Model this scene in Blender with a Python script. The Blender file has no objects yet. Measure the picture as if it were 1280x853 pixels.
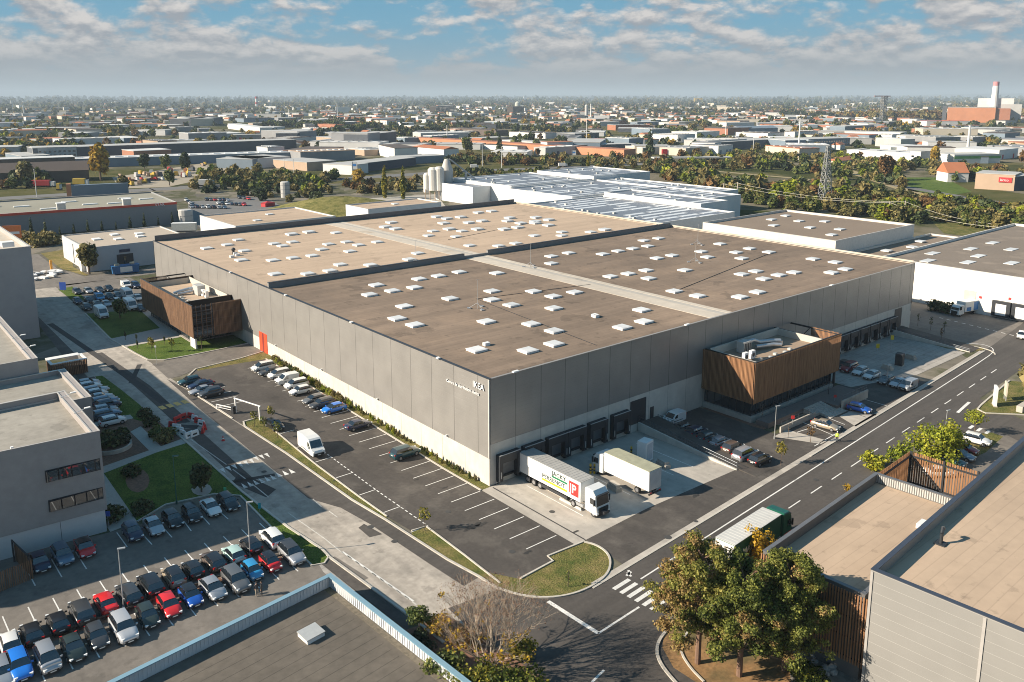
import bpy, bmesh, math, random
from mathutils import Vector, Matrix
R = math.radians
rnd = random.Random(7)
scene = bpy.context.scene
col = scene.collection

# ------------------------------------------------------------------ camera
CAM = Vector((-67.93, -86.12, 54.3))            # metres; origin = near corner of the big warehouse
PITCH = math.atan(198.5 / 1040.0)
YAW = R(-39.93)
cam_data = bpy.data.cameras.new("camera")
cam_data.sensor_width = 36.0
cam_data.lens = 36.0 * 1040.0 / 1280.0
cam_data.shift_y = -(426.5 - 319.0) / 1280.0
cam_data.clip_start = 1.0
cam_data.clip_end = 60000.0
cam = bpy.data.objects.new("camera", cam_data)
col.objects.link(cam)
cam.location = CAM
cam.rotation_euler = (math.pi / 2 - PITCH, 0, YAW)
scene.camera = cam

# ------------------------------------------------------------------ sky and sun
SUN_EL = R(27.0)
SUN_AZ = math.atan2(0.466, -0.885)              # direction TOWARDS the sun in the ground plane
world = bpy.data.worlds.new("World")
scene.world = world
world.use_nodes = True
wn = world.node_tree.nodes
wl = world.node_tree.links
for n in list(wn): wn.remove(n)
w_out = wn.new('ShaderNodeOutputWorld')
w_bg = wn.new('ShaderNodeBackground')
w_bg.inputs['Strength'].default_value = 0.05
sky = wn.new('ShaderNodeTexSky')
sky.sky_type = 'NISHITA'
sky.sun_disc = False
sky.sun_elevation = SUN_EL
sky.sun_rotation = math.pi / 2 - SUN_AZ
sky.air_density = 1.1; sky.dust_density = 1.6; sky.ozone_density = 2.0

def wnode(t, **kw):
    n = wn.new(t)
    for k, v in kw.items(): setattr(n, k, v)
    return n
def wmath(op, a, b=None, clamp=False):
    n = wnode('ShaderNodeMath', operation=op); n.use_clamp = clamp
    for i, x in enumerate((a, b)):
        if x is None: continue
        if isinstance(x, (int, float)): n.inputs[i].default_value = x
        else: wl.new(x, n.inputs[i])
    return n.outputs[0]
def wmix(f, a, b):
    n = wnode('ShaderNodeMix', data_type='RGBA')
    for s, x in ((0, f), (6, a), (7, b)):
        if isinstance(x, (int, float)): n.inputs[s].default_value = x
        elif isinstance(x, tuple): n.inputs[s].default_value = (*x, 1)
        else: wl.new(x, n.inputs[s])
    return n.outputs[2]
def wramp(x, pts):
    n = wnode('ShaderNodeValToRGB'); e = n.color_ramp.elements
    e[0].position, e[0].color = pts[0][0], (*([pts[0][1]] * 3), 1)
    e[1].position, e[1].color = pts[-1][0], (*([pts[-1][1]] * 3), 1)
    for p, v in pts[1:-1]:
        q = e.new(p); q.color = (v, v, v, 1)
    wl.new(x, n.inputs[0]); return n.outputs[0]

tc = wnode('ShaderNodeTexCoord')
sep = wnode('ShaderNodeSeparateXYZ'); wl.new(tc.outputs['Generated'], sep.inputs[0])
dz = wmath('MAXIMUM', sep.outputs[2], 0.0)
def cloud_noise(scale, zs, detail, rough, off, dist=0.0, shift=0.0):
    cmb = wnode('ShaderNodeCombineXYZ')
    wl.new(sep.outputs[0], cmb.inputs[0]); wl.new(sep.outputs[1], cmb.inputs[1])
    # the cloud field gets flatter towards the horizon, as a layer seen from below does
    z2 = wmath('MULTIPLY', wmath('POWER', wmath('ADD', dz, shift), 0.8), zs)
    wl.new(z2, cmb.inputs[2])
    mp = wnode('ShaderNodeMapping'); mp.inputs['Location'].default_value = off
    wl.new(cmb.outputs[0], mp.inputs[0])
    nz = wnode('ShaderNodeTexNoise'); nz.inputs['Scale'].default_value = scale
    nz.inputs['Detail'].default_value = detail; nz.inputs['Roughness'].default_value = rough
    nz.inputs['Distortion'].default_value = dist
    wl.new(mp.outputs[0], nz.inputs['Vector']); return nz.outputs[0]
big = cloud_noise(6.5, 1.8, 3, 0.5, (3.1, 7.7, 1.3))
puff = cloud_noise(17.0, 1.75, 9, 0.6, (0.4, 2.2, 5.0), 0.15)
puff_up = cloud_noise(17.0, 1.75, 9, 0.6, (0.4, 2.2, 5.0), 0.15, 0.008)
dens = wmath('ADD', wmath('MULTIPLY', puff, 0.72), wmath('MULTIPLY', big, 0.42))
# cover grows towards the horizon
cover = wramp(dz, [(0.0, 0.80), (0.022, 0.67), (0.055, 0.565), (0.095, 0.515), (0.16, 0.46), (0.30, 0.0), (1.0, 0.0)])
dens = wmath('ADD', dens, wmath('SUBTRACT', cover, 0.5))
mask = wramp(dens, [(0.0, 0.0), (0.55, 0.0), (0.645, 0.85), (1.0, 1.0)])
lit = wramp(wmath('ADD', wmath('SUBTRACT', puff, puff_up), 0.5), [(0.0, 0.0), (0.42, 0.0), (0.62, 1.0), (1.0, 1.0)])
lit = wmath('MULTIPLY', lit, wramp(dz, [(0.0, 0.0), (0.02, 0.15), (0.05, 0.8), (1.0, 1.0)]))
CL_DARK, CL_LIT, HZ, BLUE_LOW, BLUE_HI = (3.6, 3.55, 3.75), (9.0, 8.1, 7.4), (3.1, 3.45, 3.75), (1.9, 4.1, 5.4), (1.2, 3.8, 5.8)
cloud_c = wmix(lit, CL_DARK, CL_LIT)
clear_low = wmix(wramp(dz, [(0.0, 0.0), (0.12, 1.0), (1.0, 1.0)]), BLUE_LOW, BLUE_HI)
clear = wmix(wramp(dz, [(0.0, 0.0), (0.12, 0.12), (0.5, 1.0), (1.0, 1.0)]), clear_low, sky.outputs[0])
deep = wmix(0.75, sky.outputs[0], (0.8, 2.6, 4.5))
clear = wmix(wramp(dz, [(0.0, 0.0), (0.16, 0.0), (0.34, 1.0), (1.0, 1.0)]), clear, deep)
skyc = wmix(mask, clear, cloud_c)
hzf = wramp(dz, [(0.0, 1.0), (0.012, 0.9), (0.04, 0.35), (0.08, 0.0), (1.0, 0.0)])
skyc = wmix(hzf, skyc, HZ)
wl.new(skyc, w_bg.inputs['Color'])
wl.new(w_bg.outputs[0], w_out.inputs['Surface'])

sun_data = bpy.data.lights.new("sun", 'SUN')
sun_data.energy = 5.0
sun_data.angle = R(0.53)
sun_data.color = (1.0, 0.885, 0.725)
sun = bpy.data.objects.new("sun", sun_data)
col.objects.link(sun)
sd = Vector((math.cos(SUN_AZ) * math.cos(SUN_EL), math.sin(SUN_AZ) * math.cos(SUN_EL), math.sin(SUN_EL)))
sun.rotation_euler = (-sd).to_track_quat('-Z', 'Y').to_euler()
sun.location = (0, 0, 300)

vs = scene.view_settings
vs.view_transform = 'Standard'; vs.look = 'None'; vs.exposure = 0.95; vs.gamma = 1.0; vs.use_curve_mapping = False
scene.cycles.max_bounces = 5
scene.cycles.diffuse_bounces = 2
scene.cycles.glossy_bounces = 2
scene.cycles.transmission_bounces = 2
scene.cycles.transparent_max_bounces = 4
scene.cycles.volume_bounces = 0
scene.cycles.use_denoising = True
scene.cycles.denoising_prefilter = 'ACCURATE'
scene.cycles.sample_clamp_indirect = 1.5
scene.cycles.use_adaptive_sampling = False
scene.cycles.filter_width = 1.0
scene.cycles.caustics_reflective = False
scene.cycles.caustics_refractive = False

# ------------------------------------------------------------------ survey helpers
def gz(y):                                        # the ground rises gently along the left street
    return 1.42 * min(1.0, max(0.0, (y - 9.0) / 62.0))
_cp, _sp = math.cos(PITCH), math.sin(PITCH)
_RX = (math.cos(YAW), math.sin(YAW)); _FW = (-math.sin(YAW), math.cos(YAW))
def ray(px, py):
    u = (px - 640.0) / 1040.0; v = (py - 319.0) / 1040.0
    f = _cp - v * _sp; z = -(_sp + v * _cp)
    return Vector((_RX[0] * u + _FW[0] * f, _RX[1] * u + _FW[1] * f, z))
def P(px, py, z=0.0):
    """the point of the place that stands z metres above the ground where the surveyed sight line meets it"""
    d = ray(px, py); zz = z
    for _ in range(8):
        t = (zz - CAM.z) / d.z
        q = CAM + d * t
        zz = z + gz(q.y)
    return q
def PX(px, py, x):
    d = ray(px, py); return CAM + d * ((x - CAM.x) / d.x)
def PY(px, py, y):
    d = ray(px, py); return CAM + d * ((y - CAM.y) / d.y)
def hdist(px, py):
    q = P(px, py); return math.hypot(q.x - CAM.x, q.y - CAM.y)

# ------------------------------------------------------------------ materials
MATS = {}
def _nt(name):
    m = bpy.data.materials.new(name); m.use_nodes = True
    nt = m.node_tree; b = nt.nodes['Principled BSDF']
    return m, nt, b
def L(nt, a, b): nt.links.new(a, b)
def mat(name, c, rough=0.6, var=0.12, scale=1.5, metal=0.0, bump=0.0, bscale=8.0, spec=0.5, var2=None, scale2=0.05, coat=0.0, detail=6, alt=None, altp=(0.5, 0.62), seams=None, streak=None, spots=0.0):
    """plain paint / concrete / plastic: base colour broken up by two sizes of wear"""
    if name in MATS: return MATS[name]
    m, nt, b = _nt(name)
    b.inputs['Roughness'].default_value = rough; b.inputs['Metallic'].default_value = metal
    b.inputs['Specular IOR Level'].default_value = spec
    if coat: b.inputs['Coat Weight'].default_value = coat; b.inputs['Coat Roughness'].default_value = 0.06
    g = nt.nodes.new('ShaderNodeNewGeometry')
    n1 = nt.nodes.new('ShaderNodeTexNoise'); n1.inputs['Scale'].default_value = scale; n1.inputs['Detail'].default_value = detail
    n1.inputs['Roughness'].default_value = 0.65
    n2 = nt.nodes.new('ShaderNodeTexNoise'); n2.inputs['Scale'].default_value = scale2; n2.inputs['Detail'].default_value = 5
    L(nt, g.outputs['Position'], n1.inputs['Vector']); L(nt, g.outputs['Position'], n2.inputs['Vector'])
    def fac(src, amt):
        mr = nt.nodes.new('ShaderNodeMapRange'); mr.inputs['From Min'].default_value = 0.25; mr.inputs['From Max'].default_value = 0.75
        mr.inputs['To Min'].default_value = 1 - amt; mr.inputs['To Max'].default_value = 1 + amt
        L(nt, src, mr.inputs['Value']); return mr.outputs[0]
    mu = nt.nodes.new('ShaderNodeMath'); mu.operation = 'MULTIPLY'
    L(nt, fac(n1.outputs[0], var), mu.inputs[0]); L(nt, fac(n2.outputs[0], var if var2 is None else var2), mu.inputs[1])
    def times(k):
        q = nt.nodes.new('ShaderNodeMath'); q.operation = 'MULTIPLY'; L(nt, mu.outputs[0], q.inputs[0]); L(nt, k, q.inputs[1]); return q
    if seams:                                         # (axis, pitch, share, darkness): sheet joints
        for ax, pitch, share, dark in seams:
            sp = nt.nodes.new('ShaderNodeSeparateXYZ'); L(nt, g.outputs['Position'], sp.inputs[0])
            a1 = nt.nodes.new('ShaderNodeMath'); a1.operation = 'DIVIDE'; a1.inputs[1].default_value = pitch; L(nt, sp.outputs[ax], a1.inputs[0])
            a2 = nt.nodes.new('ShaderNodeMath'); a2.operation = 'FRACT'; L(nt, a1.outputs[0], a2.inputs[0])
            a3 = nt.nodes.new('ShaderNodeMath'); a3.operation = 'LESS_THAN'; a3.inputs[1].default_value = share; L(nt, a2.outputs[0], a3.inputs[0])
            a4 = nt.nodes.new('ShaderNodeMath'); a4.operation = 'MULTIPLY_ADD'; a4.inputs[1].default_value = -dark; a4.inputs[2].default_value = 1.0; L(nt, a3.outputs[0], a4.inputs[0])
            mu = times(a4.outputs[0])
            a5 = nt.nodes.new('ShaderNodeMath'); a5.operation = 'FLOOR'; L(nt, a1.outputs[0], a5.inputs[0])
            wn_ = nt.nodes.new('ShaderNodeTexWhiteNoise'); wn_.noise_dimensions = '1D'; L(nt, a5.outputs[0], wn_.inputs['W'])
            a6 = nt.nodes.new('ShaderNodeMapRange'); a6.inputs['To Min'].default_value = 1 - dark * .35; a6.inputs['To Max'].default_value = 1 + dark * .35; L(nt, wn_.outputs[0], a6.inputs[0]); mu = times(a6.outputs[0])
    if streak:                                        # long wear marks: (scale x, scale y, amount)
        mp = nt.nodes.new('ShaderNodeMapping'); mp.inputs['Scale'].default_value = (streak[0], streak[1], 1); L(nt, g.outputs['Position'], mp.inputs[0])
        n5 = nt.nodes.new('ShaderNodeTexNoise'); n5.inputs['Scale'].default_value = 1.0; n5.inputs['Detail'].default_value = 5; L(nt, mp.outputs[0], n5.inputs['Vector']); mu = times(fac(n5.outputs[0], streak[2]))
    if spots:                                         # oil drips, patches, puddle marks
        for sc_, lo, hi in ((0.55, .62, .68), (0.16, .60, .63)):
            n6 = nt.nodes.new('ShaderNodeTexNoise'); n6.inputs['Scale'].default_value = sc_; n6.inputs['Detail'].default_value = 7; n6.inputs['Roughness'].default_value = .6; L(nt, g.outputs['Position'], n6.inputs['Vector'])
            a7 = nt.nodes.new('ShaderNodeMapRange'); a7.inputs['From Min'].default_value = lo; a7.inputs['From Max'].default_value = hi; a7.inputs['To Min'].default_value = 1; a7.inputs['To Max'].default_value = 1 - spots; L(nt, n6.outputs[0], a7.inputs[0]); mu = times(a7.outputs[0])
    base = None
    if alt:
        rp = nt.nodes.new('ShaderNodeValToRGB'); rp.color_ramp.elements[0].position = altp[0]; rp.color_ramp.elements[1].position = altp[1]
        rp.color_ramp.elements[0].color = (*c, 1); rp.color_ramp.elements[1].color = (*alt, 1)
        n3 = nt.nodes.new('ShaderNodeTexNoise'); n3.inputs['Scale'].default_value = scale2 * 3; n3.inputs['Detail'].default_value = 8
        L(nt, g.outputs['Position'], n3.inputs['Vector']); L(nt, n3.outputs[0], rp.inputs[0]); base = rp.outputs[0]
    mx = nt.nodes.new('ShaderNodeVectorMath'); mx.operation = 'SCALE'
    if base: L(nt, base, mx.inputs[0])
    else: mx.inputs[0].default_value = c
    L(nt, mu.outputs[0], mx.inputs['Scale'])
    L(nt, mx.outputs[0], b.inputs['Base Color'])
    if bump:
        n4 = nt.nodes.new('ShaderNodeTexNoise'); n4.inputs['Scale'].default_value = bscale; n4.inputs['Detail'].default_value = 4
        L(nt, g.outputs['Position'], n4.inputs['Vector'])
        bp = nt.nodes.new('ShaderNodeBump'); bp.inputs['Strength'].default_value = bump; bp.inputs['Distance'].default_value = 0.05
        L(nt, n4.outputs[0], bp.inputs['Height']); L(nt, bp.outputs[0], b.inputs['Normal'])
    MATS[name] = m
    return m
def glass(name, c=(0.02, 0.03, 0.04), rough=0.05):
    if name in MATS: return MATS[name]
    m, nt, b = _nt(name)
    b.inputs['Base Color'].default_value = (*c, 1); b.inputs['Roughness'].default_value = rough
    b.inputs['Specular IOR Level'].default_value = 1.0; b.inputs['IOR'].default_value = 1.75
    n = nt.nodes.new('ShaderNodeTexNoise'); n.inputs['Scale'].default_value = 0.8
    g = nt.nodes.new('ShaderNodeNewGeometry'); L(nt, g.outputs['Position'], n.inputs['Vector'])
    bp = nt.nodes.new('ShaderNodeBump'); bp.inputs['Strength'].default_value = 0.03; L(nt, n.outputs[0], bp.inputs['Height']); L(nt, bp.outputs[0], b.inputs['Normal'])
    MATS[name] = m; return m
def foliage(name, cols, hue=0.02, val=0.35, trans=0.25, island=True):
    """leaves: colour differs from leaf clump to leaf clump and from plant to plant"""
    if name in MATS: return MATS[name]
    m, nt, b = _nt(name)
    g = nt.nodes.new('ShaderNodeNewGeometry'); oi = nt.nodes.new('ShaderNodeObjectInfo')
    nz = nt.nodes.new('ShaderNodeTexNoise'); nz.inputs['Scale'].default_value = 0.45; nz.inputs['Detail'].default_value = 3
    L(nt, g.outputs['Position'], nz.inputs['Vector'])
    a = nt.nodes.new('ShaderNodeMath'); a.operation = 'MULTIPLY_ADD'; a.inputs[1].default_value = 0.55; a.inputs[2].default_value = -0.27
    L(nt, g.outputs['Random Per Island'], a.inputs[0])
    s = nt.nodes.new('ShaderNodeMath'); s.operation = 'ADD'; L(nt, a.outputs[0], s.inputs[0]); L(nt, nz.outputs[0], s.inputs[1])
    s2 = nt.nodes.new('ShaderNodeMath'); s2.operation = 'MULTIPLY_ADD'; s2.inputs[1].default_value = 0.5; L(nt, oi.outputs['Random'], s2.inputs[0])
    s3 = nt.nodes.new('ShaderNodeMath'); s3.operation = 'SUBTRACT'; L(nt, s.outputs[0], s2.inputs[2]); L(nt, s2.outputs[0], s3.inputs[0]); s3.inputs[1].default_value = 0.25
    rp = nt.nodes.new('ShaderNodeValToRGB'); e = rp.color_ramp.elements
    n = len(cols); e[0].position = 0.12; e[0].color = (*cols[0], 1); e[1].position = 0.88; e[1].color = (*cols[-1], 1)
    for i in range(1, n - 1):
        q = e.new(0.12 + 0.76 * i / (n - 1)); q.color = (*cols[i], 1)
    L(nt, s3.outputs[0], rp.inputs[0])
    hv = nt.nodes.new('ShaderNodeHueSaturation')
    mr = nt.nodes.new('ShaderNodeMapRange'); mr.inputs['To Min'].default_value = 1 - val; mr.inputs['To Max'].default_value = 1 + val
    L(nt, g.outputs['Random Per Island'], mr.inputs[0]); L(nt, mr.outputs[0], hv.inputs['Value']); L(nt, rp.outputs[0], hv.inputs['Color'])
    L(nt, hv.outputs[0], b.inputs['Base Color'])
    b.inputs['Roughness'].default_value = 0.6; b.inputs['Specular IOR Level'].default_value = 0.25
    tr = nt.nodes.new('ShaderNodeBsdfTranslucent'); L(nt, hv.outputs[0], tr.inputs['Color'])
    mx = nt.nodes.new('ShaderNodeMixShader'); mx.inputs[0].default_value = trans
    out = nt.nodes['Material Output']; L(nt, b.outputs[0], mx.inputs[1]); L(nt, tr.outputs[0], mx.inputs[2]); L(nt, mx.outputs[0], out.inputs['Surface'])
    MATS[name] = m; return m

# ------------------------------------------------------------------ mesh builder and object helpers
class MB:
    def __init__(s): s.v = []; s.f = []; s.m = []; s.cur = 0
    def add(s, vs, fs):
        o = len(s.v); s.v.extend([tuple(v) for v in vs])
        for f in fs: s.f.append(tuple(i + o for i in f)); s.m.append(s.cur)
    def quad(s, a, b, c, d): s.add([a, b, c, d], [(0, 1, 2, 3)])
    def box(s, x0, y0, z0, x1, y1, z1):
        s.add([(x0, y0, z0), (x1, y0, z0), (x1, y1, z0), (x0, y1, z0), (x0, y0, z1), (x1, y0, z1), (x1, y1, z1), (x0, y1, z1)],
              [(0, 3, 2, 1), (4, 5, 6, 7), (0, 1, 5, 4), (1, 2, 6, 5), (2, 3, 7, 6), (3, 0, 4, 7)])
    def obox(s, c, h, rz=0.0):                     # centre, half sizes, turn
        ca, sa = math.cos(rz), math.sin(rz); vs = []
        for z in (-h[2], h[2]):
            for x, y in ((-h[0], -h[1]), (h[0], -h[1]), (h[0], h[1]), (-h[0], h[1])):
                vs.append((c[0] + x * ca - y * sa, c[1] + x * sa + y * ca, c[2] + z))
        s.add(vs, [(0, 3, 2, 1), (4, 5, 6, 7), (0, 1, 5, 4), (1, 2, 6, 5), (2, 3, 7, 6), (3, 0, 4, 7)])
    def prism(s, poly, z0, z1, cap0=True):
        n = len(poly); a = 0
        for i in range(n):
            p, q = poly[i], poly[(i + 1) % n]; a += p[0] * q[1] - q[0] * p[1]
        if a < 0: poly = poly[::-1]
        vs = [(p[0], p[1], z0) for p in poly] + [(p[0], p[1], z1) for p in poly]
        fs = [tuple(range(n, 2 * n))] + [(i, (i + 1) % n, n + (i + 1) % n, n + i) for i in range(n)]
        if cap0: fs.append(tuple(range(n - 1, -1, -1)))
        s.add(vs, fs)
    def tube(s, p0, p1, r0, r1=None, n=8, cap=True):
        r1 = r0 if r1 is None else r1
        p0, p1 = Vector(p0), Vector(p1); d = p1 - p0
        if d.length < 1e-6: return
        d.normalize(); a = d.orthogonal().normalized(); b = d.cross(a); vs = []
        for p, r in ((p0, r0), (p1, r1)):
            for i in range(n):
                t = 2 * math.pi * i / n; vs.append(p + (a * math.cos(t) + b * math.sin(t)) * r)
        fs = [(i, (i + 1) % n, n + (i + 1) % n, n + i) for i in range(n)]
        if cap: fs += [tuple(range(n - 1, -1, -1)), tuple(range(n, 2 * n))]
        s.add(vs, fs)
    def path(s, pts, r, n=6):
        for a, b in zip(pts, pts[1:]): s.tube(a, b, r, r, n)
    def lathe(s, prof, n=16, c=(0, 0, 0)):          # profile of (r, z)
        vs = []
        for r, z in prof:
            for i in range(n):
                t = 2 * math.pi * i / n; vs.append((c[0] + r * math.cos(t), c[1] + r * math.sin(t), c[2] + z))
        k = len(prof); fs = []
        for j in range(k - 1):
            for i in range(n): fs.append((j * n + i, j * n + (i + 1) % n, (j + 1) * n + (i + 1) % n, (j + 1) * n + i))
        fs.append(tuple(range((k - 1) * n, k * n))); fs.append(tuple(range(n - 1, -1, -1)))
        s.add(vs, fs)
    def mesh(s, name, mats, smooth=False):
        me = bpy.data.meshes.new(name); me.from_pydata(s.v, [], s.f)
        mats = mats if isinstance(mats, (list, tuple)) else [mats]
        for m in mats: me.materials.append(m)
        if len(mats) > 1: me.polygons.foreach_set('material_index', s.m)
        if smooth: me.polygons.foreach_set('use_smooth', [True] * len(me.polygons))
        me.update(); return me
    def build(s, name, mats, parent=None, loc=(0, 0, 0), rz=0.0, smooth=False):
        o = bpy.data.objects.new(name, s.mesh(name, mats, smooth)); col.objects.link(o)
        o.location = loc; o.rotation_euler = (0, 0, rz)
        if parent: o.parent = parent
        return o
def B(f, *a, **k):                                  # one-shape mesh builder
    m = MB(); getattr(m, f)(*a, **k); return m
def tag(o, label, cat, group=None, kind=None):
    if label: o['label'] = label
    if cat: o['category'] = cat
    if group: o['group'] = group
    if kind: o['kind'] = kind
    return o
def thing(name, label, cat, loc=(0, 0, 0), rz=0.0, group=None):
    o = bpy.data.objects.new(name, None); col.objects.link(o)
    o.empty_display_size = 0.5; o.location = loc; o.rotation_euler = (0, 0, rz)
    return tag(o, label, cat, group)
KIDS = {}
def kids(o): return [c for c in o.children]
def copy_tree(o, parent=None):
    c = o.copy(); col.objects.link(c)
    c.parent = parent
    for ch in kids(o): copy_tree(ch, c)
    return c
def place_copy(proto, loc, rz, label, group=None, scale=None):
    c = copy_tree(proto); c.location = loc; c.rotation_euler = (0, 0, rz)
    if scale: c.scale = scale
    if label: c['label'] = label
    if group: c['group'] = group
    return c
LAYER = {}
def sheet(name, pts, m, level, kind='structure', label=None, cat=None, parent=None):
    """a thin ground sheet, cut where the ground starts and stops rising, draped on the terrain"""
    bm = bmesh.new()
    vs = [bm.verts.new((p[0], p[1], 0)) for p in pts]
    bm.faces.new(vs); bm.normal_update()
    if bm.faces[:][0].normal.z < 0: bmesh.ops.reverse_faces(bm, faces=bm.faces[:])
    for y in (9.0, 71.0):
        bmesh.ops.bisect_plane(bm, geom=bm.verts[:] + bm.edges[:] + bm.faces[:], plane_co=(0, y, 0), plane_no=(0, 1, 0))
    for v in bm.verts: v.co.z = gz(v.co.y) + level * 0.004
    me = bpy.data.meshes.new(name); bm.to_mesh(me); bm.free()
    me.materials.append(m)
    o = bpy.data.objects.new(name, me); col.objects.link(o)
    if parent: o.parent = parent
    if kind: o['kind'] = kind
    if label: o['label'] = label
    if cat: o['category'] = cat
    return o
def strip(a, b, w):
    a, b = Vector(a[:2]), Vector(b[:2]); d = (b - a).normalized(); n = Vector((-d.y, d.x)) * (w / 2)
    return [a - n, b - n, b + n, a + n]
def strips(name, segs, w, m, level):
    """painted lines of one road or car park in one sheet"""
    bm = bmesh.new()
    for a, b in segs:
        f = bm.faces.new([bm.verts.new((p[0], p[1], 0)) for p in strip(a, b, w)])
    bm.normal_update()
    for f in bm.faces:
        if f.normal.z < 0: f.normal_flip()
    for y in (9.0, 71.0):
        bmesh.ops.bisect_plane(bm, geom=bm.verts[:] + bm.edges[:] + bm.faces[:], plane_co=(0, y, 0), plane_no=(0, 1, 0))
    for v in bm.verts: v.co.z = gz(v.co.y) + level * 0.004
    me = bpy.data.meshes.new(name); bm.to_mesh(me); bm.free(); me.materials.append(m)
    o = bpy.data.objects.new(name, me); col.objects.link(o); o['kind'] = 'structure'; return o
def kerb(name, pts, m, w=0.22, h=0.13, closed=False):
    """a raised kerb stone line following the points"""
    mb = MB(); pts = [Vector(p[:2]) for p in pts]
    if closed: pts = pts + [pts[0]]
    fine = [pts[0]]
    for a, b in zip(pts, pts[1:]):
        for y in sorted((9.0, 71.0), reverse=a.y > b.y):
            if min(a.y, b.y) < y < max(a.y, b.y): fine.append(a.lerp(b, (y - a.y) / (b.y - a.y)))
        fine.append(b)
    n = len(fine); left, right = [], []
    for i, p in enumerate(fine):
        d = (fine[min(i + 1, n - 1)] - fine[max(i - 1, 0)])
        if closed and i in (0, n - 1): d = fine[1] - fine[n - 2]
        d.normalize(); nn = Vector((-d.y, d.x)) * (w / 2)
        left.append(p + nn); right.append(p - nn)
    for i in range(n - 1):
        vs = []
        for k in (i, i + 1):
            z = gz(fine[k].y)
            vs += [(right[k].x, right[k].y, z - 0.02), (left[k].x, left[k].y, z - 0.02), (left[k].x, left[k].y, z + h), (right[k].x, right[k].y, z + h)]
        mb.add(vs, [(3, 2, 6, 7), (1, 5, 6, 2), (0, 3, 7, 4), (0, 1, 2, 3), (4, 7, 6, 5)])
    o = mb.build(name, m); o['kind'] = 'structure'; return o
def soft(pts, n=2):
    """rounds the corners of an open point line"""
    pts = [Vector((p[0], p[1])) for p in pts]
    for _ in range(n):
        out = [pts[0]]
        for a, b in zip(pts, pts[1:]): out += [a.lerp(b, .25), a.lerp(b, .75)]
        pts = out + [pts[-1]]
    return pts
def arc(cx, cy, r, a0, a1, n=8):
    return [(cx + r * math.cos(R(a0 + (a1 - a0) * i / n)), cy + r * math.sin(R(a0 + (a1 - a0) * i / n))) for i in range(n + 1)]
def text(body, size, m, parent=None, loc=(0, 0, 0), rot=(0, 0, 0), name='lettering', depth=0.02, align='LEFT', sx=1.0, bold=0.0):
    """real letters, turned into a mesh"""
    cu = bpy.data.curves.new(name, 'FONT'); cu.body = body; cu.size = size; cu.extrude = depth; cu.align_x = align; cu.offset = bold
    cu.resolution_u = 2
    to = bpy.data.objects.new(name + '_curve', cu); col.objects.link(to)
    dg = bpy.context.evaluated_depsgraph_get()
    me = bpy.data.meshes.new_from_object(to.evaluated_get(dg))
    bpy.data.objects.remove(to); bpy.data.curves.remove(cu)
    me.name = name; me.materials.clear(); me.materials.append(m)
    for v in me.vertices: v.co.x *= sx
    o = bpy.data.objects.new(name, me); col.objects.link(o); o.location = loc; o.rotation_euler = rot
    if parent: o.parent = parent
    return o
# ------------------------------------------------------------------ palette
asph_new = mat('asphalt_new', (0.070, 0.060, 0.052), 0.85, 0.22, 2.2, bump=0.25, bscale=18, var2=0.22, scale2=0.09, alt=(0.098, 0.085, 0.073), spots=.22, streak=(.5, .05, .14))
asph_road = mat('asphalt_road', (0.076, 0.066, 0.058), 0.85, 0.18, 2.0, bump=0.2, bscale=18, var2=0.2, scale2=0.06, streak=(.035, .9, .2), spots=.12)
asph_old = mat('asphalt_old', (0.38, 0.335, 0.285), 0.9, 0.2, 1.2, bump=0.2, bscale=14, var2=0.2, scale2=0.12, alt=(0.31, 0.275, 0.235), spots=.25, streak=(.9, .04, .16))
asph_mid = mat('asphalt_mid', (0.165, 0.145, 0.125), 0.9, 0.2, 1.2, bump=0.2, bscale=14, var2=0.2, scale2=0.1, spots=.2, streak=(.6, .08, .14))
asph_trench = mat('asphalt_trench', (0.05, 0.046, 0.044), 0.9, 0.2, 1.6)
concrete = mat('concrete', (0.42, 0.38, 0.33), 0.8, 0.14, 0.8, var2=0.16, scale2=0.15, bump=0.1, spots=.18, streak=(.8, .05, .12))
concrete_d = mat('concrete_dark', (0.36, 0.33, 0.295), 0.85, 0.16, 0.9, var2=0.18, scale2=0.2, seams=((1, 1.3, .12, .18),), spots=.25)
kerb_m = mat('kerb_stone', (0.50, 0.46, 0.40), 0.8, 0.15, 1.5)
paint_w = mat('road_paint', (0.72, 0.70, 0.66), 0.6, 0.22, 3.0, spots=.35)
paint_worn = mat('road_paint_worn', (0.50, 0.47, 0.42), 0.7, 0.35, 1.8)
paint_y = mat('road_paint_yellow', (0.70, 0.42, 0.12), 0.6, 0.25, 2.0)
gravel = mat('gravel_path', (0.40, 0.37, 0.33), 0.9, 0.16, 2.5)
mulch = mat('mulch', (0.19, 0.105, 0.07), 0.95, 0.4, 3.0, var2=0.3)
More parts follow.
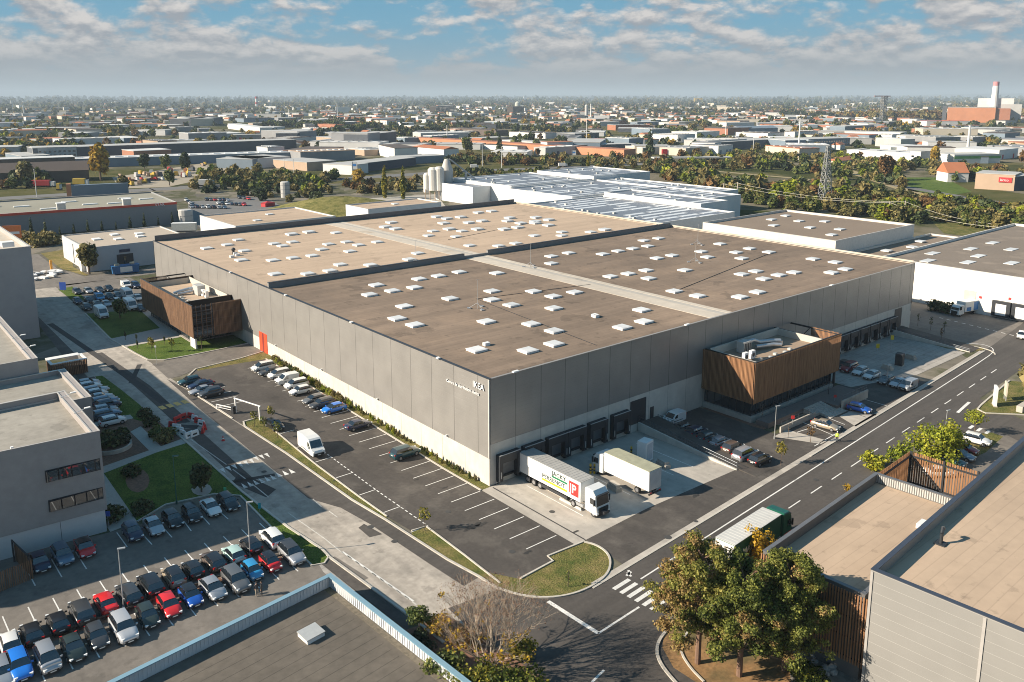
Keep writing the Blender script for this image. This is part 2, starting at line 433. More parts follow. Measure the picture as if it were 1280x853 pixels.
def grass_mat(name, c1, c2, c3):
    m, nt, b = _nt(name)
    g = nt.nodes.new('ShaderNodeNewGeometry')
    n1 = nt.nodes.new('ShaderNodeTexNoise'); n1.inputs['Scale'].default_value = 0.35; n1.inputs['Detail'].default_value = 9; n1.inputs['Roughness'].default_value = 0.72
    n2 = nt.nodes.new('ShaderNodeTexNoise'); n2.inputs['Scale'].default_value = 5.0; n2.inputs['Detail'].default_value = 4
    L(nt, g.outputs['Position'], n1.inputs['Vector']); L(nt, g.outputs['Position'], n2.inputs['Vector'])
    rp = nt.nodes.new('ShaderNodeValToRGB'); e = rp.color_ramp.elements
    e[0].position = 0.36; e[0].color = (*c1, 1); e[1].position = 0.68; e[1].color = (*c3, 1); q = e.new(0.5); q.color = (*c2, 1)
    L(nt, n1.outputs[0], rp.inputs[0])
    mr = nt.nodes.new('ShaderNodeMapRange'); mr.inputs['From Min'].default_value = 0.3; mr.inputs['From Max'].default_value = 0.7; mr.inputs['To Min'].default_value = 0.55; mr.inputs['To Max'].default_value = 1.4
    L(nt, n2.outputs[0], mr.inputs[0])
    s = nt.nodes.new('ShaderNodeVectorMath'); s.operation = 'SCALE'; L(nt, rp.outputs[0], s.inputs[0]); L(nt, mr.outputs[0], s.inputs['Scale'])
    L(nt, s.outputs[0], b.inputs['Base Color']); b.inputs['Roughness'].default_value = 0.9; b.inputs['Specular IOR Level'].default_value = 0.1
    bp = nt.nodes.new('ShaderNodeBump'); bp.inputs['Strength'].default_value = 0.8; bp.inputs['Distance'].default_value = 0.15
    L(nt, n2.outputs[0], bp.inputs['Height']); L(nt, bp.outputs[0], b.inputs['Normal'])
    MATS[name] = m; return m
grass = grass_mat('grass_green', (0.055, 0.095, 0.018), (0.09, 0.135, 0.026), (0.12, 0.15, 0.035))
grass_dry = grass_mat('grass_dry', (0.10, 0.105, 0.028), (0.20, 0.165, 0.062), (0.27, 0.20, 0.09))
grass_mix = grass_mat('grass_mixed', (0.07, 0.095, 0.024), (0.15, 0.14, 0.045), (0.24, 0.185, 0.08))
def land_mat(name, cols, sc, stretch=1.0):
    m, nt, b = _nt(name)
    g = nt.nodes.new('ShaderNodeNewGeometry')
    n1 = nt.nodes.new('ShaderNodeTexNoise'); n1.inputs['Scale'].default_value = sc; n1.inputs['Detail'].default_value = 10; n1.inputs['Roughness'].default_value = 0.7
    v = nt.nodes.new('ShaderNodeTexVoronoi'); v.inputs['Scale'].default_value = sc * 3.3
    L(nt, g.outputs['Position'], n1.inputs['Vector']); L(nt, g.outputs['Position'], v.inputs['Vector'])
    hs = nt.nodes.new('ShaderNodeSeparateColor'); L(nt, v.outputs['Color'], hs.inputs[0])
    a = nt.nodes.new('ShaderNodeMath'); a.operation = 'MULTIPLY_ADD'; a.inputs[1].default_value = 0.35; L(nt, hs.outputs[0], a.inputs[0]); L(nt, n1.outputs[0], a.inputs[2])
    rp = nt.nodes.new('ShaderNodeValToRGB'); e = rp.color_ramp.elements
    n = len(cols); e[0].position = 0.38; e[0].color = (*cols[0], 1); e[1].position = 0.95; e[1].color = (*cols[-1], 1)
    for i in range(1, n - 1):
        q = e.new(0.38 + 0.57 * i / (n - 1)); q.color = (*cols[i], 1)
    L(nt, a.outputs[0], rp.inputs[0]); L(nt, rp.outputs[0], b.inputs['Base Color'])
    b.inputs['Roughness'].default_value = 1.0; b.inputs['Specular IOR Level'].default_value = 0.0
    MATS[name] = m; return m
land = land_mat('land', [(0.035, 0.046, 0.018), (0.07, 0.075, 0.028), (0.13, 0.115, 0.055), (0.05, 0.06, 0.024), (0.19, 0.165, 0.12), (0.10, 0.09, 0.06)], 0.006)
yard = land_mat('yard', [(0.10, 0.095, 0.085), (0.17, 0.155, 0.13), (0.08, 0.085, 0.045), (0.24, 0.21, 0.17), (0.13, 0.12, 0.10)], 0.03)

# ------------------------------------------------------------------ terrain, sheets
G = 30000.0
sheet('ground', [(-G, -G), (G, -G), (G, G), (-G, G)], land, -12)
sheet('industrial_yard', [(-160, -140), (230, -140), (230, 140), (330, 320), (60, 420), (-160, 330)], yard, -8)
# low blue hills on the far horizon
hb = MB(); hr = random.Random(3); prev = None
for i in range(61):
    a = R(-20 + i * 2.2); D = 27000 + 1500 * math.sin(i)
    h = 8 + max(0, 160 * math.exp(-((i - 13) / 8.0) ** 2) + 60 * math.exp(-((i - 30) / 9.0) ** 2)) * (0.7 + 0.5 * hr.random())
    p = (D * math.cos(a), D * math.sin(a))
    cur = [(p[0] * 0.93, p[1] * 0.93, -30), (p[0], p[1], h), (p[0] * 1.04, p[1] * 1.04, h * 0.9), (p[0] * 1.1, p[1] * 1.1, -30)]
    if prev: 
        for k in range(3): hb.quad(prev[k], cur[k], cur[k + 1], prev[k + 1])
    prev = cur
hills = hb.build('hills', mat('hill_woods', (0.05, 0.06, 0.035), 1.0, 0.2, 0.002)); hills['kind'] = 'structure'

# left street: old pale asphalt with a dark newer band and a trench
lr_R = [(-13.7, -22.8), (-14.9, -17.1), (-15.6, -11.7), (-16.3, 1.3), (-16.95, 8.8), (-17.4, 20), (-17.8, 32.8), (-18.7, 43.3), (-19.6, 55), (-20.2, 64), (-20.6, 72), (-20.5, 84), (-21.0, 93), (-22.0, 108), (-20.7, 135), (-19.7, 168), (-20, 205)]
lr_L = [(-31.5, 205), (-30.0, 165), (-30.4, 136.5), (-30.8, 98), (-32.4, 88.5), (-33.0, 62), (-28.6, 48), (-28.1, 39.3), (-27.75, 20.5), (-26.9, 7.6), (-26.1, 0.05), (-26.2, -2), (-25.05, -18.4), (-24.0, -38), (-22, -70), (-8, -70), (-10.6, -35.3), (-8.5, -26.4)]
sheet('left_road', lr_R[::-1] + [(-8.5, -26.4)] + lr_L[::-1][1:], asph_old, 0)
sheet('junction_road', [(-21.2, -19.5), (-14.9, -20.3), (-8.5, -26.5), (-5.5, -36), (-6, -70), (-22, -70), (-23.3, -40), (-21.5, -24)], asph_road, 1)
sheet('road_band', [(-17.4, -17.3), (-15.1, -17.0), (-15.7, -11.7), (-16.4, 1.3), (-17.05, 8.8), (-17.9, 32.8), (-18.9, 43.3), (-20.3, 64), (-21.3, 72), (-21.7, 54), (-21.4, 13), (-19.2, 8), (-18.4, 1.5), (-17.8, -11)], asph_road, 1)
sheet('road_band', [(-26.8, 22), (-24.9, 22), (-24.9, 70), (-26.2, 98), (-27.6, 98), (-27.2, 70)], asph_road, 1)
sheet('road_patch', [P(*q) for q in [(455, 655), (478, 668), (462, 672), (448, 660)]], asph_road, 2)
sheet('road_patch', [P(*q) for q in [(300, 590), (345, 612), (333, 622), (290, 604)]], asph_trench, 2)
sheet('trench_line', strip((-25.6, 60), (-29.6, 130), 1.3), asph_trench, 2)
sheet('trench_line', strip((-22.6, 84.5), (-27.2, 74.0), 0.9), asph_trench, 3)
sheet('trench_line', strip((-28.5, 24.3), (-22.0, 22.4), 0.9), asph_trench, 2)
sheet('left_pavement', [(-34.2, 58), (-32.4, 88.5), (-30.8, 98), (-30.4, 136.5), (-31.6, 136.5), (-33.2, 98), (-35.5, 60)], asph_new, 1)
sheet('dark_pavement', [P(*q) for q in [(408, 692), (515, 776), (508, 790), (395, 700)]], asph_new, 3)
sheet('light_pavement', [P(*q) for q in [(395, 700), (508, 788), (500, 800), (404, 715)]], concrete_d, 3)

# right-hand road, rotated a little against the warehouse
def rr(s, t): return (s - 0.06 * t, -26.5 + 0.062 * s + t)
sheet('right_road', [rr(-9, 0.2), rr(128, 0.2), rr(170, 2), rr(260, 6), rr(260, -8), rr(112, -9.2), rr(60, -9.3), rr(-9, -9.0)], asph_road, 2)
sheet('side_road', [rr(70, -9), rr(90, -9), rr(84, -18), rr(86, -60), rr(66, -60), rr(64, -22)], asph_road, 1)
sheet('cross_road', [rr(112, -9), rr(150, -9), rr(170, 60), (150, 60), (131, 20), (124, 20), rr(125.5, 2)], asph_mid, 1)
sheet('far_yard', [(108, 0), (131, 0), (131, 160), (128, 160), (128, 8)], asph_mid, 0)
sheet('loading_yard', [(128, -20), (175, -24), (175, 30), (128, 30)], asph_mid, 0)

# car park along the long sunlit wall
sheet('car_park', [(-1.7, -0.2), (-1.7, 72), (-5.8, 75.2), (-15, 74.3), (-19.3, 68), (-20.0, 63), (-18.7, 43.4), (-15.3, 43.6), (-15.8, 25), (-15.85, 21), (-15.7, 1.9), (-15.25, -3.3), (-13.2, -3.6), (-13.5, -12), (-13.9, -19.6), (-10.5, -20.4), (-6.2, -20.0), (-6.0, -18.8), (-0.3, -19.3)], asph_new, 1)
sheet('grass_verge', [(-1.7, -0.2), (-0.0, -0.2), (0, 76), (-1.7, 76)], grass_mix, 2)
sheet('grass_verge', [(-18.5, 41.5), (-17.9, 43.4), (-15.3, 43.5), (-15.8, 25), (-15.85, 21), (-15.7, 1.9), (-16.2, 1.3), (-16.9, 8.8), (-17.6, 28)], grass_mix, 2)
sheet('grass_verge', [(-15.3, -3.3), (-13.2, -3.6), (-13.5, -12), (-13.9, -19.6), (-14.9, -17.1), (-15.6, -11.7), (-15.9, -4.5)], grass_mix, 2)
island = [(-11.6, -20.3), (-6.2, -20.0), (-6.0, -18.8), (-0.4, -19.2), (0.3, -20.6), (0.2, -22.6), (-0.9, -24.4), (-3.2, -26.1), (-6.4, -26.7), (-9.4, -26.3), (-12.0, -24.9), (-13.8, -22.6), (-14.8, -19.9), (-13.9, -16.5)]
island = [Vector(p) for p in island[:3]] + soft(island[3:13], 2) + [Vector(p) for p in island[13:]]
sheet('grass_island', island, grass_mix, 3)
sheet('side_street', [(-20.6, 83.3), (0, 84.2), (0, 76.8), (-6, 75.2), (-15, 74.4), (-18.9, 72), (-21, 72)], asph_mid, 2)
sheet('grass_island', [(-15.1, 74.3), (-5.6, 75.2), (0, 76.6), (0, 72), (-2, 71.5), (-6, 72.2), (-15, 73.0)], grass_dry, 3)

# docks, ramps and apron in front of the dark wall
sheet('apron', [(-0.4, -26.3), (44, -24.0), (44, 0), (0, 0), (0.2, -19)], asph_new, 1)
sheet('dock_concrete', [(1.5, -0.0), (1.5, -19), (12, -18.6), (31.2, -19.2), (31.2, 0)], concrete, 2)
sheet('slab_strip', [(-1.6, -0.2), (1.5, -0.2), (1.5, -19.0), (-0.4, -19.1), (-1.6, -19.2)], concrete, 4)
strips('slab_groove', [((0.15, -0.6), (0.15, -19.0))], 0.22, asph_trench, 5)
strips('dock_marking', [((x, -3.2), (x, -14.5)) for x in (4.2, 8.9, 13.4, 18.2, 22.8, 27.2)], 0.13, paint_w, 4)
sheet('entrance_yard', [(36.2, -24.3), (47.5, -23.4), (47.5, 0), (36.2, 0)], asph_new, 2.5)
sheet('staff_parking', [(45.2, -23.4), (78.6, -21.7), (92, -20.9), (92, -9.5), (78.5, -10.0), (65, -13.5), (58, -15.9), (47, -15.5)], asph_new, 3.5)
sheet('dock_concrete', [(78, 0), (122.3, 0), (117.4, -16.9), (94.8, -16.8), (78, -12)], concrete_d, 4)
sheet('grass_verge', [(122.8, 0.5), (123.6, -18.3), (121.6, -18.5), (117.6, -13), (120.6, 0.5)], grass_dry, 5)
strips('footway', [(rr(-6, 0.35), rr(122, 0.35))], 0.9, concrete, 5)
strips('road_edge_line', (lambda q: list(zip(q, q[1:])))([rr(-1.2, -2.6)] + soft([rr(112, -1.95), rr(124.5, -1.7), rr(127.5, 1.8), rr(125, 4.6)], 3)), 0.2, paint_w, 5)
strips('centre_dashes', [(rr(14 + 6.2 * i, -5.9), rr(17.2 + 6.2 * i, -5.9)) for i in range(16)], 0.18, paint_w, 5)
strips('pedestrian_crossing', [(rr(-5.0, -1.5 - 1.04 * i - 0.25), rr(-2.2, -1.5 - 1.04 * i - 0.25)) for i in range(6)], 0.52, paint_w, 5)
strips('stop_line', [(P(685, 752), P(748, 792))], 0.5, paint_w, 5)
strips('stop_line', [(P(748, 792), P(799, 759)), (P(740, 853), P(755, 838))], 0.25, paint_w, 5)
strips('stop_line', [(rr(79.5, -9.0), rr(86.5, -8.6))], 0.5, paint_w, 5)
strips('stop_line', [(rr(73 + 0.2 * i, -15.5 + 1.3 * i), rr(74.8 + 0.2 * i, -15.5 + 1.3 * i)) for i in range(3)], 0.5, paint_w, 5)
strips('yard_dashes', [((143 - 0.17 * i * 2, -0.4 - i * 1.9), (143 - 0.17 * (i * 2 + 1), -1.35 - i * 1.9)) for i in range(11)], 0.3, paint_w, 5)

# kerbs
kerb('kerb', [(-14.8, -19.9), (-14.95, -17.1), (-15.65, -11.7), (-16.3, 1.3), (-16.95, 8.8), (-17.65, 28), (-18.6, 41.5), (-18.0, 43.5), (-15.3, 43.7)], kerb_m, 0.3)
kerb('kerb', island[:-1], kerb_m, 0.25)
kerb('kerb', [(-1.7, -0.2), (-1.7, 71.5)], kerb_m, 0.25)
kerb('kerb', [(-13.9, -19.5), (-13.5, -12), (-13.2, -3.6), (-15.25, -3.3)], kerb_m, 0.2)
kerb('kerb', [(-15.7, 1.9), (-15.85, 21), (-15.8, 25.4), (-15.25, 43.6)], kerb_m, 0.2)
kerb('kerb', [(-18.9, 46), (-19.9, 60), (-19.4, 67.5), (-18.0, 70.5), (-15.1, 74.2)], kerb_m, 0.3)
kerb('kerb', [(-15.0, 74.3), (-5.7, 75.2), (-0.1, 76.7)], kerb_m, 0.25)
kerb('kerb', [(0, 84.3), (-11.7, 83.9), (-18.0, 84.2), (-20.4, 86.5), (-21.1, 93), (-22.1, 108), (-20.8, 135)], kerb_m, 0.3)
kerb('kerb', [(-24.9, -24), (-25.1, -18.4), (-26.2, -2.2), (-26.05, 0.05), (-26.9, 7.6), (-27.75, 20.5), (-28.1, 39.3), (-28.3, 48)], kerb_m, 0.3)
kerb('kerb', [rr(-6.5, 0.0), rr(30, 0.0)], kerb_m, 0.3, 0.06)
kerb('kerb', [rr(44, 0.0), rr(122, 0.0)], kerb_m, 0.3, 0.1)
kerb('kerb', arc(119.5, -17.5, 4.2, -70, 30) + [(124, 0.5)], kerb_m, 0.25)

# bottom-left car park and lawns
sheet('staff_car_park', [(-61, 24), (-46, 20.6), (-41.9, 20.1), (-28.3, 19.6), (-28.4, -2.2), (-25.6, -2.4), (-24.8, -9), (-75, -12), (-75, 24)], asph_mid, 1)
sheet('lawn', [(-41.1, 38.0), (-33, 40.4), (-28.2, 41.0), (-27.8, 20.5), (-26.95, 7.6), (-26.1, 0.05), (-26.3, -2.0), (-27.2, -2.9), (-28.6, -2.5), (-28.5, 9.4), (-28.35, 19.5), (-30.95, 22.2), (-37.2, 23.3), (-41.4, 21.1)], grass, 6)
sheet('gravel_path', [(-44.8, 20.5), (-41.4, 21.1), (-41.1, 38.0), (-28.2, 41.0), (-28.4, 43.0), (-41.5, 40.2), (-44.8, 39)], gravel, 3)
sheet('shrub_bed', [(-41, 40.3), (-28.5, 43.1), (-28.9, 52), (-32, 56.5), (-41, 56.5)], mulch, 2)
sheet('gravel_path', [P(*q) for q in [(163, 540), (176, 533), (208, 565), (193, 570)]], gravel, 4)
sheet('gravel_path', [(-41, 56.4), (-31.8, 56.2), (-31.8, 58.2), (-41, 58.2)], gravel, 4)
sheet('side_car_park', [(-41, 58.4), (-32.8, 58.6), (-31.5, 82.5), (-41, 82)], asph_new, 2)
sheet('lawn', [(-33.2, 58.6), (-29.3, 50), (-29.2, 62), (-30.2, 82), (-31.4, 82.3)], grass, 3)
kerb('kerb', [(-41.4, 21.0), (-37.2, 23.2), (-30.95, 22.1), (-28.4, 19.4), (-28.55, 9.4), (-28.65, -2.5), (-27.3, -3.0), (-26.3, -2.1)], kerb_m, 0.22)
sheet('mulch_ring', [P(*q) for q in arc(172, 601, 15, 0, 360, 12)[:-1]], mulch, 8)
sheet('mulch_ring', [P(252 + 13 * math.cos(t), 612 + 8 * math.sin(t)) for t in [i * 0.6283 for i in range(10)]], gravel, 8)
sheet('planted_strip', [(-62, 1.9), (-28.8, .75), (-28.8, 1.75), (-62, 3.1)], mulch, 3)
# annex car park and lawns at the far end of the left street
sheet('far_car_park', [(-19.6, 168), (-19.8, 136), (-20.2, 129.5), (-9, 132), (0, 132), (0, 172), (-17, 174)], asph_mid, 1)
sheet('lawn', [(-20.6, 134.5), (-9.5, 130.7), (-9.5, 109.9), (-22.0, 107.6)], grass, 2)
sheet('gravel_path', [(-22.0, 107.5), (-10.85, 109.4), (-9.3, 131), (-7.6, 131), (-8.6, 100), (-10, 98.9), (-21.1, 98.9)], gravel, 3)
sheet('lawn', [(-21.0, 98.8), (-10.0, 98.8), (-8.6, 100), (-7, 106), (0, 106), (0, 85.4), (-11.7, 84.0), (-18, 84.4), (-20.3, 86.6), (-21.05, 93)], grass, 2)
sheet('far_street', [(-60, 176), (-20, 172), (0, 173), (60, 172), (60, 182), (0, 182), (-10, 182.5), (-13.5, 200), (-13, 232), (-22, 232), (-22, 190), (-60, 186)], asph_mid, 1)
sheet('grass_verge', [(-12.6, 200), (-12, 232), (-2, 236), (-9, 200), (-8.5, 183.5), (-9.5, 183)], grass_dry, 2)
sheet('lawn', [(-20, 168), (-19.8, 150), (-17, 150), (-16, 170)], grass, 3)
# right foreground
sheet('grass_verge', [P(*q) for q in [(1203, 520), (1226, 507), (1262, 476), (1300, 480), (1300, 520), (1240, 518)]], grass_mix, 3)
kerb('kerb', [P(*q) for q in [(1262, 476), (1226, 507), (1222, 512), (1232, 517), (1280, 519)]], kerb_m, 0.3)
sheet('bottom_right_yard', [P(*q) for q in [(1150, 560), (1230, 535), (1260, 545), (1290, 560), (1200, 640), (1080, 620)]], asph_mid, 3)
sheet('grass_verge', [P(*q) for q in [(1185, 545), (1240, 541), (1254, 546), (1232, 566), (1200, 580), (1180, 565)]], grass_mix, 4)
sheet('pine_bed', [P(*q) for q in [(830, 790), (828, 810), (842, 835), (870, 853), (900, 880), (1060, 880), (1080, 800), (960, 720), (880, 745)]], mat('pine_litter', (0.30, 0.17, 0.07), 0.95, 0.4, 2.0, var2=0.3, alt=(0.13, 0.10, 0.04)), 4)
sheet('rough_bank', [P(*q) for q in [(990, 880), (985, 800), (1020, 780), (1100, 830), (1100, 900)]], mat('stony_soil', (0.22, 0.20, 0.17), 0.95, 0.5, 1.2, var2=0.4, alt=(0.08, 0.075, 0.06)), 5)
kerb('kerb', soft([P(*q) for q in [(836, 786), (824, 800), (820, 815), (826, 832), (846, 856), (870, 880)]]), kerb_m, 0.3)
kerb('kerb', soft([P(*q) for q in [(862, 788), (853, 800), (850, 815), (862, 835), (880, 853)]]), kerb_m, 0.2)
sheet('shrub_ground', [P(*q) for q in [(500, 790), (560, 770), (760, 900), (560, 900), (470, 790)]], mulch, 4)

# parking lines
bays = [((-6.9, y), (-1.9, y)) for y in [-15.9 + 3.12 * i for i in range(28)]]
strips('bay_lines', bays, 0.14, paint_w, 4)
strips('bay_lines', [((-15.5, y), (-12.9, y)) for y in (-3.5, 3.1, 9.5, 16.05, 22.5, 28.9, 35.3)] + [((-19.0, y), (-14.2, y)) for y in (52.4, 55.4, 58.4, 61.4)], 0.14, paint_w, 4)
strips('bay_dashes', [((-12.95 + .004 * i, -3 + 1.05 * i), (-12.95 + .004 * i, -2.4 + 1.05 * i)) for i in range(34)], 0.16, paint_w, 4)
strips('bay_lines', [((x, 0.4 + 0.07 * (x + 60)), (x + 0.08, -4.6 + 0.07 * (x + 60))) for x in [-61.95 + 2.42 * i for i in range(15)]] +
       [((x, 9.6 + 0.045 * (x + 60)), (x + 0.08, 4.4 + 0.06 * (x + 60))) for x in [-60.75 + 2.42 * i for i in range(14)]], 0.13, paint_w, 4)
strips('bay_lines', [((x, 18.4), (x + 0.1, 13.6)) for x in (-54.6, -51.9, -49.3)] + [(P(146, 666), P(159, 684)), (P(178, 668), P(190, 681)), (P(206, 662), P(215, 672)), (P(230, 652), P(239, 664)), (P(254, 647), P(262, 656)), (P(276, 641), P(285, 649))], 0.13, paint_w, 4)
strips('road_line', [(P(360, 641), P(405, 673)), (P(405, 673), P(430, 693)), (P(238, 549), P(283, 581)), (P(291, 587), P(307, 599)), (P(315, 605), P(336, 622)), (P(391, 624), P(402, 634)), (P(411, 639), P(422, 647))], 0.16, paint_worn, 4)
strips('road_line', [(P(434 + 10.2 * i, 695 + 7.2 * i), P(439 + 10.2 * i, 698.8 + 7.2 * i)) for i in range(9)], 0.2, paint_worn, 4)
strips('edge_line', [(P(428, 690), P(517, 752))], 0.25, paint_w, 4)
strips('road_arrow_dashes', [(P(200 + 9.3 * i, 508 - 2.4 * i), P(206 + 9.3 * i, 511.5 - 2.4 * i)) for i in range(4)], 0.9, paint_y, 4)
strips('bay_lines', [(P(*a), P(*b)) for a, b in [((995, 541), (1030, 530)), ((1003, 528), (1043, 545)), ((1031, 521), (1056, 531)), ((1045, 509), (1083, 522)), ((1058, 503), (1095, 520)), ((1072, 497), (1110, 508)), ((1018, 558), (1047, 541))]], 0.15, paint_w, 5)
# shark teeth of the raised crossing on the left street
tm = MB()
def teeth(p0, p1, n, tip):
    a, b = P(*p0), P(*p1)
    for i in range(n):
        q0 = a.lerp(b, i / n); q1 = a.lerp(b, (i + 0.72) / n); c = (q0 + q1) / 2 + Vector(tip)
        vs = [(q.x, q.y, gz(q.y) + 0.02) for q in (q0, q1, c)]
        n_ = (Vector(vs[1]) - Vector(vs[0])).cross(Vector(vs[2]) - Vector(vs[0]))
        tm.add(vs if n_.z > 0 else vs[::-1], [(0, 1, 2)])
teeth((274, 587), (317, 573), 6, (0.0, -1.7, 0)); teeth((316, 572), (336, 566), 3, (0, -1.7, 0))
teeth((305, 611), (348, 598), 6, (0.0, 1.7, 0)); teeth((348, 597), (372, 590), 3, (0, 1.7, 0))
tm.build('crossing_teeth', paint_w)['kind'] = 'structure'
# bicycle mark and small white arrows
strips('pedestrian_mark', [(P(784, 716), P(789, 721)), (P(789, 715), P(783, 720)), (P(786, 713), P(786, 719))], 0.3, paint_w, 6)

# manholes, gullies and dark spills
iron = mat('cast_iron', (.06, .057, .054), .7, .2, 6)
for px, py, r in ((463, 659, .45), (493, 677, .4), (835, 672, .5), (870, 652, .3), (690, 640, .4), (640, 690, .4), (560, 640, .4), (365, 470, .4), (1020, 600, .4), (250, 705, .4), (120, 770, .4), (330, 590, .4), (290, 540, .35)):
    q = P(px, py); sheet('manhole', [(q.x + r * math.cos(a * .524), q.y + r * math.sin(a * .524)) for a in range(12)], iron, 7)
sr = random.Random(17); stain_m = mat('oil_stain', (.036, .033, .03), .7, .3, 2.5)
for px, py, r in ((592, 658, .9), (601, 656, .6), (585, 662, .5), (556, 610, .35), (402, 540, .5), (440, 505, .4), (660, 690, .5), (520, 600, .3), (720, 665, .4), (870, 620, .5), (420, 600, .35)):
    q = P(px, py); k = 14; rad = [r * sr.uniform(.45, 1.25) for _ in range(k)]; sheet('oil_stain', [(q.x + 1.5 * rad[a] * math.cos(a * 6.2832 / k), q.y + .6 * rad[a] * math.sin(a * 6.2832 / k)) for a in range(k)], stain_m, 6)
# ------------------------------------------------------------------ cladding materials
def clad_mat(name, c, rough, metal, pitch, line, axis_z=True, dark=0.82, noise=0.05, spec=0.5):
    """metal wall panels: fine horizontal joints every «pitch» metres"""
    if name in MATS: return MATS[name]
    m, nt, b = _nt(name)
    g = nt.nodes.new('ShaderNodeNewGeometry'); sp = nt.nodes.new('ShaderNodeSeparateXYZ'); L(nt, g.outputs['Position'], sp.inputs[0])
    d = nt.nodes.new('ShaderNodeMath'); d.operation = 'DIVIDE'; d.inputs[1].default_value = pitch; L(nt, sp.outputs[2 if axis_z else 0], d.inputs[0])
    f = nt.nodes.new('ShaderNodeMath'); f.operation = 'FRACT'; L(nt, d.outputs[0], f.inputs[0])
    c_ = nt.nodes.new('ShaderNodeMath'); c_.operation = 'LESS_THAN'; c_.inputs[1].default_value = line; L(nt, f.outputs[0], c_.inputs[0])
    n1 = nt.nodes.new('ShaderNodeTexNoise'); n1.inputs['Scale'].default_value = 0.25; n1.inputs['Detail'].default_value = 5; L(nt, g.outputs['Position'], n1.inputs['Vector'])
    mr = nt.nodes.new('ShaderNodeMapRange'); mr.inputs['From Min'].default_value = 0.3; mr.inputs['From Max'].default_value = 0.7; mr.inputs['To Min'].default_value = 1 - noise; mr.inputs['To Max'].default_value = 1 + noise; L(nt, n1.outputs[0], mr.inputs[0])
    k = nt.nodes.new('ShaderNodeMath'); k.operation = 'MULTIPLY_ADD'; k.inputs[1].default_value = dark - 1; k.inputs[2].default_value = 1.0; L(nt, c_.outputs[0], k.inputs[0])
    mu = nt.nodes.new('ShaderNodeMath'); mu.operation = 'MULTIPLY'; L(nt, k.outputs[0], mu.inputs[0]); L(nt, mr.outputs[0], mu.inputs[1])
    s = nt.nodes.new('ShaderNodeVectorMath'); s.operation = 'SCALE'; s.inputs[0].default_value = c; L(nt, mu.outputs[0], s.inputs['Scale'])
    L(nt, s.outputs[0], b.inputs['Base Color']); b.inputs['Roughness'].default_value = rough; b.inputs['Metallic'].default_value = metal; b.inputs['Specular IOR Level'].default_value = spec
    bp = nt.nodes.new('ShaderNodeBump'); bp.inputs['Strength'].default_value = 0.4; bp.inputs['Distance'].default_value = 0.03; bp.invert = True
    L(nt, c_.outputs[0], bp.inputs['Height']); L(nt, bp.outputs[0], b.inputs['Normal'])
    MATS[name] = m; return m
clad = clad_mat('grey_cladding', (0.285, 0.27, 0.252), 0.38, 0.2, 0.62, 0.07, dark=0.9, noise=.09)
clad_joint = mat('cladding_joint', (0.10, 0.095, 0.09), 0.6)
precast = mat('precast_concrete', (0.56, 0.52, 0.46), 0.8, 0.08, 0.4, var2=0.08, streak=(.8, .8, .08))
coping = mat('dark_coping', (0.055, 0.058, 0.065), 0.45, 0.1, 1.0, metal=0.3)
roof_tan = mat('roof_tan', (0.46, 0.34, 0.24), 0.9, 0.07, 0.6, var2=0.12, scale2=0.03, seams=((1, 1.05, .10, .11),), spots=.18, streak=(.04, .3, .10))
roof_brown = mat('roof_brown', (0.205, 0.148, 0.105), 0.9, 0.12, 0.6, var2=0.2, scale2=0.035, alt=(0.235, 0.168, 0.117), seams=((1, 1.05, .10, .15),), spots=.27, streak=(.05, .35, .14))
roof_pale = mat('roof_pale_strip', (0.52, 0.455, 0.375), 0.85, 0.12, 0.5, var2=0.1, alt=(0.44, 0.36, 0.27), altp=(0.55, 0.7))
roof_pgrey = mat('roof_pale_grey', (0.43, 0.395, 0.345), 0.85, 0.1, 0.5, spots=.15)
white_p = mat('white_paint', (0.78, 0.77, 0.75), 0.5, 0.06, 0.5)
sky_dome = mat('skylight_dome', (0.70, 0.69, 0.67), 0.3, 0.12, 0.35)
steel_dark = mat('dark_steel', (0.03, 0.032, 0.036), 0.5, 0.1, 2.0)
rubber = mat('black_rubber', (0.018, 0.018, 0.02), 0.7, 0.15, 2.0)
galv = mat('galvanised', (0.48, 0.49, 0.50), 0.4, 0.1, 2.0, metal=0.6)
red_p = mat('orange_red_door', (0.62, 0.07, 0.025), 0.5, 0.06, 1.0)

WX, WY, WT = 127.7, 146.3, 15.85
wh = thing('warehouse', 'huge grey clad warehouse with four tan roof bays filling the middle of the picture', 'warehouse')
def wall_panels(xa, ya, xb, yb, z0, z1, pitch, t=0.25, out=(0, 0)):
    m = MB(); d = Vector((xb - xa, yb - ya)); n = d.length; d.normalize(); no = Vector(out)
    a = Vector((xa, ya)); b = Vector((xb, yb)); c = b - no * t; e = a - no * t
    m.prism([a, b, c, e], z0, z1)
    m.cur = 1; k = pitch
    while k < n - 0.5:
        p = a + d * k + no * 0.004; q = d * 0.045
        m.prism([p - q, p + q, p + q - no * 0.05, p - q - no * 0.05], z0 + 0.02, z1 - 0.02); k += pitch
    return m
wall_panels(0, WY, 0, 0, 4.13, WT, 5.75, out=(-1, 0)).build('wall_cladding', [clad, clad_joint], wh)
wall_panels(0.02, 0, WX - 0.02, 0, 6.2, WT, 4.84, out=(0, -1)).build('wall_cladding', [clad, clad_joint], wh)
wall_panels(WX, 0, WX, WY, 4.2, WT, 5.8, out=(1, 0)).build('wall_cladding', [clad, clad_joint], wh)
wall_panels(WX, WY, 0, WY, 0.5, WT, 5.8, out=(0, 1)).build('wall_cladding', [clad, clad_joint], wh)
m = MB(); m.cur = 0; m.box(0.03, 0.03, 0, 0.27, WY - .03, 4.128); m.box(0.27, 0.03, 0, WX - 0.27, 0.27, 6.198); m.box(WX - 0.27, 0.03, 0, WX - 0.03, WY - .03, 4.198)
m.cur = 1
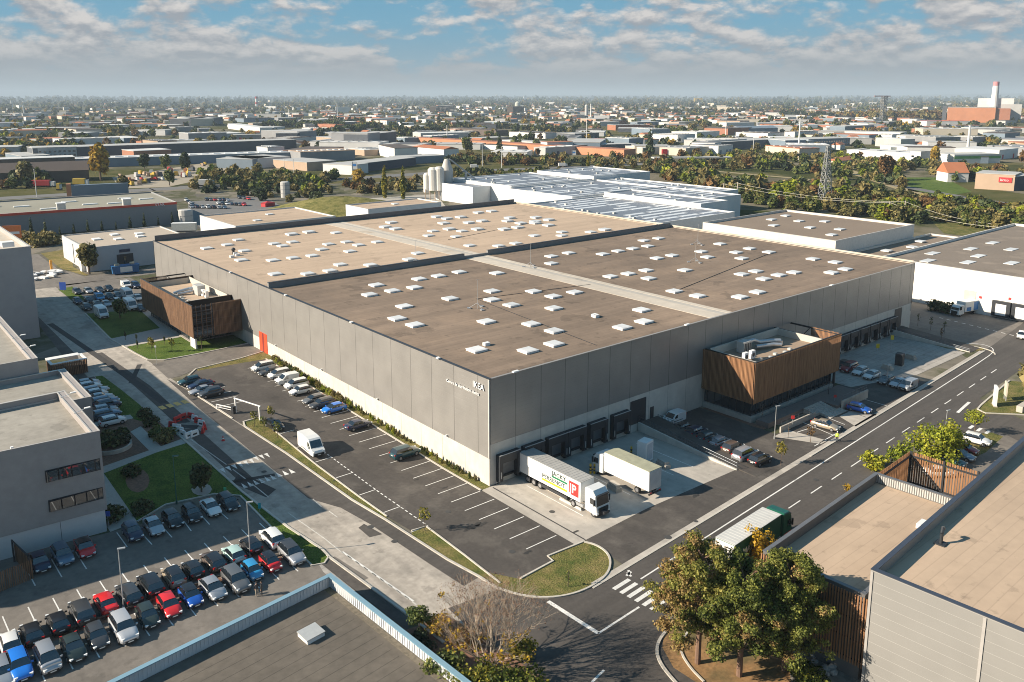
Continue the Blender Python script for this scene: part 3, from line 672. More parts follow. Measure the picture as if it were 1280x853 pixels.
for k in range(26): m.box(0.026, 5.75 * k - 0.02, 1.4 * min(1, k / 12), 0.031, 5.75 * k + 0.02, 4.1)
for k in range(1, 26): m.box(4.84 * k - 0.02, 0.026, 0, 4.84 * k + 0.02, 0.031, 6.18)
m.build('base_wall', [precast, clad_joint], wh)
# corner flashing, copings
m = MB(); m.box(-0.03, -0.03, 4.2, 0.16, -0.006, WT); m.box(-0.03, -0.03, 4.2, -0.006, 0.2, WT)
m.build('corner_trim', mat('pale_trim', (0.5, 0.48, 0.45), 0.5), wh)
m = MB(); m.box(-0.07, -0.07, WT + 0.002, 0.42, WY + .07, WT + 0.09); m.box(0.42, WY - 0.35, WT + 0.002, WX - .4, WY + .07, WT + 0.09); m.box(WX - 0.4, -0.07, WT + 0.002, WX + 0.07, WY + .07, WT + 0.09)
m.build('coping', coping, wh)
B('box', 0.42, -0.07, WT + 0.002, WX - 0.4, 0.3, WT + 0.07).build('coping', mat('pale_coping', (0.42, 0.38, 0.34), 0.4, metal=0.4), wh)
RZ = 15.35
FY = 73.2                                            # fire wall between front and back bays
for nm, m_, x0, x1, y0, y1 in (('front', roof_brown, 0.3, 50.6, 0.3, FY - .3), ('front', roof_brown, 57.2, WX - .3, 0.3, FY - .3), ('back', roof_tan, 0.3, 50.6, FY + .3, WY - .3), ('back', roof_tan, 57.2, WX - .3, FY + .3, WY - .3)):
    B('box', x0, y0, RZ - 0.4, x1, y1, RZ + 0.3).build('roof', m_, wh)
# pale valley strips between the bays, with slightly raised edges
for y0, y1 in ((0.3, FY - 0.35), (FY + 0.35, WY - 0.4)):
    m = MB(); m.box(50.65, y0, RZ - 0.3, 54.4, y1, RZ + 0.34); m.box(55.9, y0, RZ - .3, 57.15, y1, RZ + 0.36); m.cur = 1; m.box(54.402, y0, RZ - .3, 55.898, y1, RZ + .33)
    m.build('roof_strip', [roof_pale, roof_pgrey], wh)
m = MB(); m.box(0.35, FY - 0.28, RZ - 0.1, 50.2, FY + 0.28, RZ + 1.45); m.box(57.4, FY - 0.28, RZ - 0.1, WX - .4, FY + 0.28, RZ + 1.45); m.box(50.2, FY - 0.28, RZ - 0.1, 57.4, FY + 0.28, RZ + 0.9)
m.build('fire_wall', mat('membrane_grey', (0.21, 0.205, 0.20), 0.7, 0.1, 0.6), wh)
m = MB(); m.box(0.35, FY - 0.36, RZ + 1.452, 50.2, FY + 0.36, RZ + 1.53); m.box(57.4, FY - 0.36, RZ + 1.452, WX - .4, FY + 0.36, RZ + 1.53)
m.build('fire_wall_coping', coping, wh)
B('box', 0.4, WY - 0.32, RZ, WX - .4, WY - 0.05, RZ + 1.9).build('parapet', mat('membrane_dark', (0.13, 0.13, 0.135), 0.7), wh)
B('box', WX - 0.3, 0.3, RZ, WX - 0.06, WY - .3, RZ + 1.0).build('parapet', roof_pale, wh)
# skylights: surveyed one by one
sl = []
for cx_, cy_, s_, pts in (
    (420, 280, 2.909, [(122,254),(147,219),(205,240),(285,228),(302,197),(373,186),(448,172),(415,268),(248,296),(222,340),(287,363),(512,453),(547,351),(567,272),(567,241),(585,176),(638,291),(710,360),(793,385),(792,303),(790,260),(718,242),(868,245),(698,456),(793,432),(1041,372),(1111,309),(1120,351),
        (783,115),(846,103),(783,141),(970,107),(1026,96),(1080,87),(1120,58),(1134,78),(1173,50),(998,188),(1063,178),(1128,166),(1137,195),(1167,122),(1222,112),(1230,241),
        (39,63),(82,74),(150,63),(50,97),(15,145),(125,146),(266,126),(297,104),(722,40),(822,27),(821,40),(926,27),(978,19),(654,68),(592,77),(724,-5),(772,3)]),
    (850, 280, 2.942, [(147,71),(78,99),(101,119),(207,102),(256,88),(227,124),(327,101),(489,126),(571,138),(557,176),(608,163),(18,167),(227,182),(279,171),(308,199),(363,185),(419,175),(285,247),(220,265),(65,261)]),
    (0, 280, 2.942, [(760,87),(836,74),(877,56),(899,96),(887,130),(1003,131),(1012,181),(1132,180),(1213,169),(1245,145),(1077,122),(1148,114),(1183,91),(1208,72),(1008,70),(1040,78),(1076,64),(1072,36),(1136,28),(1236,30)]),
    (440, 180, 6.4, [(315,625),(265,660),(350,676),(677,579),(760,594),(870,582),(733,631),(935,626),(1011,546),(1117,535),(1042,613),(777,677),(880,692),(1003,678),(648,692),(613,728),(835,736),(1217,679),(943,807),(1175,808),(1245,613),(1262,588)]),
    (540, 220, 7.975, [(1035,410),(1030,450),(885,467),(1165,433),(855,508),(840,662)])):
    for a, b in pts:
        d = ray(cx_ + a / s_, cy_ + b / s_); t = (RZ + 0.65 - CAM.z) / d.z; q = CAM + d * t; sl.append((q.x, q.y))
m = MB(); m.box(-1.22, -1.17, 0, 1.22, 1.17, 0.24); m.cur = 1
m.add([(-1.28, -1.23, .245), (1.28, -1.23, .245), (1.28, 1.23, .245), (-1.28, 1.23, .245), (-1.0, -.95, .40), (1.0, -.95, .40), (1.0, .95, .40), (-1.0, .95, .40), (-1.28, -1.23, .31), (1.28, -1.23, .31), (1.28, 1.23, .31), (-1.28, 1.23, .31)],
      [(4, 5, 6, 7), (8, 9, 5, 4), (9, 10, 6, 5), (10, 11, 7, 6), (11, 8, 4, 7), (0, 1, 9, 8), (1, 2, 10, 9), (2, 3, 11, 10), (3, 0, 8, 11), (0, 3, 2, 1)])
sky_me = m.mesh('skylight', [white_p, sky_dome])
sl.sort(key=lambda q: (q[0] - CAM.x) ** 2 + (q[1] - CAM.y) ** 2)
sl_f = []
for q in sl:
    if 2.5 < q[0] < WX - 2.5 and 2.5 < q[1] < WY - 3 and not (49.3 < q[0] < 58.5) and abs(q[1] - FY) > 2 and all(math.hypot(q[0] - p[0], q[1] - p[1]) > 2.6 for p in sl_f): sl_f.append(q)
for q in sl_f[:100]:
    o = bpy.data.objects.new('skylight', sky_me); col.objects.link(o); o.parent = wh; o.location = (q[0], q[1], RZ + 0.3)
if len(sl_f) > 100:
    m = MB()
    for q in sl_f[100:]:
        m.cur = 0; m.box(q[0] - 1.35, q[1] - 1.3, RZ + .3, q[0] + 1.35, q[1] + 1.3, RZ + .62); m.cur = 1; m.box(q[0] - 1.42, q[1] - 1.37, RZ + .625, q[0] + 1.42, q[1] + 1.37, RZ + .78)
    o = m.build('skylight', [white_p, sky_dome], wh); o['kind'] = 'stuff'
# roof masts, cables, small vents
def mast(x, y, h=5.5):
    m = MB(); z = RZ + 0.3
    m.tube((x, y, z), (x, y, z + h), 0.05, 0.03, 6)
    for a in (0.4, 2.5, 4.6):
        m.tube((x, y, z + 1.1), (x + 1.6 * math.cos(a), y + 1.6 * math.sin(a), z + 0.15), 0.04, n=5); m.obox((x + 1.6 * math.cos(a), y + 1.6 * math.sin(a), z + 0.1), (0.3, 0.3, 0.1), a)
    m.tube((x - 0.5, y, z + h), (x + 0.5, y, z + h), 0.02, n=4)
    return m.build('roof_mast', galv, wh)
for px_, py_ in ((597, 386), (663, 334), (869, 328), (520, 330), (872, 306)):
    d = ray(px_, py_); q = CAM + d * ((RZ + 0.3 - CAM.z) / d.z); mast(q.x, q.y)
m = MB(); vr = random.Random(5)
for (a, b) in (((595, 374), (745, 432)), ((597, 374), (738, 356)), ((840, 366), (960, 318)), ((560, 300), (660, 280))):
    p0, p1 = [CAM + ray(*q) * ((RZ + 0.3 - CAM.z) / ray(*q).z) for q in (a, b)]
    m.tube(p0 + Vector((0, 0, .06)), p1 + Vector((0, 0, .06)), 0.05, n=4)
m.build('roof_cable', steel_dark, wh)
m = MB()
for q in ((743, 396), (745, 397), (608, 432), (294, 318), (297, 320), (290, 322)):
    d = ray(*q); p = CAM + d * ((RZ + 0.3 - CAM.z) / d.z); m.box(p.x - 0.5, p.y - 0.35, RZ + .3, p.x + 0.5, p.y + 0.35, RZ + 0.8)
m.build('roof_vent', white_p, wh)
d = ray(292, 318); p = CAM + d * ((RZ + 0.3 - CAM.z) / d.z)
m = MB(); m.tube((p.x, p.y, RZ + .3), (p.x, p.y, RZ + 1.3), 0.3, n=10); m.lathe([(0.5, 1.3), (0.55, 1.6), (0.3, 1.9), (0.05, 2.0)], 10, (p.x, p.y, RZ)); m.build('roof_ventilator', steel_dark, wh)
# light fittings on the roof edge
m = MB()
for x in (4.7, 43, 90): m.box(x - .5, -0.35, WT + .1, x + .5, 0.1, WT + .3)
for y in (12, 38, 64, 92): m.box(-0.35, y - .3, WT + .1, 0.1, y + .3, WT + .3)
m.build('edge_light', white_p, wh)
# dock shelters: black frame, grey door with vision slot, bumpers
shelter_dark = mat('shelter_black', (0.022, 0.025, 0.03), 0.6, 0.15, 1.5)
hvac_l = mat('light_trim', (.42, .43, .44), .5)
door_grey = mat('dock_door', (0.10, 0.11, 0.12), 0.5, 0.08, 1.0)
m = MB(); m.box(-1.95, -0.9, 0.55, -1.35, 0, 4.0); m.box(1.35, -0.9, 0.55, 1.95, 0, 4.0); m.box(-1.95, -0.9, 4.002, 1.95, 0, 4.45); m.box(-1.349, -0.85, 3.2, 1.349, -0.75, 3.999)
sh_me = m.mesh('dock_shelter', shelter_dark)
m = MB(); m.box(-1.3, -0.12, 1.2, 1.3, -0.03, 3.3)
for i in range(1, 4): m.box(-1.3, -0.135, 1.2 + 0.52 * i - .02, 1.3, -0.121, 1.2 + 0.52 * i + .02)
sd_me = m.mesh('door', door_grey)
m = MB(); m.box(-1.9, -0.5, 0.35, -1.5, -0.0, 1.1); m.box(1.5, -0.5, 0.35, 1.9, 0, 1.1); m.box(-1.2, -0.55, 1.0, 1.2, 0, 1.18)
sb_me = m.mesh('bumper', rubber)
st_me = B('box', -1.95, -0.94, 4.452, 1.95, -0.84, 4.53).mesh('shelter_trim', hvac_l)
sg_me = B('box', -.04, -0.92, 1.0, .04, -0.902, 2.0).mesh('guide_plate', white_p)
for x in [3.15, 7.85, 12.5, 16.5, 21.25, 26.5] + [95.9, 100.2, 104.5, 108.8, 113.2, 117.4]:
    o = bpy.data.objects.new('dock_shelter', sh_me); col.objects.link(o); o.parent = wh; o.location = (x, 0.0, 0.0)
    for n_, me in (('door', sd_me), ('bumper', sb_me), ('shelter_trim', st_me)):
        c = bpy.data.objects.new(n_, me); col.objects.link(c); c.parent = o
    for gx in (-1.74, 1.74): c = bpy.data.objects.new('guide_plate', sg_me); col.objects.link(c); c.parent = o; c.location = (gx, 0, 0)
B('box', 29.3, -0.06, 1.36, 33.1, 0.02, 5.45).build('dock_door', mat('dark_shutter', (0.03, 0.034, 0.04), 0.5), wh)
B('box', 34.2, -0.05, 1.30, 35.1, 0.02, 3.3).build('side_door', mat('dark_shutter', (0.03, 0.034, 0.04)), wh)
B('box', 119.5, -0.06, 1.36, 122.9, 0.02, 5.9).build('dock_door', mat('dark_shutter', (0.03, 0.034, 0.04)), wh)
m = MB(); m.box(-0.06, 74.4, 1.42, 0.02, 78.3, 5.6); m.cur = 1; m.box(-0.075, 75.95, 1.42, -0.062, 76.75, 5.5)
m.build('dock_door', [red_p, mat('dark_red_slot', (0.18, 0.02, 0.015))], wh)
# sign letters on the sunlit wall
lt = mat('sign_letter', (0.85, 0.84, 0.82), 0.35, 0.03); ld = mat('sign_letter_back', (0.16, 0.15, 0.14), 0.5)
def wall_text(s, size, y, z):
    text(s, size, lt, wh, (-0.14, y, z), (math.pi / 2, 0, -math.pi / 2), 'sign_letters', 0.06)
    text(s, size, ld, wh, (-0.045, y - 0.03, z - 0.05), (math.pi / 2, 0, -math.pi / 2), 'sign_letters', 0.03)  # darker copy of the letters behind them, set lower and to the right
wall_text('IKEA', 1.25, 3.5, 13.95)
wall_text('Centre de distribution clients', 0.66, 9.95, 12.95)
# security cameras and wall lamps
m = MB()
for y in (10, 30, 50, 70): m.box(-0.35, y, 4.3, -0.02, y + 0.25, 4.5)
m.build('wall_lamp', white_p, wh)

# ------------------------------------------------------------------ ramps and retaining walls
rail_m = mat('rail_steel', (0.10, 0.11, 0.125), 0.4, 0.1, 2.0, metal=0.4)
m = MB()
def ramp_solid(x0, x1, y0, y1, z0, z1, mb):
    mb.add([(x0, y0, 0), (x1, y0, 0), (x1, y1, 0), (x0, y1, 0), (x0, y0, z0), (x1, y0, z0), (x1, y1, z1), (x0, y1, z1)],
           [(0, 3, 2, 1), (4, 5, 6, 7), (0, 1, 5, 4), (1, 2, 6, 5), (2, 3, 7, 6), (3, 0, 4, 7)])
ramp_solid(31.5, 36.0, -22.5, 0.0, 0.02, 1.34, m); o = m.build('dock_ramp', asph_new); o['kind'] = 'structure'
def retaining(name, label, x, y0, y1, z0, z1, t=0.3, rail=1.0):
    t_ = thing(name, label, 'wall', (x, y0, 0))
    m = MB(); ramp_solid(-t / 2, t / 2, 0, y1 - y0, z0, z1, m); m.build('wall', precast, t_)
    m = MB(); n = 12
    for i in range(n + 1):
        f = i / n; y = f * (y1 - y0); z = z0 + (z1 - z0) * f; m.tube((0, y, z), (0, y, z + rail), 0.03, n=5)
    for h in (0.5, 1.0): m.tube((0, 0, z0 + rail * h), (0, y1 - y0, z1 + rail * h), 0.03, n=5)
    m.build('railing', rail_m, t_)
    B('add', [(0.0, 0, z0 + .05), (0.0, y1 - y0, z1 + .05), (0.0, y1 - y0, z1 + rail * .95), (0.0, 0, z0 + rail * .95)], [(0, 1, 2, 3)])
    m = MB()
    for i in range(60):
        f = (i + .5) / 60; y = f * (y1 - y0); z = z0 + (z1 - z0) * f; m.box(-0.008, y - .018, z + .06, 0.008, y + .018, z + rail * .96)
    m.build('railing_infill', rail_m, t_)
retaining('retaining_wall', 'low white retaining wall with steel railing between the loading bays and the ramp', 31.3, -19.4, -0.1, 0.12, 1.5)
retaining('retaining_wall', 'retaining wall with steel railing between the ramp and the cars in the shade', 36.15, -18.5, -0.1, 0.3, 0.9, rail=.7)
m = MB(); ramp_solid(118.8, 123.6, -17.5, 0.0, 0.03, 1.34, m); o = m.build('dock_ramp', asph_new); o['kind'] = 'structure'
retaining('retaining_wall', 'low dark retaining wall with railing at the far end of the second loading yard', 118.6, -17.3, -0.1, 0.1, 1.4, rail=0.6)
# ------------------------------------------------------------------ the two timber-screened office annexes
def timber_mat(name, c1, c2, sc=1.0):
    m, nt, b = _nt(name)
    g = nt.nodes.new('ShaderNodeNewGeometry')
    mp = nt.nodes.new('ShaderNodeMapping'); mp.inputs['Scale'].default_value = (3.0, 3.0, 0.35); L(nt, g.outputs['Position'], mp.inputs[0])
    n1 = nt.nodes.new('ShaderNodeTexNoise'); n1.inputs['Scale'].default_value = sc; n1.inputs['Detail'].default_value = 5; L(nt, mp.outputs[0], n1.inputs['Vector'])
    a = nt.nodes.new('ShaderNodeMath'); a.operation = 'MULTIPLY_ADD'; a.inputs[1].default_value = 0.3; L(nt, g.outputs['Random Per Island'], a.inputs[0]); L(nt, n1.outputs[0], a.inputs[2])
    rp = nt.nodes.new('ShaderNodeValToRGB'); e = rp.color_ramp.elements; e[0].position = 0.35; e[0].color = (*c1, 1); e[1].position = .85; e[1].color = (*c2, 1)
    L(nt, a.outputs[0], rp.inputs[0]); L(nt, rp.outputs[0], b.inputs['Base Color']); b.inputs['Roughness'].default_value = 0.7
    MATS[name] = m; return m
timber = timber_mat('timber_slats', (0.19, 0.09, 0.04), (0.35, 0.175, 0.08))
timber_d = timber_mat('timber_slats_weathered', (0.10, 0.052, 0.028), (0.24, 0.13, 0.07))
backing = mat('timber_backing', (0.045, 0.028, 0.018), 0.9, 0.2, 1.0)
win = glass('office_glass', (0.012, 0.02, 0.028), 0.06)
mullion = mat('mullion', (0.03, 0.033, 0.038), 0.4)
hvac = mat('hvac_grey', (0.52, 0.52, 0.50), 0.45, 0.1, 1.5, metal=0.3)
def slats_line(m, a, b, z0, z1, out, pitch=0.25, w=0.16, t=0.06, skip=None):
    a, b = Vector(a), Vector(b); d = b - a; n = d.length; d.normalize(); o = Vector(out); k = pitch / 2; r = random.Random(int(n * 10))
    while k < n:
        if not skip or not skip(k):
            p = a + d * k; q = d * (w / 2); j = r.uniform(-.012, .012)
            m.prism([p - q + o * j, p + q + o * j, p + q + o * (t + j), p - q + o * (t + j)], z0 + r.uniform(-.02, .02), z1 + r.uniform(-.03, .03))
        k += pitch
def annex(label, loc, rz, Ln, D, gl, z0, z1, flip, tm):
    t = thing('office_annex', label, 'office building', loc, rz)
    well = (lambda x: x > Ln - 5.2)                   # open terrace behind the screen at this end
    rx0, rx1 = (0.5, Ln * 0.80) if not flip else (5.5, Ln - 5.0)
    zr = z1 - 1.25
    # timber screen on three sides
    for nm, a, b, out in (('timber_screen', (0, -D), (Ln, -D), (0, -1)), ('timber_screen', (0, -0.02), (0, -D), (-1, 0)), ('timber_screen', (Ln, -0.02), (Ln, -D), (1, 0))):
        end_open = (nm and ((out == (1, 0) and not flip) or (out == (-1, 0) and flip)))
        lat = flip and out == (1, 0)
        m = MB(); m.cur = 0
        if end_open: slats_line(m, (a[0], -D * 0.42), b, z0, z1, out)
        elif lat:
            slats_line(m, a, (b[0], -D * 0.58), z0, z1, out)
            slats_line(m, (a[0], -D * .58), b, z0, z1, out, pitch=1.05, w=0.10)
        else: slats_line(m, a, b, z0, z1, out)
        m.cur = 1
        hs = 3 if not (end_open or lat) else 5
        for i in range(hs):
            z = z0 + 0.25 + (z1 - z0 - .5) * i / (hs - 1); av, bv = Vector(a), Vector(b); o = Vector(out)
            m.prism([av - o * .02, bv - o * .02, bv - o * .12, av - o * .12], z - .07, z + .07)
        if lat:
            for i in range(8):
                z = z0 + 0.5 + (z1 - z0 - 1.0) * i / 7
                m.prism([(Ln - .1, -D), (Ln - .1, -D * .6), (Ln - .25, -D * .6), (Ln - .25, -D)], z - .10, z + .10)
            for y in (-D * 0.6, -D * .8): m.box(Ln - .3, y - .08, z0, Ln - .12, y + .08, z1)
        if end_open:
            ay, by = -0.1, -D * 0.42
            for u, v in (((a[0], ay, z1 - .1), (a[0], by, z1 - .1)), ((a[0], ay, z0 + 2), (a[0], by, z1 - .1)), ((a[0], ay, z1 - 2.2), (a[0], by, z1 - 2.2))): m.tube(u, v, 0.1, n=4)
        m.build(nm, [tm, steel_dark], t)
    B('box', -0.06, -D - 0.1, z1 + .03, Ln + .06, -D + 0.12, z1 + 0.12).build('screen_coping', coping, t)
    # closed box behind the screen
    m = MB(); m.box(rx0, -D + 0.14, z0, rx1, -D + .3, z1 - .05); m.box(rx0, -D + .3, z0, rx0 + .25, -0.05, z1 - .05 if not flip else z1 + .35); m.box(rx1 - .25, -D + .3, z0, rx1, -0.05, z1 - .05)
    if not flip: m.box(rx1, -D + 0.14, z0, Ln - 0.14, -D + .2, z1 - 1.4)
    else: m.box(0.14, -D + 0.14, z0, rx0, -D + .2, z1 - 1.4); m.box(rx1, -D + .14, z0, Ln - .2, -D + .2, z1 - .4)
    m.build('wall', backing, t)
    pal = mat('parapet_pale', (0.50, 0.46, 0.40), 0.8, 0.06)
    m = MB(); m.box(rx0 + .25, -1.1, zr, rx1 - .25, -0.85, z1 + 0.15); m.box(rx1 - .5, -D + .3, zr, rx1 - .252, -1.1, z1 - .04); m.box(rx0 + .252, -D + .3, zr, rx0 + .5, -1.1, z1 - .04); m.box(rx0 + .25, -D + .302, zr, rx1 - .25, -D + .5, z1 - .12)
    m.build('parapet', pal if not flip else pal, t)
    B('box', rx0 + .24, -D + .31, zr - .3, rx1 - .24, -0.05, zr + .002).build('roof', roof_tan if flip else mat('roof_taupe', (0.30, 0.22, 0.155), 0.9, 0.08), t)
    # terrace floor in the open end, soffit under the box
    ex0, ex1 = (rx1, Ln - .15) if not flip else (rx1, Ln - .3)
    if flip: B('box', Ln - .32, -D * .57, z0 + .1, Ln - .2, -0.05, z1 - .15).build('wall', backing, t)
    B('box', ex0, -D + .2, z0 + .1, ex1, -0.05, z0 + .3).build('terrace_floor', concrete_d, t)
    if flip: B('box', 0.15, -D + .2, z0 + .1, rx0, -0.05, z0 + .3).build('terrace_floor', concrete_d, t)
    B('box', 0.1, -D + .05, z0 - .12, Ln - .1, -0.05, z0 - .01).build('soffit', steel_dark, t)
    # glazed ground floor
    gx0, gx1, gy = 0.9, Ln - (6.5 if flip else 1.0), -D + (1.6 if flip else 0.9)
    g = B('box', gx0, gy, gl, gx1, -0.1, z0 - .122).build('glazing', win, t)
    m = MB(); k = gx0
    while k <= gx1 + .01: m.box(k - .05, gy - .06, gl, k + .05, gy - .002, z0 - .13); k += 1.35
    k = gy
    while k < -0.2: m.box(gx0 - .06, k - .05, gl, gx0 - .002, k + .05, z0 - .13); m.box(gx1 + .002, k - .05, gl, gx1 + .06, k + .05, z0 - .13); k += 1.5
    m.build('mullion', mullion, g)
    B('box', gx0 - .5, gy - .5, 0.0, gx1 + .4, -0.06, gl - .002).build('plinth', concrete, t)
    m = MB()
    for x in ((Ln - .6, Ln - 3.4) if flip else (Ln - .6,)): m.box(x - .18, -D + .3, 0, x + .18, -D + .66, z0 - .125)
    if flip: m.box(Ln - 3.4, -D + .3, 0, Ln - 0.4, -D + .5, z0 - .13)
    m.build('pillar', white_p if flip else steel_dark, t)
    # roof plant
    ax = (rx0 + rx1) / 2 - (2 if not flip else -2)
    if not flip:
        h = B('box', ax - 3.2, -4.2, zr + .1, ax - 1.0, -2.7, zr + 2.1).build('air_handler', hvac, t)
        m = MB()
        for i in range(4): m.box(ax - 3.0 + .5 * i, -4.23, zr + .4, ax - 2.7 + .5 * i, -4.201, zr + 1.8)
        m.build('grille', steel_dark, h)
        m = MB(); m.path([(ax - 1, -3.4, zr + 1.7), (ax + 0.8, -3.4, zr + 1.7), (ax + 2.2, -3.6, zr + 1.1), (ax + 5, -4.4, zr + 1.0), (ax + 6.6, -5.2, zr + .9), (ax + 6.8, -5.3, zr + 0.1)], 0.38, 10)
        m.path([(ax + .5, -4.2, zr + .7), (ax + 4.2, -5.4, zr + .7), (ax + 5.4, -6.2, zr + .6)], 0.33, 10); m.build('duct', galv, t)
        cx0 = (2.9, 4.9)
    else:
        h = B('box', ax - 1.3, -4.6, zr + .1, ax + 1.9, -2.8, zr + 2.3).build('air_handler', hvac, t)
        m = MB(); m.path([(ax - 1.3, -4.2, zr + 1.4), (ax - 1.8, -5.2, zr + 1.2), (ax - 2.3, -7.4, zr + .8), (ax - 2.4, -8.6, zr + .5)], 0.36, 10); m.path([(ax - .8, -4.8, zr + .8), (ax - 1.2, -6.6, zr + .5), (ax - 1.4, -8, zr + .4)], 0.3, 10); m.build('duct', galv, t)
        cx0 = (rx1 - 7.5, rx1 - 5.8)
    for x in cx0:
        c = B('box', x - .55, -7.0 if not flip else -4.0, zr + .15, x + .55, -6.4 if not flip else -3.3, zr + 1.6).build('condenser', white_p, t)
        yy = -7.0 if not flip else -4.0
        m = MB(); m.lathe([(0.38, -0.02), (0.38, 0.0)], 12)
        for v in range(len(m.v)): q = m.v[v]; m.v[v] = (x + q[0], yy - .02 + q[2], zr + 0.9 + q[1])
        m.build('fan', steel_dark, c)
    m = MB()
    for i in range(5): m.box(ax - 4 + 2.3 * i, -8.2 - (i % 2) * .5, zr, ax - 3.4 + 2.3 * i, -7.6 - (i % 2) * .5, zr + .35)
    m.build('roof_vent', hvac, t)
    return t
annex('brown timber slatted office annex on the shaded front of the grey warehouse, above dark glazing', (47.9, 0, 0), 0.0, 27.6, 10.6, 0.95, 3.55, 10.75, False, timber)
annex('weathered timber slatted office annex on the sunlit long warehouse wall, with a lattice corner', (0, 122.5, 1.42), -math.pi / 2, 35.3, 10.6, 0.12, 2.45, 9.5, True, timber_d)
# entrance steps and terrace in front of the right-hand annex
t = thing('entrance_steps', 'pale concrete entrance steps and ramp below the timber office annex', 'steps', (58, -16, 0))
m = MB(); m.box(-9.5, 2.6, 0, 17, 5.0, 0.9); m.box(6.8, -0.5, 0, 17, 2.598, 0.9); m.build('terrace', mat('terrace_slab', (0.16, 0.13, 0.115), 0.9), t)
m = MB()
for i in range(6): m.box(1.2, 2.6 - 0.38 * (i + 1), 0, 6.7, 2.6 - 0.38 * i - .002, 0.9 - 0.075 * i)
for i in range(5): m.box(2.6, 0.3 - 0.42 * (i + 1), 0, 7.8, 0.3 - 0.42 * i - .002, 0.45 - 0.085 * i)
m.build('step', concrete, t)
m = MB(); m.box(-9.5, 0.25, 0, 1.1, 0.5, 1.0); m.box(7.9, -0.9, 0, 17.0, -0.65, 1.6); m.build('wall', concrete, t)
m = MB()
for x0, x1, y in ((-9.3, 1.0, .38), (8.0, 16.9, -.78)):
    z = 1.0 if y > 0 else 1.6
    for i in range(7): x = x0 + (x1 - x0) * i / 6; m.tube((x, y, z), (x, y, z + .95), .025, n=5)
    m.tube((x0, y, z + .95), (x1, y, z + .95), .03, n=5); m.tube((x0, y, z + .5), (x1, y, z + .5), .02, n=5)
for y0, z in ((2.5, .9),): m.path([(4, 2.5, 1.85), (4, .4, 1.4)], .025, 5); m.tube((4, 2.5, .9), (4, 2.5, 1.85), .025, n=5); m.tube((4, .4, .45), (4, .4, 1.4), .025, n=5)
m.build('railing', rail_m, t)
sheet('planting_bed', [(47.5, -0.8), (47.3, -11.6), (47.6, -13.2), (58, -12.6), (57, -11.2), (48.6, -11.2), (48.6, -.8)], mulch, 4)
sheet('pale_footpath', [(62.6, -18.2), (67, -18.2), (68.5, -21.9), (60.5, -22.3)], concrete, 5)
sheet('pale_footpath', [(46.2, -15.9), (50.5, -15.7), (51.5, -22.3), (49.5, -22.4), (47.3, -18)], concrete, 5)

# ------------------------------------------------------------------ neighbour buildings
def flat(name, label, cat, x0, y0, x1, y1, z0, z1, wm, rm, ph=0.5, cm=None, pt=0.3, rz=0.0, org=None):
    """flat-roofed building with real parapets; returns the thing (origin at x0, y0)"""
    org = org or (x0, y0)
    t = thing(name, label, cat, (org[0], org[1], z0), rz)
    w, d, h = x1 - x0, y1 - y0, z1 - z0
    m = MB(); m.box(0, 0, 0, w, pt, h); m.box(0, d - pt, 0, w, d, h); m.box(0, pt, 0, pt, d - pt, h); m.box(w - pt, pt, 0, w, d - pt, h)
    m.build('wall', wm, t)
    B('box', pt, pt, h - ph - .3, w - pt, d - pt, h - ph).build('roof', rm, t)
    if cm:
        m = MB(); e = 0.05
        m.box(-e, -e, h + .003, w + e, pt + e, h + .07); m.box(-e, d - pt - e, h + .003, w + e, d + e, h + .07); m.box(-e, pt + e, h + .003, pt + e, d - pt - e, h + .07); m.box(w - pt - e, pt + e, h + .003, w + e, d - pt - e, h + .07)
        m.build('coping', cm, t)
    return t
def roof_lights(t, pts, z, sx=1.2, sy=1.2, h=0.35, m_=None, name='skylight'):
    me = B('box', -sx, -sy, 0, sx, sy, h).mesh(name, m_ or sky_dome)
    for p in pts:
        o = bpy.data.objects.new(name, me); col.objects.link(o); o.parent = t; o.location = (p[0], p[1], z)
render_c = mat('grey_render', (0.33, 0.30, 0.285), 0.85, 0.1, 0.8, var2=0.08)
render_l = mat('pale_render', (0.55, 0.53, 0.50), 0.85, 0.08, 0.5)
roof_grey = mat('roof_grey', (0.30, 0.275, 0.235), 0.95, 0.14, 0.8, var2=0.16, scale2=0.1, spots=.2, seams=((1, 1.0, .08, .08),))
cop_l = mat('pale_metal_coping', (0.62, 0.57, 0.51), 0.4, 0.06, metal=0.3)
stain = mat('roof_stain', (0.11, 0.10, 0.09), 0.9, 0.3, 2.0)
# the office building on the left, in three steps
ob = thing('office_building', 'grey rendered flat-roofed office building in three steps at the left edge above the car park', 'office building', (-44.8, 20.9, 0))
def step(x0, x1, y0, y1, z1, roofz, z0=0):
    m = MB(); p = 0.9; m.box(x0, y0, z0, x1, y0 + .35, z1); m.box(x1 - p, y0 + .35, z0, x1, y1 - .35, z1); m.box(x0, y1 - .35, z0, x1, y1, z1); m.box(x0, y0 + .35, z0, x0 + .35, y1 - .35, z1)
    m.build('wall', render_c, ob)
    B('box', x0 + .35, y0 + .35, roofz - .4, x1 - p, y1 - .35, roofz).build('roof', roof_grey, ob)
    m = MB(); m.box(x0, y0 - .04, z1 + .003, x1 + .04, y0 + .1, z1 + .05); m.box(x1 - p - .12, y0 + .1, z1 + .003, x1 - p + .06, y1 - .35, z1 + .07); m.box(x1 - .1, y0 + .1, z1 + .003, x1 + .04, y1 - .35, z1 + .05); m.box(x0, y1 - .4, z1 + .003, x1 + .04, y1 + .03, z1 + .05)
    m.build('coping', cop_l, ob)
step(-36, 0, 0.0, 18.6, 13.7, 12.7, 3.2)
step(-36, 3.5, 19.2, 35.5, 11.8, 11.1)
step(-36, 0, 35.9, 72, 14.2, 13.4)
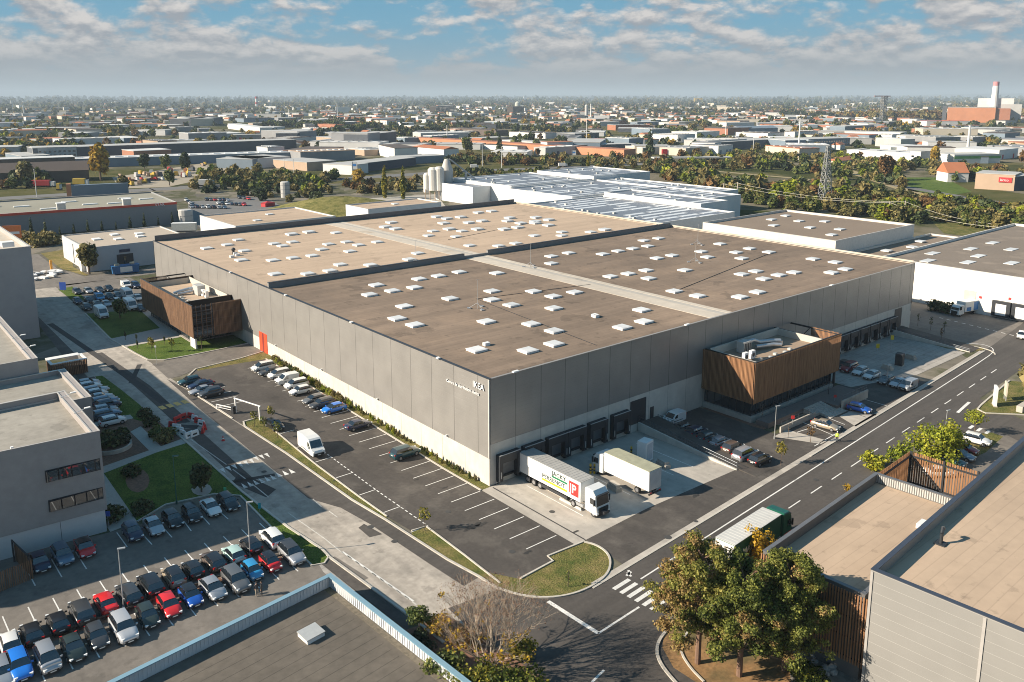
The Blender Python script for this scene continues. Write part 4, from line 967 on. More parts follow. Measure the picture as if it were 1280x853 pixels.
B('box', -36, 0.12, 0, -0.25, 18.5, 3.198).build('base_wall', mat('pale_base', (0.55, 0.54, 0.53), 0.8, 0.05), ob)
m = MB(); m.box(-5.3, .1, 0, -5.25, .116, 3.1); m.build('panel_joint', clad_joint, ob)
for z in (8.62, 4.78):
    w = B('box', -6.32, -0.03, z, -0.30, 0.02, z + 1.55).build('window', mullion, ob)
    xs = (-6.32, -4.97, -3.53, -2.2, -.9, -.3)
    for x, x1 in zip(xs, xs[1:]):
        B('box', x + .09, -0.05, z + .16, x1 - .07, -0.031, z + 1.46).build('pane', glass('mirror_glass', (0.05, 0.055, 0.055), 0.02), w)
B('prism', [(-16.4, 17), (-14.6, 17.3), (-13.6, 11), (-12.2, 4), (-11.6, .6), (-13.6, .5), (-14.6, 5), (-15.8, 11)], 12.69, 12.706).build('roof_stain', stain, ob)
B('prism', [(-12, 33.5), (-10.2, 34.2), (-7.6, 27), (-9.6, 25.8)], 11.09, 11.106).build('roof_stain', stain, ob)
m = MB()
for x, y in ((-14.5, 11.0), (-12.6, 2.6), (-9.2, 1.2)): m.box(x - .5, y - .4, 12.7, x + .5, y + .4, 13.15); m.tube((x, y, 13.15), (x, y, 13.6), .18, n=8)
m.build('roof_vent', white_p, ob)
m = MB()
for (x, y, z) in ((-.2, 8.0, 13.7), (-.2, 15.5, 13.7), (-.2, 42, 14.2), (-.2, 50, 14.2)): m.tube((x - .9, y, z + .1), (x + .7, y, z + .5), .04, n=5); m.box(x + .4, y - .2, z + .45, x + 1.1, y + .2, z + .55)
m.build('edge_lamp', white_p, ob)
m = MB(); m.box(-17, 35.2, 11.1, 0, 35.45, 11.5); m.box(-17, 18.1, 12.7, -1, 18.25, 12.95); m.build('pipe', galv, ob)
for c_ in ob.children:                                # the front of the building runs slightly askew to its sides
    for v in c_.data.vertices:
        if v.co.y < 18.7 and v.co.x < 0.06 and v.co.z < 13.9: v.co.y += -v.co.x * .066 * max(0, 18.7 - v.co.y) / 18.7
# tall slab block further up the street
tb = flat('tall_building', 'tall windowless grey block at the left edge, shading the street beside it', 'building', -75, 119.0, -33.7, 165, 1.4, 22.0, mat('grey_block', (0.36, 0.34, 0.335), 0.85, 0.07, 0.6), roof_pale, 1.0, cop_l)
m = MB()
for x in (18, 33): m.box(x - .06, -0.012, 0, x + .06, -.003, 20.5)
m.build('panel_joint', clad_joint, tb)
B('box', 36.3, 2, 20.6, 38.6, 4.4, 21.7).build('roof_vent', white_p, tb)
# wooden bin store
bs = thing('bin_store', 'dark timber bin store with a white frame roof beside the left street', 'bin store', (-38.0, 86.0, 1.42))
m = MB(); slats_line(m, (0, 0), (6.2, 0), 0, 2.7, (0, -1), .3, .2); slats_line(m, (6.2, 0), (6.2, 4), 0, 2.7, (1, 0), .3, .2); slats_line(m, (0, 0), (0, 4), 0, 2.7, (-1, 0), .3, .2)
m.build('timber_screen', timber_d, bs)
m = MB(); m.box(-.1, -.1, 2.72, 6.3, .5, 2.86); m.box(-.1, 3.4, 2.72, 6.3, 4.1, 2.86); m.box(-.1, .5, 2.72, .4, 3.4, 2.86); m.box(5.8, .5, 2.72, 6.3, 3.4, 2.86); m.box(.2, 4.9, 2.4, 6, 6.2, 2.55); m.build('roof', white_p, bs)
B('box', .3, .3, .02, 5.9, 3.8, 1.6).build('wall', backing, bs)
# low building with the blue coping, bottom left
zt = 2.5
q0, q1, q2 = P(413, 717, zt), P(150, 845, zt), P(585, 850, zt)
d1 = (q2 - q0); d1.z = 0; d1.normalize(); ang = math.atan2(d1.y, d1.x)
d2 = (q1 - q0); d2.z = 0; ang2 = math.atan2(d2.y, d2.x)
lb = thing('low_building', 'low building with ribbed brown roof and bright blue parapet edge at the bottom left', 'building', (q0.x, q0.y, 0))
u1, u2 = Vector((math.cos(ang), math.sin(ang))), Vector((math.cos(ang2), math.sin(ang2)))
A_, B_, C_ = u1 * 60, u2 * 60, u1 * 60 + u2 * 60
ribw = mat('white_ribbed_sheet', (0.60, 0.61, 0.62), 0.5, 0.08, 1.0)
blue_c = mat('blue_coping', (0.20, 0.33, 0.41), 0.4, 0.08, 1.0)
def wall_along(a, b, t, z0, z1, m, side):
    a, b = Vector(a), Vector(b); d = (b - a).normalized(); n = Vector((-d.y, d.x)) * t * side
    m.prism([a, b, b + n, a + n], z0, z1)
inn = 1 if (Vector((-u1.y, u1.x)).dot(u2) > 0) else -1
m = MB(); wall_along((0, 0), A_, .3, 0, zt - .1, m, inn); wall_along(u2 * .3, B_, .3, 0, zt - .1, m, -inn)
m.build('wall', ribw, lb)
m = MB()
for i in range(150):
    p = u1 * (i * .4 + .5) + u2 * .31; m.prism([p, p + u1 * .12, p + u1 * .12 + u2 * .05, p + u2 * .05], 1.25, zt - .12)
    p = u2 * (i * .4 + .7) + u1 * .31; m.prism([p, p + u2 * .12, p + u2 * .12 + u1 * .05, p + u1 * .05], 1.25, zt - .12)
m.build('parapet_rib', ribw, lb)
m = MB(); wall_along(-u1 * .1 - u2 * .1, A_, .55, zt - .1, zt, m, inn); wall_along(-u1 * .1 + u2 * .45, B_, .55, zt - .1, zt, m, -inn)
m.build('coping', blue_c, lb)
roof_rib = mat('roof_ribbed_brown', (0.118, 0.10, 0.08), 0.9, 0.22, 1.0, var2=0.2, scale2=0.1)
m = MB(); m.prism([u1 * .36 + u2 * .36, A_ + u2 * .36, C_, B_ + u1 * .36], 0.6, 1.2); m.build('roof', roof_rib, lb)
m = MB()
for i in range(40):
    p = u1 * (2.6 + i * 1.32) + u2 * 1.6; q = p + u2 * 55; e = u1 * .5
    m.prism([p, q, q + e, p + e], 1.19, 1.212)
m.build('roof_rib', roof_rib, lb)
m = MB(); m.prism([u1 * .4 + u2 * .4, A_ + u2 * .4, A_ + u2 * 1.1, u1 * .4 + u2 * 1.1], 1.2, 1.212); m.build('gutter_moss', mat('moss_dirt', (0.16, 0.135, 0.10), 0.95, 0.5, 2.5, var2=.4, alt=(0.09, 0.10, 0.03)), lb)
pq = P(389, 793, 1.4); pq = Vector((pq.x - q0.x, pq.y - q0.y))
sk = MB(); e1, e2 = u1 * .95, u2 * 1.0
sk.prism([pq - e1 - e2, pq + e1 - e2, pq + e1 + e2, pq - e1 + e2], 1.2, 1.62); so = sk.build('skylight', white_p, lb)
sk = MB(); e1, e2 = u1 * 1.02, u2 * 1.07; sk.prism([pq - e1 - e2, pq + e1 - e2, pq + e1 + e2, pq - e1 + e2], 1.63, 1.72); sk.build('frame', hvac, so)
# two buildings bottom right: timber-screened low block and the big clad hall
rotR = R(3.2)
lr = flat('timber_clad_building', 'low flat-roofed building with a timber slat screen and tan roof beside the green lorry', 'building', 0, 0, 26.2, 10.5, 0, 8.9, mat('dark_wall', (0.12, 0.115, 0.11), 0.7), roof_tan, 1.1, mat('grey_zinc', (0.17, 0.17, 0.175), 0.45, metal=.3), 0.35, rotR, (1.95, -53.6))
m = MB(); slats_line(m, (-0.25, 10.6), (-0.25, -0.5), 1.6, 8.75, (-1, 0), .27, .13, .1); m.build('timber_screen', timber, lr)
m = MB()
for z in (2.0, 4.0, 6.1, 8.2): m.box(-.24, -.4, z - .06, -.15, 10.5, z + .06)
m.build('screen_frame', steel_dark, lr)
m = MB()
for i in range(36): m.box(25.83, .6 + .27 * i, 7.9, 25.848, .75 + .27 * i, 8.85)
m.build('parapet_rib', hvac, lr)
roof_lights(lr, [(19.0, 1.6)], 7.8, .8, .9, .5)
fn = thing('timber_fence', 'tall timber slat screen on a steel frame enclosing a terrace beside the tan-roofed building', 'fence', (1.95, -53.6, 0), rotR)
def to_loc(q): d_ = Vector((q.x - 1.95, q.y + 53.6)); c_, s_ = math.cos(-rotR), math.sin(-rotR); return (d_.x * c_ - d_.y * s_, d_.x * s_ + d_.y * c_)
fx = to_loc(P(1130, 563, 8.6))[0]
m = MB(); slats_line(m, (26.3, 10.3), (fx, 10.3), .3, 8.7, (0, 1), .3, .2); slats_line(m, (fx, 10.3), (fx, -2.5), .3, 8.7, (1, 0), .3, .2); m.build('slat_panel', timber, fn)
m = MB()
for x, y in ((26.4, 10.1), (fx - .15, 10.1), (fx - .15, 6), (fx - .15, 2), (fx - .15, -2.3)): m.box(x - .11, y - .11, 0, x + .11, y + .11, 8.8)
for z in (.8, 4.6, 8.2): m.box(26.4, 10.02, z - .09, fx - .1, 10.2, z + .09); m.box(fx - .2, -2.3, z - .09, fx - .08, 10.02, z + .09)
m.path([(fx - .25, -2.3, 8.3), (fx - .25, 2, 4.6)], .09, 4); m.path([(fx - .25, 6, 4.6), (fx - .25, 10, 8.3)], .09, 4); m.build('post', steel_dark, fn)
big_cl = clad_mat('beige_cladding', (0.27, 0.26, 0.243), 0.5, 0.1, 1.0, 0.035, dark=1.35)
bh = flat('clad_hall', 'large hall with pale ribbed cladding and a tan flat roof filling the bottom right corner', 'building', 0, 0, 90, 40, 0, 12.1, big_cl, roof_tan, 1.1, mat('blue_grey_coping', (0.075, 0.085, 0.11), 0.35, metal=.4), 0.4, rotR, (3.5, -94.2))
m = MB()
for y in (39.98, 30.6, 21.2, 11.8, 2.4): m.box(-.09, y - .22, 0.1, -.004, y + .02, 12.0)
m.build('corner_trim', mat('trim_grey', (0.34, 0.32, 0.30), 0.5), bh)
qv = P(1176, 680, 11.0); ca, sa = math.cos(-rotR), math.sin(-rotR); vx, vy = qv.x - 3.5, qv.y + 94.2; vx, vy = vx * ca - vy * sa, vx * sa + vy * ca
m = MB(); m.tube((vx, vy, 11.0), (vx, vy, 12.1), .16, n=10); m.path([(vx, vy, 12.1), (vx + .5, vy + .1, 12.5), (vx + 1.0, vy + .2, 12.2)], .17, 8); m.box(vx - .5, vy - .5, 11, vx + .5, vy + .5, 11.12); m.build('roof_vent', steel_dark, bh)

# buildings behind, left
wl_ = flat('white_workshop', 'pale flat-roofed workshop with a dark gate behind the blue skip', 'building', -7.6, 188, 24, 219, 1.42, 8.9, mat('pale_sheet', (0.50, 0.50, 0.51), 0.6, 0.06, .4), mat('roof_cream', (0.42, 0.35, 0.275), .9, .08), 0.25, cop_l)
roof_lights(wl_, [(7, 16), (14, 22), (12.5, 12), (21, 19), (19.5, 13)], 7.25, 1.1, 1.5, .4, white_p)
g_ = B('box', 8.6, -.12, 0, 13.4, -.003, 4.4).build('gate', mat('dark_shutter', (0.03, 0.034, 0.04)), wl_); B('box', 10.6, -.14, 0.4, 11.2, -.121, 3.6).build('pane', win, g_)
B('box', 9.4, -.2, 5.0, 12.6, -.05, 5.9).build('sign_panel', mat('navy_sign', (0.03, 0.04, 0.08)), wl_)
m = MB(); m.box(-1.2, 2, 0, -.02, 4, 8.2); m.box(-.5, 6, 0, -.02, 8, 1.4); m.build('pillar', white_p, wl_)
for y in (9, 16): B('box', -.06, y, .5, -.003, y + .7, 6.6).build('window', win, wl_)
rt = flat('red_trimmed_hall', 'long grey hall with a red band along its roof edge, left behind the workshop', 'building', -70, 271, 50.5, 318, 1.42, 10.6, mat('slate_sheet', (0.20, 0.21, 0.22), .6, .06), mat('roof_sage', (0.27, 0.255, 0.20), .95, .1), .5, cop_l, .4, R(-5.0), (-73, 281.5))
B('box', -.2, -.25, 8.3, 120.6, -.003, 9.25).build('roof_band', mat('red_band', (0.55, 0.05, 0.025), .5), rt)
roof_lights(rt, [(x, y) for x, y in ((30, 8), (44, 22), (52, 12), (56, 30), (66, 24), (74, 10), (84, 30), (90, 16), (99, 14), (106, 30), (113, 22))], 8.7, 2.8, .8, .4, white_p)
for x in (42, 78, 114 - 12):
    a = B('box', x - 1.5, 3, 8.7, x + 1.5, 6, 11.2).build('air_handler', hvac, rt); B('box', x - 1.7, 2.8, 11.21, x + 1.7, 6.2, 11.5).build('lid', white_p, a)
text('STAR', 1.6, white_p, rt, (112, -.28, 7.9 + .2), (math.pi / 2, 0, 0), 'sign_letters', .02)
# white industrial plant with rows of roof lights behind the warehouse
ws = mat('white_sheet', (0.66, 0.66, 0.65), .5, .05, .4)
rg = mat('roof_bluegrey', (0.25, 0.26, 0.285), .45, .12, .6, metal=.35)
strip_w = mat('roof_light_strip', (0.70, 0.71, 0.72), .3, .08, .8)
def plant_hall(label, x0, y0, x1, y1, z, rows, z0=1.42):
    t = flat('plant_hall', label, 'factory hall', x0, y0, x1, y1, z0, z, ws, rg, .45, white_p, .35)
    w, d, h = x1 - x0, y1 - y0, z - z0 - .45
    r = random.Random(int(x0 + y0)); n = int(d / rows); ns = 0
    for j in range(n):
        y = (j + .5) * d / n; x = 2.0
        while x < w - 4:
            l = r.uniform(6, 17); 
            if r.random() < .66: (B('box', x, y - 1.2, h + .002, min(x + l, w - 2), y + 1.2, h + .05).build('roof_light_strip', strip_w, t) if ns < 99 else None); ns += 1
            x += l + r.uniform(.5, 3)
    m = MB()
    for k in range(min(60, int(w * d / 260))): x, y = r.uniform(2, w - 3), r.uniform(2, d - 3); B('box', x, y, h, x + 1.2, y + .9, h + .55).build('smoke_vent', hvac, t)
    return t
plant_hall('white factory hall with striped roof lights nearest the warehouse back wall', 150, 104, 204, 175, 10.2, 5.0)
plant_hall('white factory hall with a long bright edge wall, right of the nearest one', 205, 121, 223, 175, 11.6, 5.0)
plant_hall('white factory hall stepping back at the right end of the plant roofs', 223.4, 132, 248, 175, 11.2, 5.0)
plant_hall('white factory hall farthest right of the plant, beside the wooded bank', 248.4, 146, 266, 222, 11.0, 5.2)
plant_hall('white factory hall with blue-grey striped roof in the middle of the plant', 186, 176, 248, 222, 10.9, 5.0)
plant_hall('white factory hall behind the middle one, left half', 190.4, 223, 246, 274, 11.5, 5.2)
plant_hall('white factory hall at the far end of the plant with a raised bright edge', 247, 223, 292, 268, 12.8, 5.4)
ph = flat('silo_house', 'plain white block of the plant beside the silos', 'building', 179, 239, 190.2, 271, 1.42, 10.4, ws, rg, .4, white_p)
sl_ = flat('low_extension', 'low tan-roofed extension with pale walls behind the far edge of the warehouse', 'building', 97, 199, 132, 217, 1.42, 10.7, ws, roof_tan, .4, cop_l)
roof_lights(sl_, [(18, 9)], 8.9)
s2 = flat('low_extension', 'tan-roofed extension with white wall behind the left part of the warehouse', 'building', 40, 190, 78, 224, 1.42, 10.7, ws, roof_tan, .4, cop_l)
roof_lights(s2, [(12, 10), (22, 22)], 8.9)
# buildings behind, right
bk = flat('flat_roofed_hall', 'pale hall with brown roof and grey parapet behind the right corner of the warehouse', 'building', 155, 35, 204, 82, 1.0, 13.4, mat('pale_warm', (0.60, 0.57, 0.52), .7), mat('roof_umber', (0.22, 0.165, 0.12), .9, .1), .7, cop_l)
roof_lights(bk, [(12, 8), (20, 20), (24, 12), (30, 30), (36, 24), (15, 30), (26, 38), (38, 40)], 11.75, 1.5, 1.2)
lk = flat('link_roof', 'low brown-roofed link between the two pale halls on the right', 'building', 152, 22, 215, 34.5, 1.0, 9.3, mat('pale_warm', (0.60, 0.57, 0.52)), mat('roof_umber', (0.22, 0.165, 0.12)), .5, cop_l)
roof_lights(lk, [(10, 6), (22, 7), (34, 5), (46, 8)], 8.0, 1.5, 1.2)
wr_ = flat('white_warehouse', 'bright white warehouse with loading doors and a brown roof at the right edge', 'warehouse', 154.5, -100, 250, 21.5, 0, 10.8, mat('bright_white_wall', (0.80, 0.77, 0.72), .6, .04), mat('roof_umber2', (0.20, 0.16, 0.125), .9, .12, alt=(0.25, 0.2, 0.155)), .7, mat('pale_warm', (0.60, 0.57, 0.52)), .35)
roof_lights(wr_, [(x, y) for x, y in ((8, 112), (20, 116), (14, 104), (26, 106), (36, 112), (22, 96), (32, 88), (44, 104), (12, 84), (30, 76), (52, 112), (48, 90), (60, 100))], 9.9, 2.6, 1.2)
yd = [PX(p_, 388, 154.5).y + 100 for p_ in (1218, 1203, 1264, 1249, 1290, 1275)]
for y0, y1 in ((yd[0], yd[1]),): B('box', -.12, y0, 0, -.003, y1, 5.6).build('dock_door', mat('beige_shutter', (0.50, 0.46, 0.41), .6), wr_)
for y0 in (yd[2] + .6, yd[4] + .6, yd[4] - 5.5, yd[4] - 12):
    s_ = B('box', -.9, y0 - .6, .4, -.003, y0 + 3.6, 4.3).build('dock_shelter', shelter_dark, wr_)
    B('box', -.92, y0 + .3, .8, -.901, y0 + 2.7, 3.6).build('door', white_p, s_)
m = MB()
for y in (103, 89.5): m.lathe([(.35, 0), (.35, .05)], 10)
m = MB(); m.box(-.1, yd[0] - 1.4, 4.0, -.003, yd[0] - .8, 4.6); m.box(-.1, yd[3] - 2.4, 4.9, -.003, yd[3] - 1.8, 5.5); m.build('round_sign', mat('sign_red', (0.6, 0.03, 0.03)), wr_)
# small gabled glass porch between the halls
gp = thing('glass_porch', 'small glazed gabled porch with orange posts between the warehouse and the white hall', 'porch', (139, 12, 0.1))
m = MB(); m.add([(0, 0, 4), (5, 0, 4), (5, 6, 4), (0, 6, 4), (0, 3, 7.2), (5, 3, 7.2)], [(0, 1, 5, 4), (2, 3, 4, 5), (0, 4, 3), (1, 2, 5)]); m.build('roof', glass('porch_glass', (0.10, 0.13, 0.14), .1), gp)
m = MB()
for x, y in ((.2, .2), (4.8, .2), (.2, 5.8), (4.8, 5.8)): m.box(x - .15, y - .15, 0, x + .15, y + .15, 4)
m.build('post', mat('orange_post', (0.45, 0.2, 0.06)), gp)

# timber pergola screen in the shade at the left edge
t = thing('timber_screen_shed', 'dark timber slat screen enclosing the bicycle shelter at the left edge by the office wall', 'shelter', (-61.5, 14.2, 0), R(9))
m = MB(); slats_line(m, (0, 0), (7.2, 0), 0, 2.5, (0, -1), .22, .12); slats_line(m, (7.2, 0), (7.2, 5.4), 0, 2.5, (1, 0), .22, .12); m.build('slat_panel', timber_d, t)
m = MB()
for x, y in ((.1, .1), (3.6, .1), (7.0, .1), (7.0, 5.2), (3.6, 5.2)): m.box(x - .08, y - .08, 0, x + .08, y + .08, 3.1)
for x in (.1, 3.6, 7.0): m.box(x - .06, 0, 2.95, x + .06, 5.3, 3.1)
m.build('post', steel_dark, t)
# low timber rail between the two rows of the staff car park
t = thing('guard_rail', 'low dark guard rail between the two rows of the staff car park', 'rail', (-62, 2.55, 0), math.atan2(-1.25, 33.2))
m = MB()
for i in range(15): m.box(i * 2.36, -.06, 0, i * 2.36 + .12, .06, .55)
m.build('post', steel_dark, t); B('box', 0, -.09, .38, 33.2, -.061, .58).build('rail', mat('rail_timber', (.10, .08, .065), .8), t)
# ------------------------------------------------------------------ vehicles
def paint(name, c, metal=0.0, rough=0.32):
    m = mat('paint_' + name, c, rough, 0.03, 0.7, metal=metal, coat=0.6); return m
PAINT = {'white': paint('white', (0.72, 0.72, 0.70)), 'silver': paint('silver', (0.42, 0.43, 0.45), .5), 'pale grey': paint('pale_grey', (0.50, 0.51, 0.53), .3), 'grey': paint('grey', (0.16, 0.165, 0.17), .4),
         'dark grey': paint('dark_grey', (0.06, 0.062, 0.066), .3), 'black': paint('black', (0.012, 0.012, 0.014)), 'navy': paint('navy', (0.012, 0.022, 0.06)), 'red': paint('red', (0.60, 0.02, 0.022)),
         'dark red': paint('dark_red', (0.20, 0.008, 0.016)), 'blue': paint('blue', (0.012, 0.09, 0.42)), 'sky blue': paint('sky_blue', (0.03, 0.26, 0.52)), 'mint': paint('mint', (0.40, 0.56, 0.52)),
         'teal': paint('teal', (0.02, 0.07, 0.085), .2), 'champagne': paint('champagne', (0.45, 0.37, 0.27), .4), 'brown': paint('brown', (0.12, 0.09, 0.075), .3), 'dark green': paint('dark_green', (0.035, 0.05, 0.045), .3),
         'bright blue': paint('bright_blue', (0.015, 0.17, 0.62)), 'steel blue': paint('steel_blue', (0.12, 0.19, 0.27), .4)}
car_glass = glass('car_glass', (0.012, 0.015, 0.018), 0.04)
tyre_m = mat('tyre', (0.016, 0.016, 0.017), 0.85, 0.1, 3.0)
rim_m = mat('wheel_rim', (0.42, 0.42, 0.43), 0.35, 0.08, 3.0, metal=0.7)
trim_b = mat('black_trim', (0.02, 0.02, 0.021), 0.6, 0.1, 3.0)
head_m = mat('headlamp', (0.75, 0.76, 0.76), 0.12, 0.05, 3.0)
tail_m = mat('tail_lamp', (0.42, 0.012, 0.012), 0.2, 0.1, 3.0)
plate_m = mat('number_plate', (0.72, 0.72, 0.68), 0.5)
def wheel_at(t, x, y, r, w=0.21, dual=False):
    s = 1 if y > 0 else -1
    m = MB(); prof = [(r * .62, -w / 2), (r * .93, -w / 2), (r, -w / 3), (r, w / 3), (r * .93, w / 2), (r * .62, w / 2)]
    n = 16; vs = []
    for rr_, yy in prof:
        for i in range(n): a = 2 * math.pi * i / n; vs.append((rr_ * math.cos(a), yy, rr_ * math.sin(a)))
    fs = [(j * n + i, (j + 1) * n + i, (j + 1) * n + (i + 1) % n, j * n + (i + 1) % n) for j in range(5) for i in range(n)]
    fs += [tuple(range(n - 1, -1, -1)), tuple(range(5 * n, 6 * n))]
    m.add(vs, fs); o = m.build('wheel', tyre_m, t, (x, y, r), smooth=False)
    m = MB(); m.tube((0, s * w * .30, 0), (0, s * (w * .5 + .015), 0), r * .62, r * .56, 14)
    for i in range(5):
        a = 2 * math.pi * i / 5; c, sn = math.cos(a), math.sin(a); m.obox((c * r * .36, s * (w * .5 + .02), sn * r * .36), (.02, .012, .02))
    m.build('rim', rim_m, o)
    return o
def car(kind, name=None):
    # length, width, belt height, roof height, bonnet height, nose x, windscreen base/top, rear glass top/base, tail height
    Ln, W, zb, zr, zh, xf, xt, xr, xb, zd, wr = {
        'hatchback': (4.05, 1.76, .92, 1.47, .86, .95, .28, -1.35, -1.86, .94, .33),
        'suv':       (4.45, 1.84, 1.04, 1.66, 1.00, 1.02, .42, -1.62, -2.05, 1.06, .36),
        'estate':    (4.62, 1.82, .93, 1.48, .86, 1.05, .32, -1.75, -2.22, .96, .33),
        'saloon':    (4.60, 1.80, .92, 1.44, .86, 1.02, .22, -0.95, -1.62, .98, .33),
        'people carrier': (4.4, 1.83, 1.0, 1.66, .97, 1.42, .55, -1.7, -2.08, 1.02, .33),
        'city car': (3.62, 1.66, .95, 1.52, .92, .95, .38, -1.25, -1.72, .98, .30), 'sleek hatchback': (4.3, 1.80, .94, 1.43, .86, 1.15, .22, -1.2, -2.0, .98, .34), 'compact off-roader': (4.15, 1.80, 1.02, 1.60, .98, .98, .34, -1.45, -1.88, 1.03, .35), 'big off-roader': (4.75, 1.92, 1.08, 1.74, 1.04, 1.12, .5, -1.8, -2.2, 1.12, .38)}[kind]
    t = thing(name or {'people carrier': 'people_carrier', 'suv': 'off_road_car', 'compact off-roader': 'off_road_car', 'big off-roader': 'off_road_car', 'city car': 'hatchback', 'sleek hatchback': 'hatchback'}.get(kind, kind), None, None)
    h = W / 2; x0, x1 = -Ln / 2, Ln / 2
    st = [(x0, .80, .42, zd - .26, zd - .24), (x0 + .06, .90, .30, zd - .10, zd - .08), (x0 + .28, .97, .24, zd - .02, zd), (xb + .12, .99, .22, zb, zd + .01), (-.9, 1.0, .20, zb, zb + .02), (0, 1.0, .20, zb, zb + .02), (xf, .99, .20, zb - .02, zb + .01),
          (xf + .45, .975, .22, zh - .06, zh - .0), (x1 - .42, .94, .24, zh - .16, zh - .10), (x1 - .14, .86, .30, zh - .26, zh - .22), (x1, .72, .42, zh - .40, zh - .38)]
    m = MB(); k = 12; vs = []
    for x, s, b0, sh, tp in st:
        w = h * s
        half = [(w * .90, b0), (w * .985, b0 + .12), (w, (b0 + sh) * .52), (w * .97, sh - .03), (w * .88, tp - .005), (w * .45, tp + .025)]
        ring = half + [(-a, z) for a, z in half[::-1]]
        vs += [(x, a, z) for a, z in ring]
    fs = []
    for j in range(len(st) - 1):
        for i in range(k): fs.append((j * k + i, (j + 1) * k + i, (j + 1) * k + (i + 1) % k, j * k + (i + 1) % k))
    fs += [tuple(range(k)), tuple(range(len(st) * k - 1, (len(st) - 1) * k - 1, -1))]
    m.add(vs, [f[::-1] for f in fs])
    # roof skin and pillars in body colour
    wb, wt = h * .90, h * .70
    zb2 = zb - .04
    def gp(u, side, v):                              # point on the side of the greenhouse: u 0..1 front to back, v 0 belt .. 1 roof
        xa = xf + (xb - xf) * u; xc = xt + (xr - xt) * u
        return Vector((xa + (xc - xa) * v, side * (wb + (wt - wb) * v + .05 * math.sin(v * math.pi)), zb2 + (zr - .05 - zb2) * v))
    rv = []
    for i in range(7):
        u = i / 6; x = xt + .06 + (xr - .06 - xt - .06) * u; crown = .05 * math.sin(math.pi * (0.15 + u * .7))
        for a, dz_ in ((-1.02, -.035), (-.8, .0), (0, .03), (.8, .0), (1.02, -.035)): rv.append((x, a * wt, zr - .045 + crown + dz_))
    m.add(rv, [(i * 5 + j, i * 5 + j + 1, (i + 1) * 5 + j + 1, (i + 1) * 5 + j) for i in range(6) for j in range(4)])
    for side in (-1, 1):
        for u0, u1_ in ((-.005, .045), (.43, .47), (.80 if kind != 'saloon' else .86, .86 if kind in ('estate', 'suv') else .9), (.955, 1.005)):
            q = [gp(u0, side, 0), gp(u1_, side, 0), gp(u1_, side, 1), gp(u0, side, 1)]
            o = Vector((0, side * .012, 0)); vs_ = [p + o for p in q]
            m.add(vs_, [(0, 1, 2, 3) if side > 0 else (3, 2, 1, 0)])
        for a_, b_ in ((0, 1),):
            pass
    m.cur = 0; nroof = len(st) * 0
    for fi, f in enumerate(m.f):
        if all(m.v[i][2] > zr - .12 for i in f): m.m[fi] = 1
    body = m.build('body', [PAINT['white'], PAINT['white']], t, smooth=True)
    # glass: one closed greenhouse just inside roof and pillars
    g = MB(); n = 6; V = []
    for side in (-1, 1):
        for v in (0, .5, 1):
            for i in range(n + 1): V.append(gp(i / n, side, v))
    N = n + 1; F = []
    for s_, off in ((0, 0), (1, 3 * N)):
        for j in range(2):
            for i in range(n):
                f = (off + j * N + i, off + j * N + i + 1, off + (j + 1) * N + i + 1, off + (j + 1) * N + i); F.append(f if s_ == 1 else f[::-1])
    for j in range(2):
        a = j * N; b = 3 * N + j * N; F.append((a, b, b + N, a + N)); a += n; b += n; F.append((b, a, a + N, b + N))
    F.append(tuple(2 * N + i for i in range(N)) + tuple(5 * N + i for i in range(n, -1, -1)))
    g.add(V, F); gl = g.build('window_glass', car_glass, t)
    # black sills, grille, bumpers
    m = MB(); m.box(x1 - .1, -h * .55, .38, x1 + .015, h * .55, .55); m.box(-Ln * .3, -h * .99, .2, Ln * .28, -h * .93, .34); m.box(-Ln * .3, h * .93, .2, Ln * .28, h * .99, .34); m.box(x0 - .02, -h * .6, .33, x0 + .1, h * .6, .46)
    m.build('trim', trim_b, t)
    for s in (-1, 1):
        m = MB(); m.obox((x1 - .17, s * h * .70, zh - .26), (.12, .15, .075), s * -.35); m.build('headlight', head_m, t)
        m = MB(); m.obox((x0 + .09, s * h * .76, zd - .12 if kind != 'suv' else zd - .05), (.07, .13, .10), s * .3); m.build('tail_light', tail_m, t)
        m = MB(); m.obox((xf - .22, s * (h + .06), zb + .06), (.07, .10, .07)); m.build('mirror', PAINT['white'], t)
    B('box', x1 + .016, -.26, .36, x1 + .03, .26, .47).build('number_plate', plate_m, t)
    B('box', x0 - .03, -.26, .56 + (zd - .9), x0 + .05, .26, .67 + (zd - .9)).build('number_plate', plate_m, t)
    for x in (Ln * .305, -Ln * .295):
        for s in (-1, 1): wheel_at(t, x, s * (h - .10), wr)
    return t
def prof_body(m, prof, W, inset=.07):
    """side profile swept across the width with softened edges"""
    c = (sum(p[0] for p in prof) / len(prof), sum(p[1] for p in prof) / len(prof)); n = len(prof)
    vs = []
    for y, k in ((-W / 2, 1), (-W / 2 + inset, 0), (W / 2 - inset, 0), (W / 2, 1)):
        for x, z in prof:
            d = Vector((c[0] - x, c[1] - z)); l = d.length; f = inset / l * k if l > 0 else 0
            vs.append((x + d.x * f, y, z + d.y * f))
    fs = [(j * n + i, j * n + (i + 1) % n, (j + 1) * n + (i + 1) % n, (j + 1) * n + i) for j in range(3) for i in range(n)]
    fs += [tuple(range(n - 1, -1, -1)), tuple(range(3 * n, 4 * n))]
    m.add(vs, [f[::-1] for f in fs])
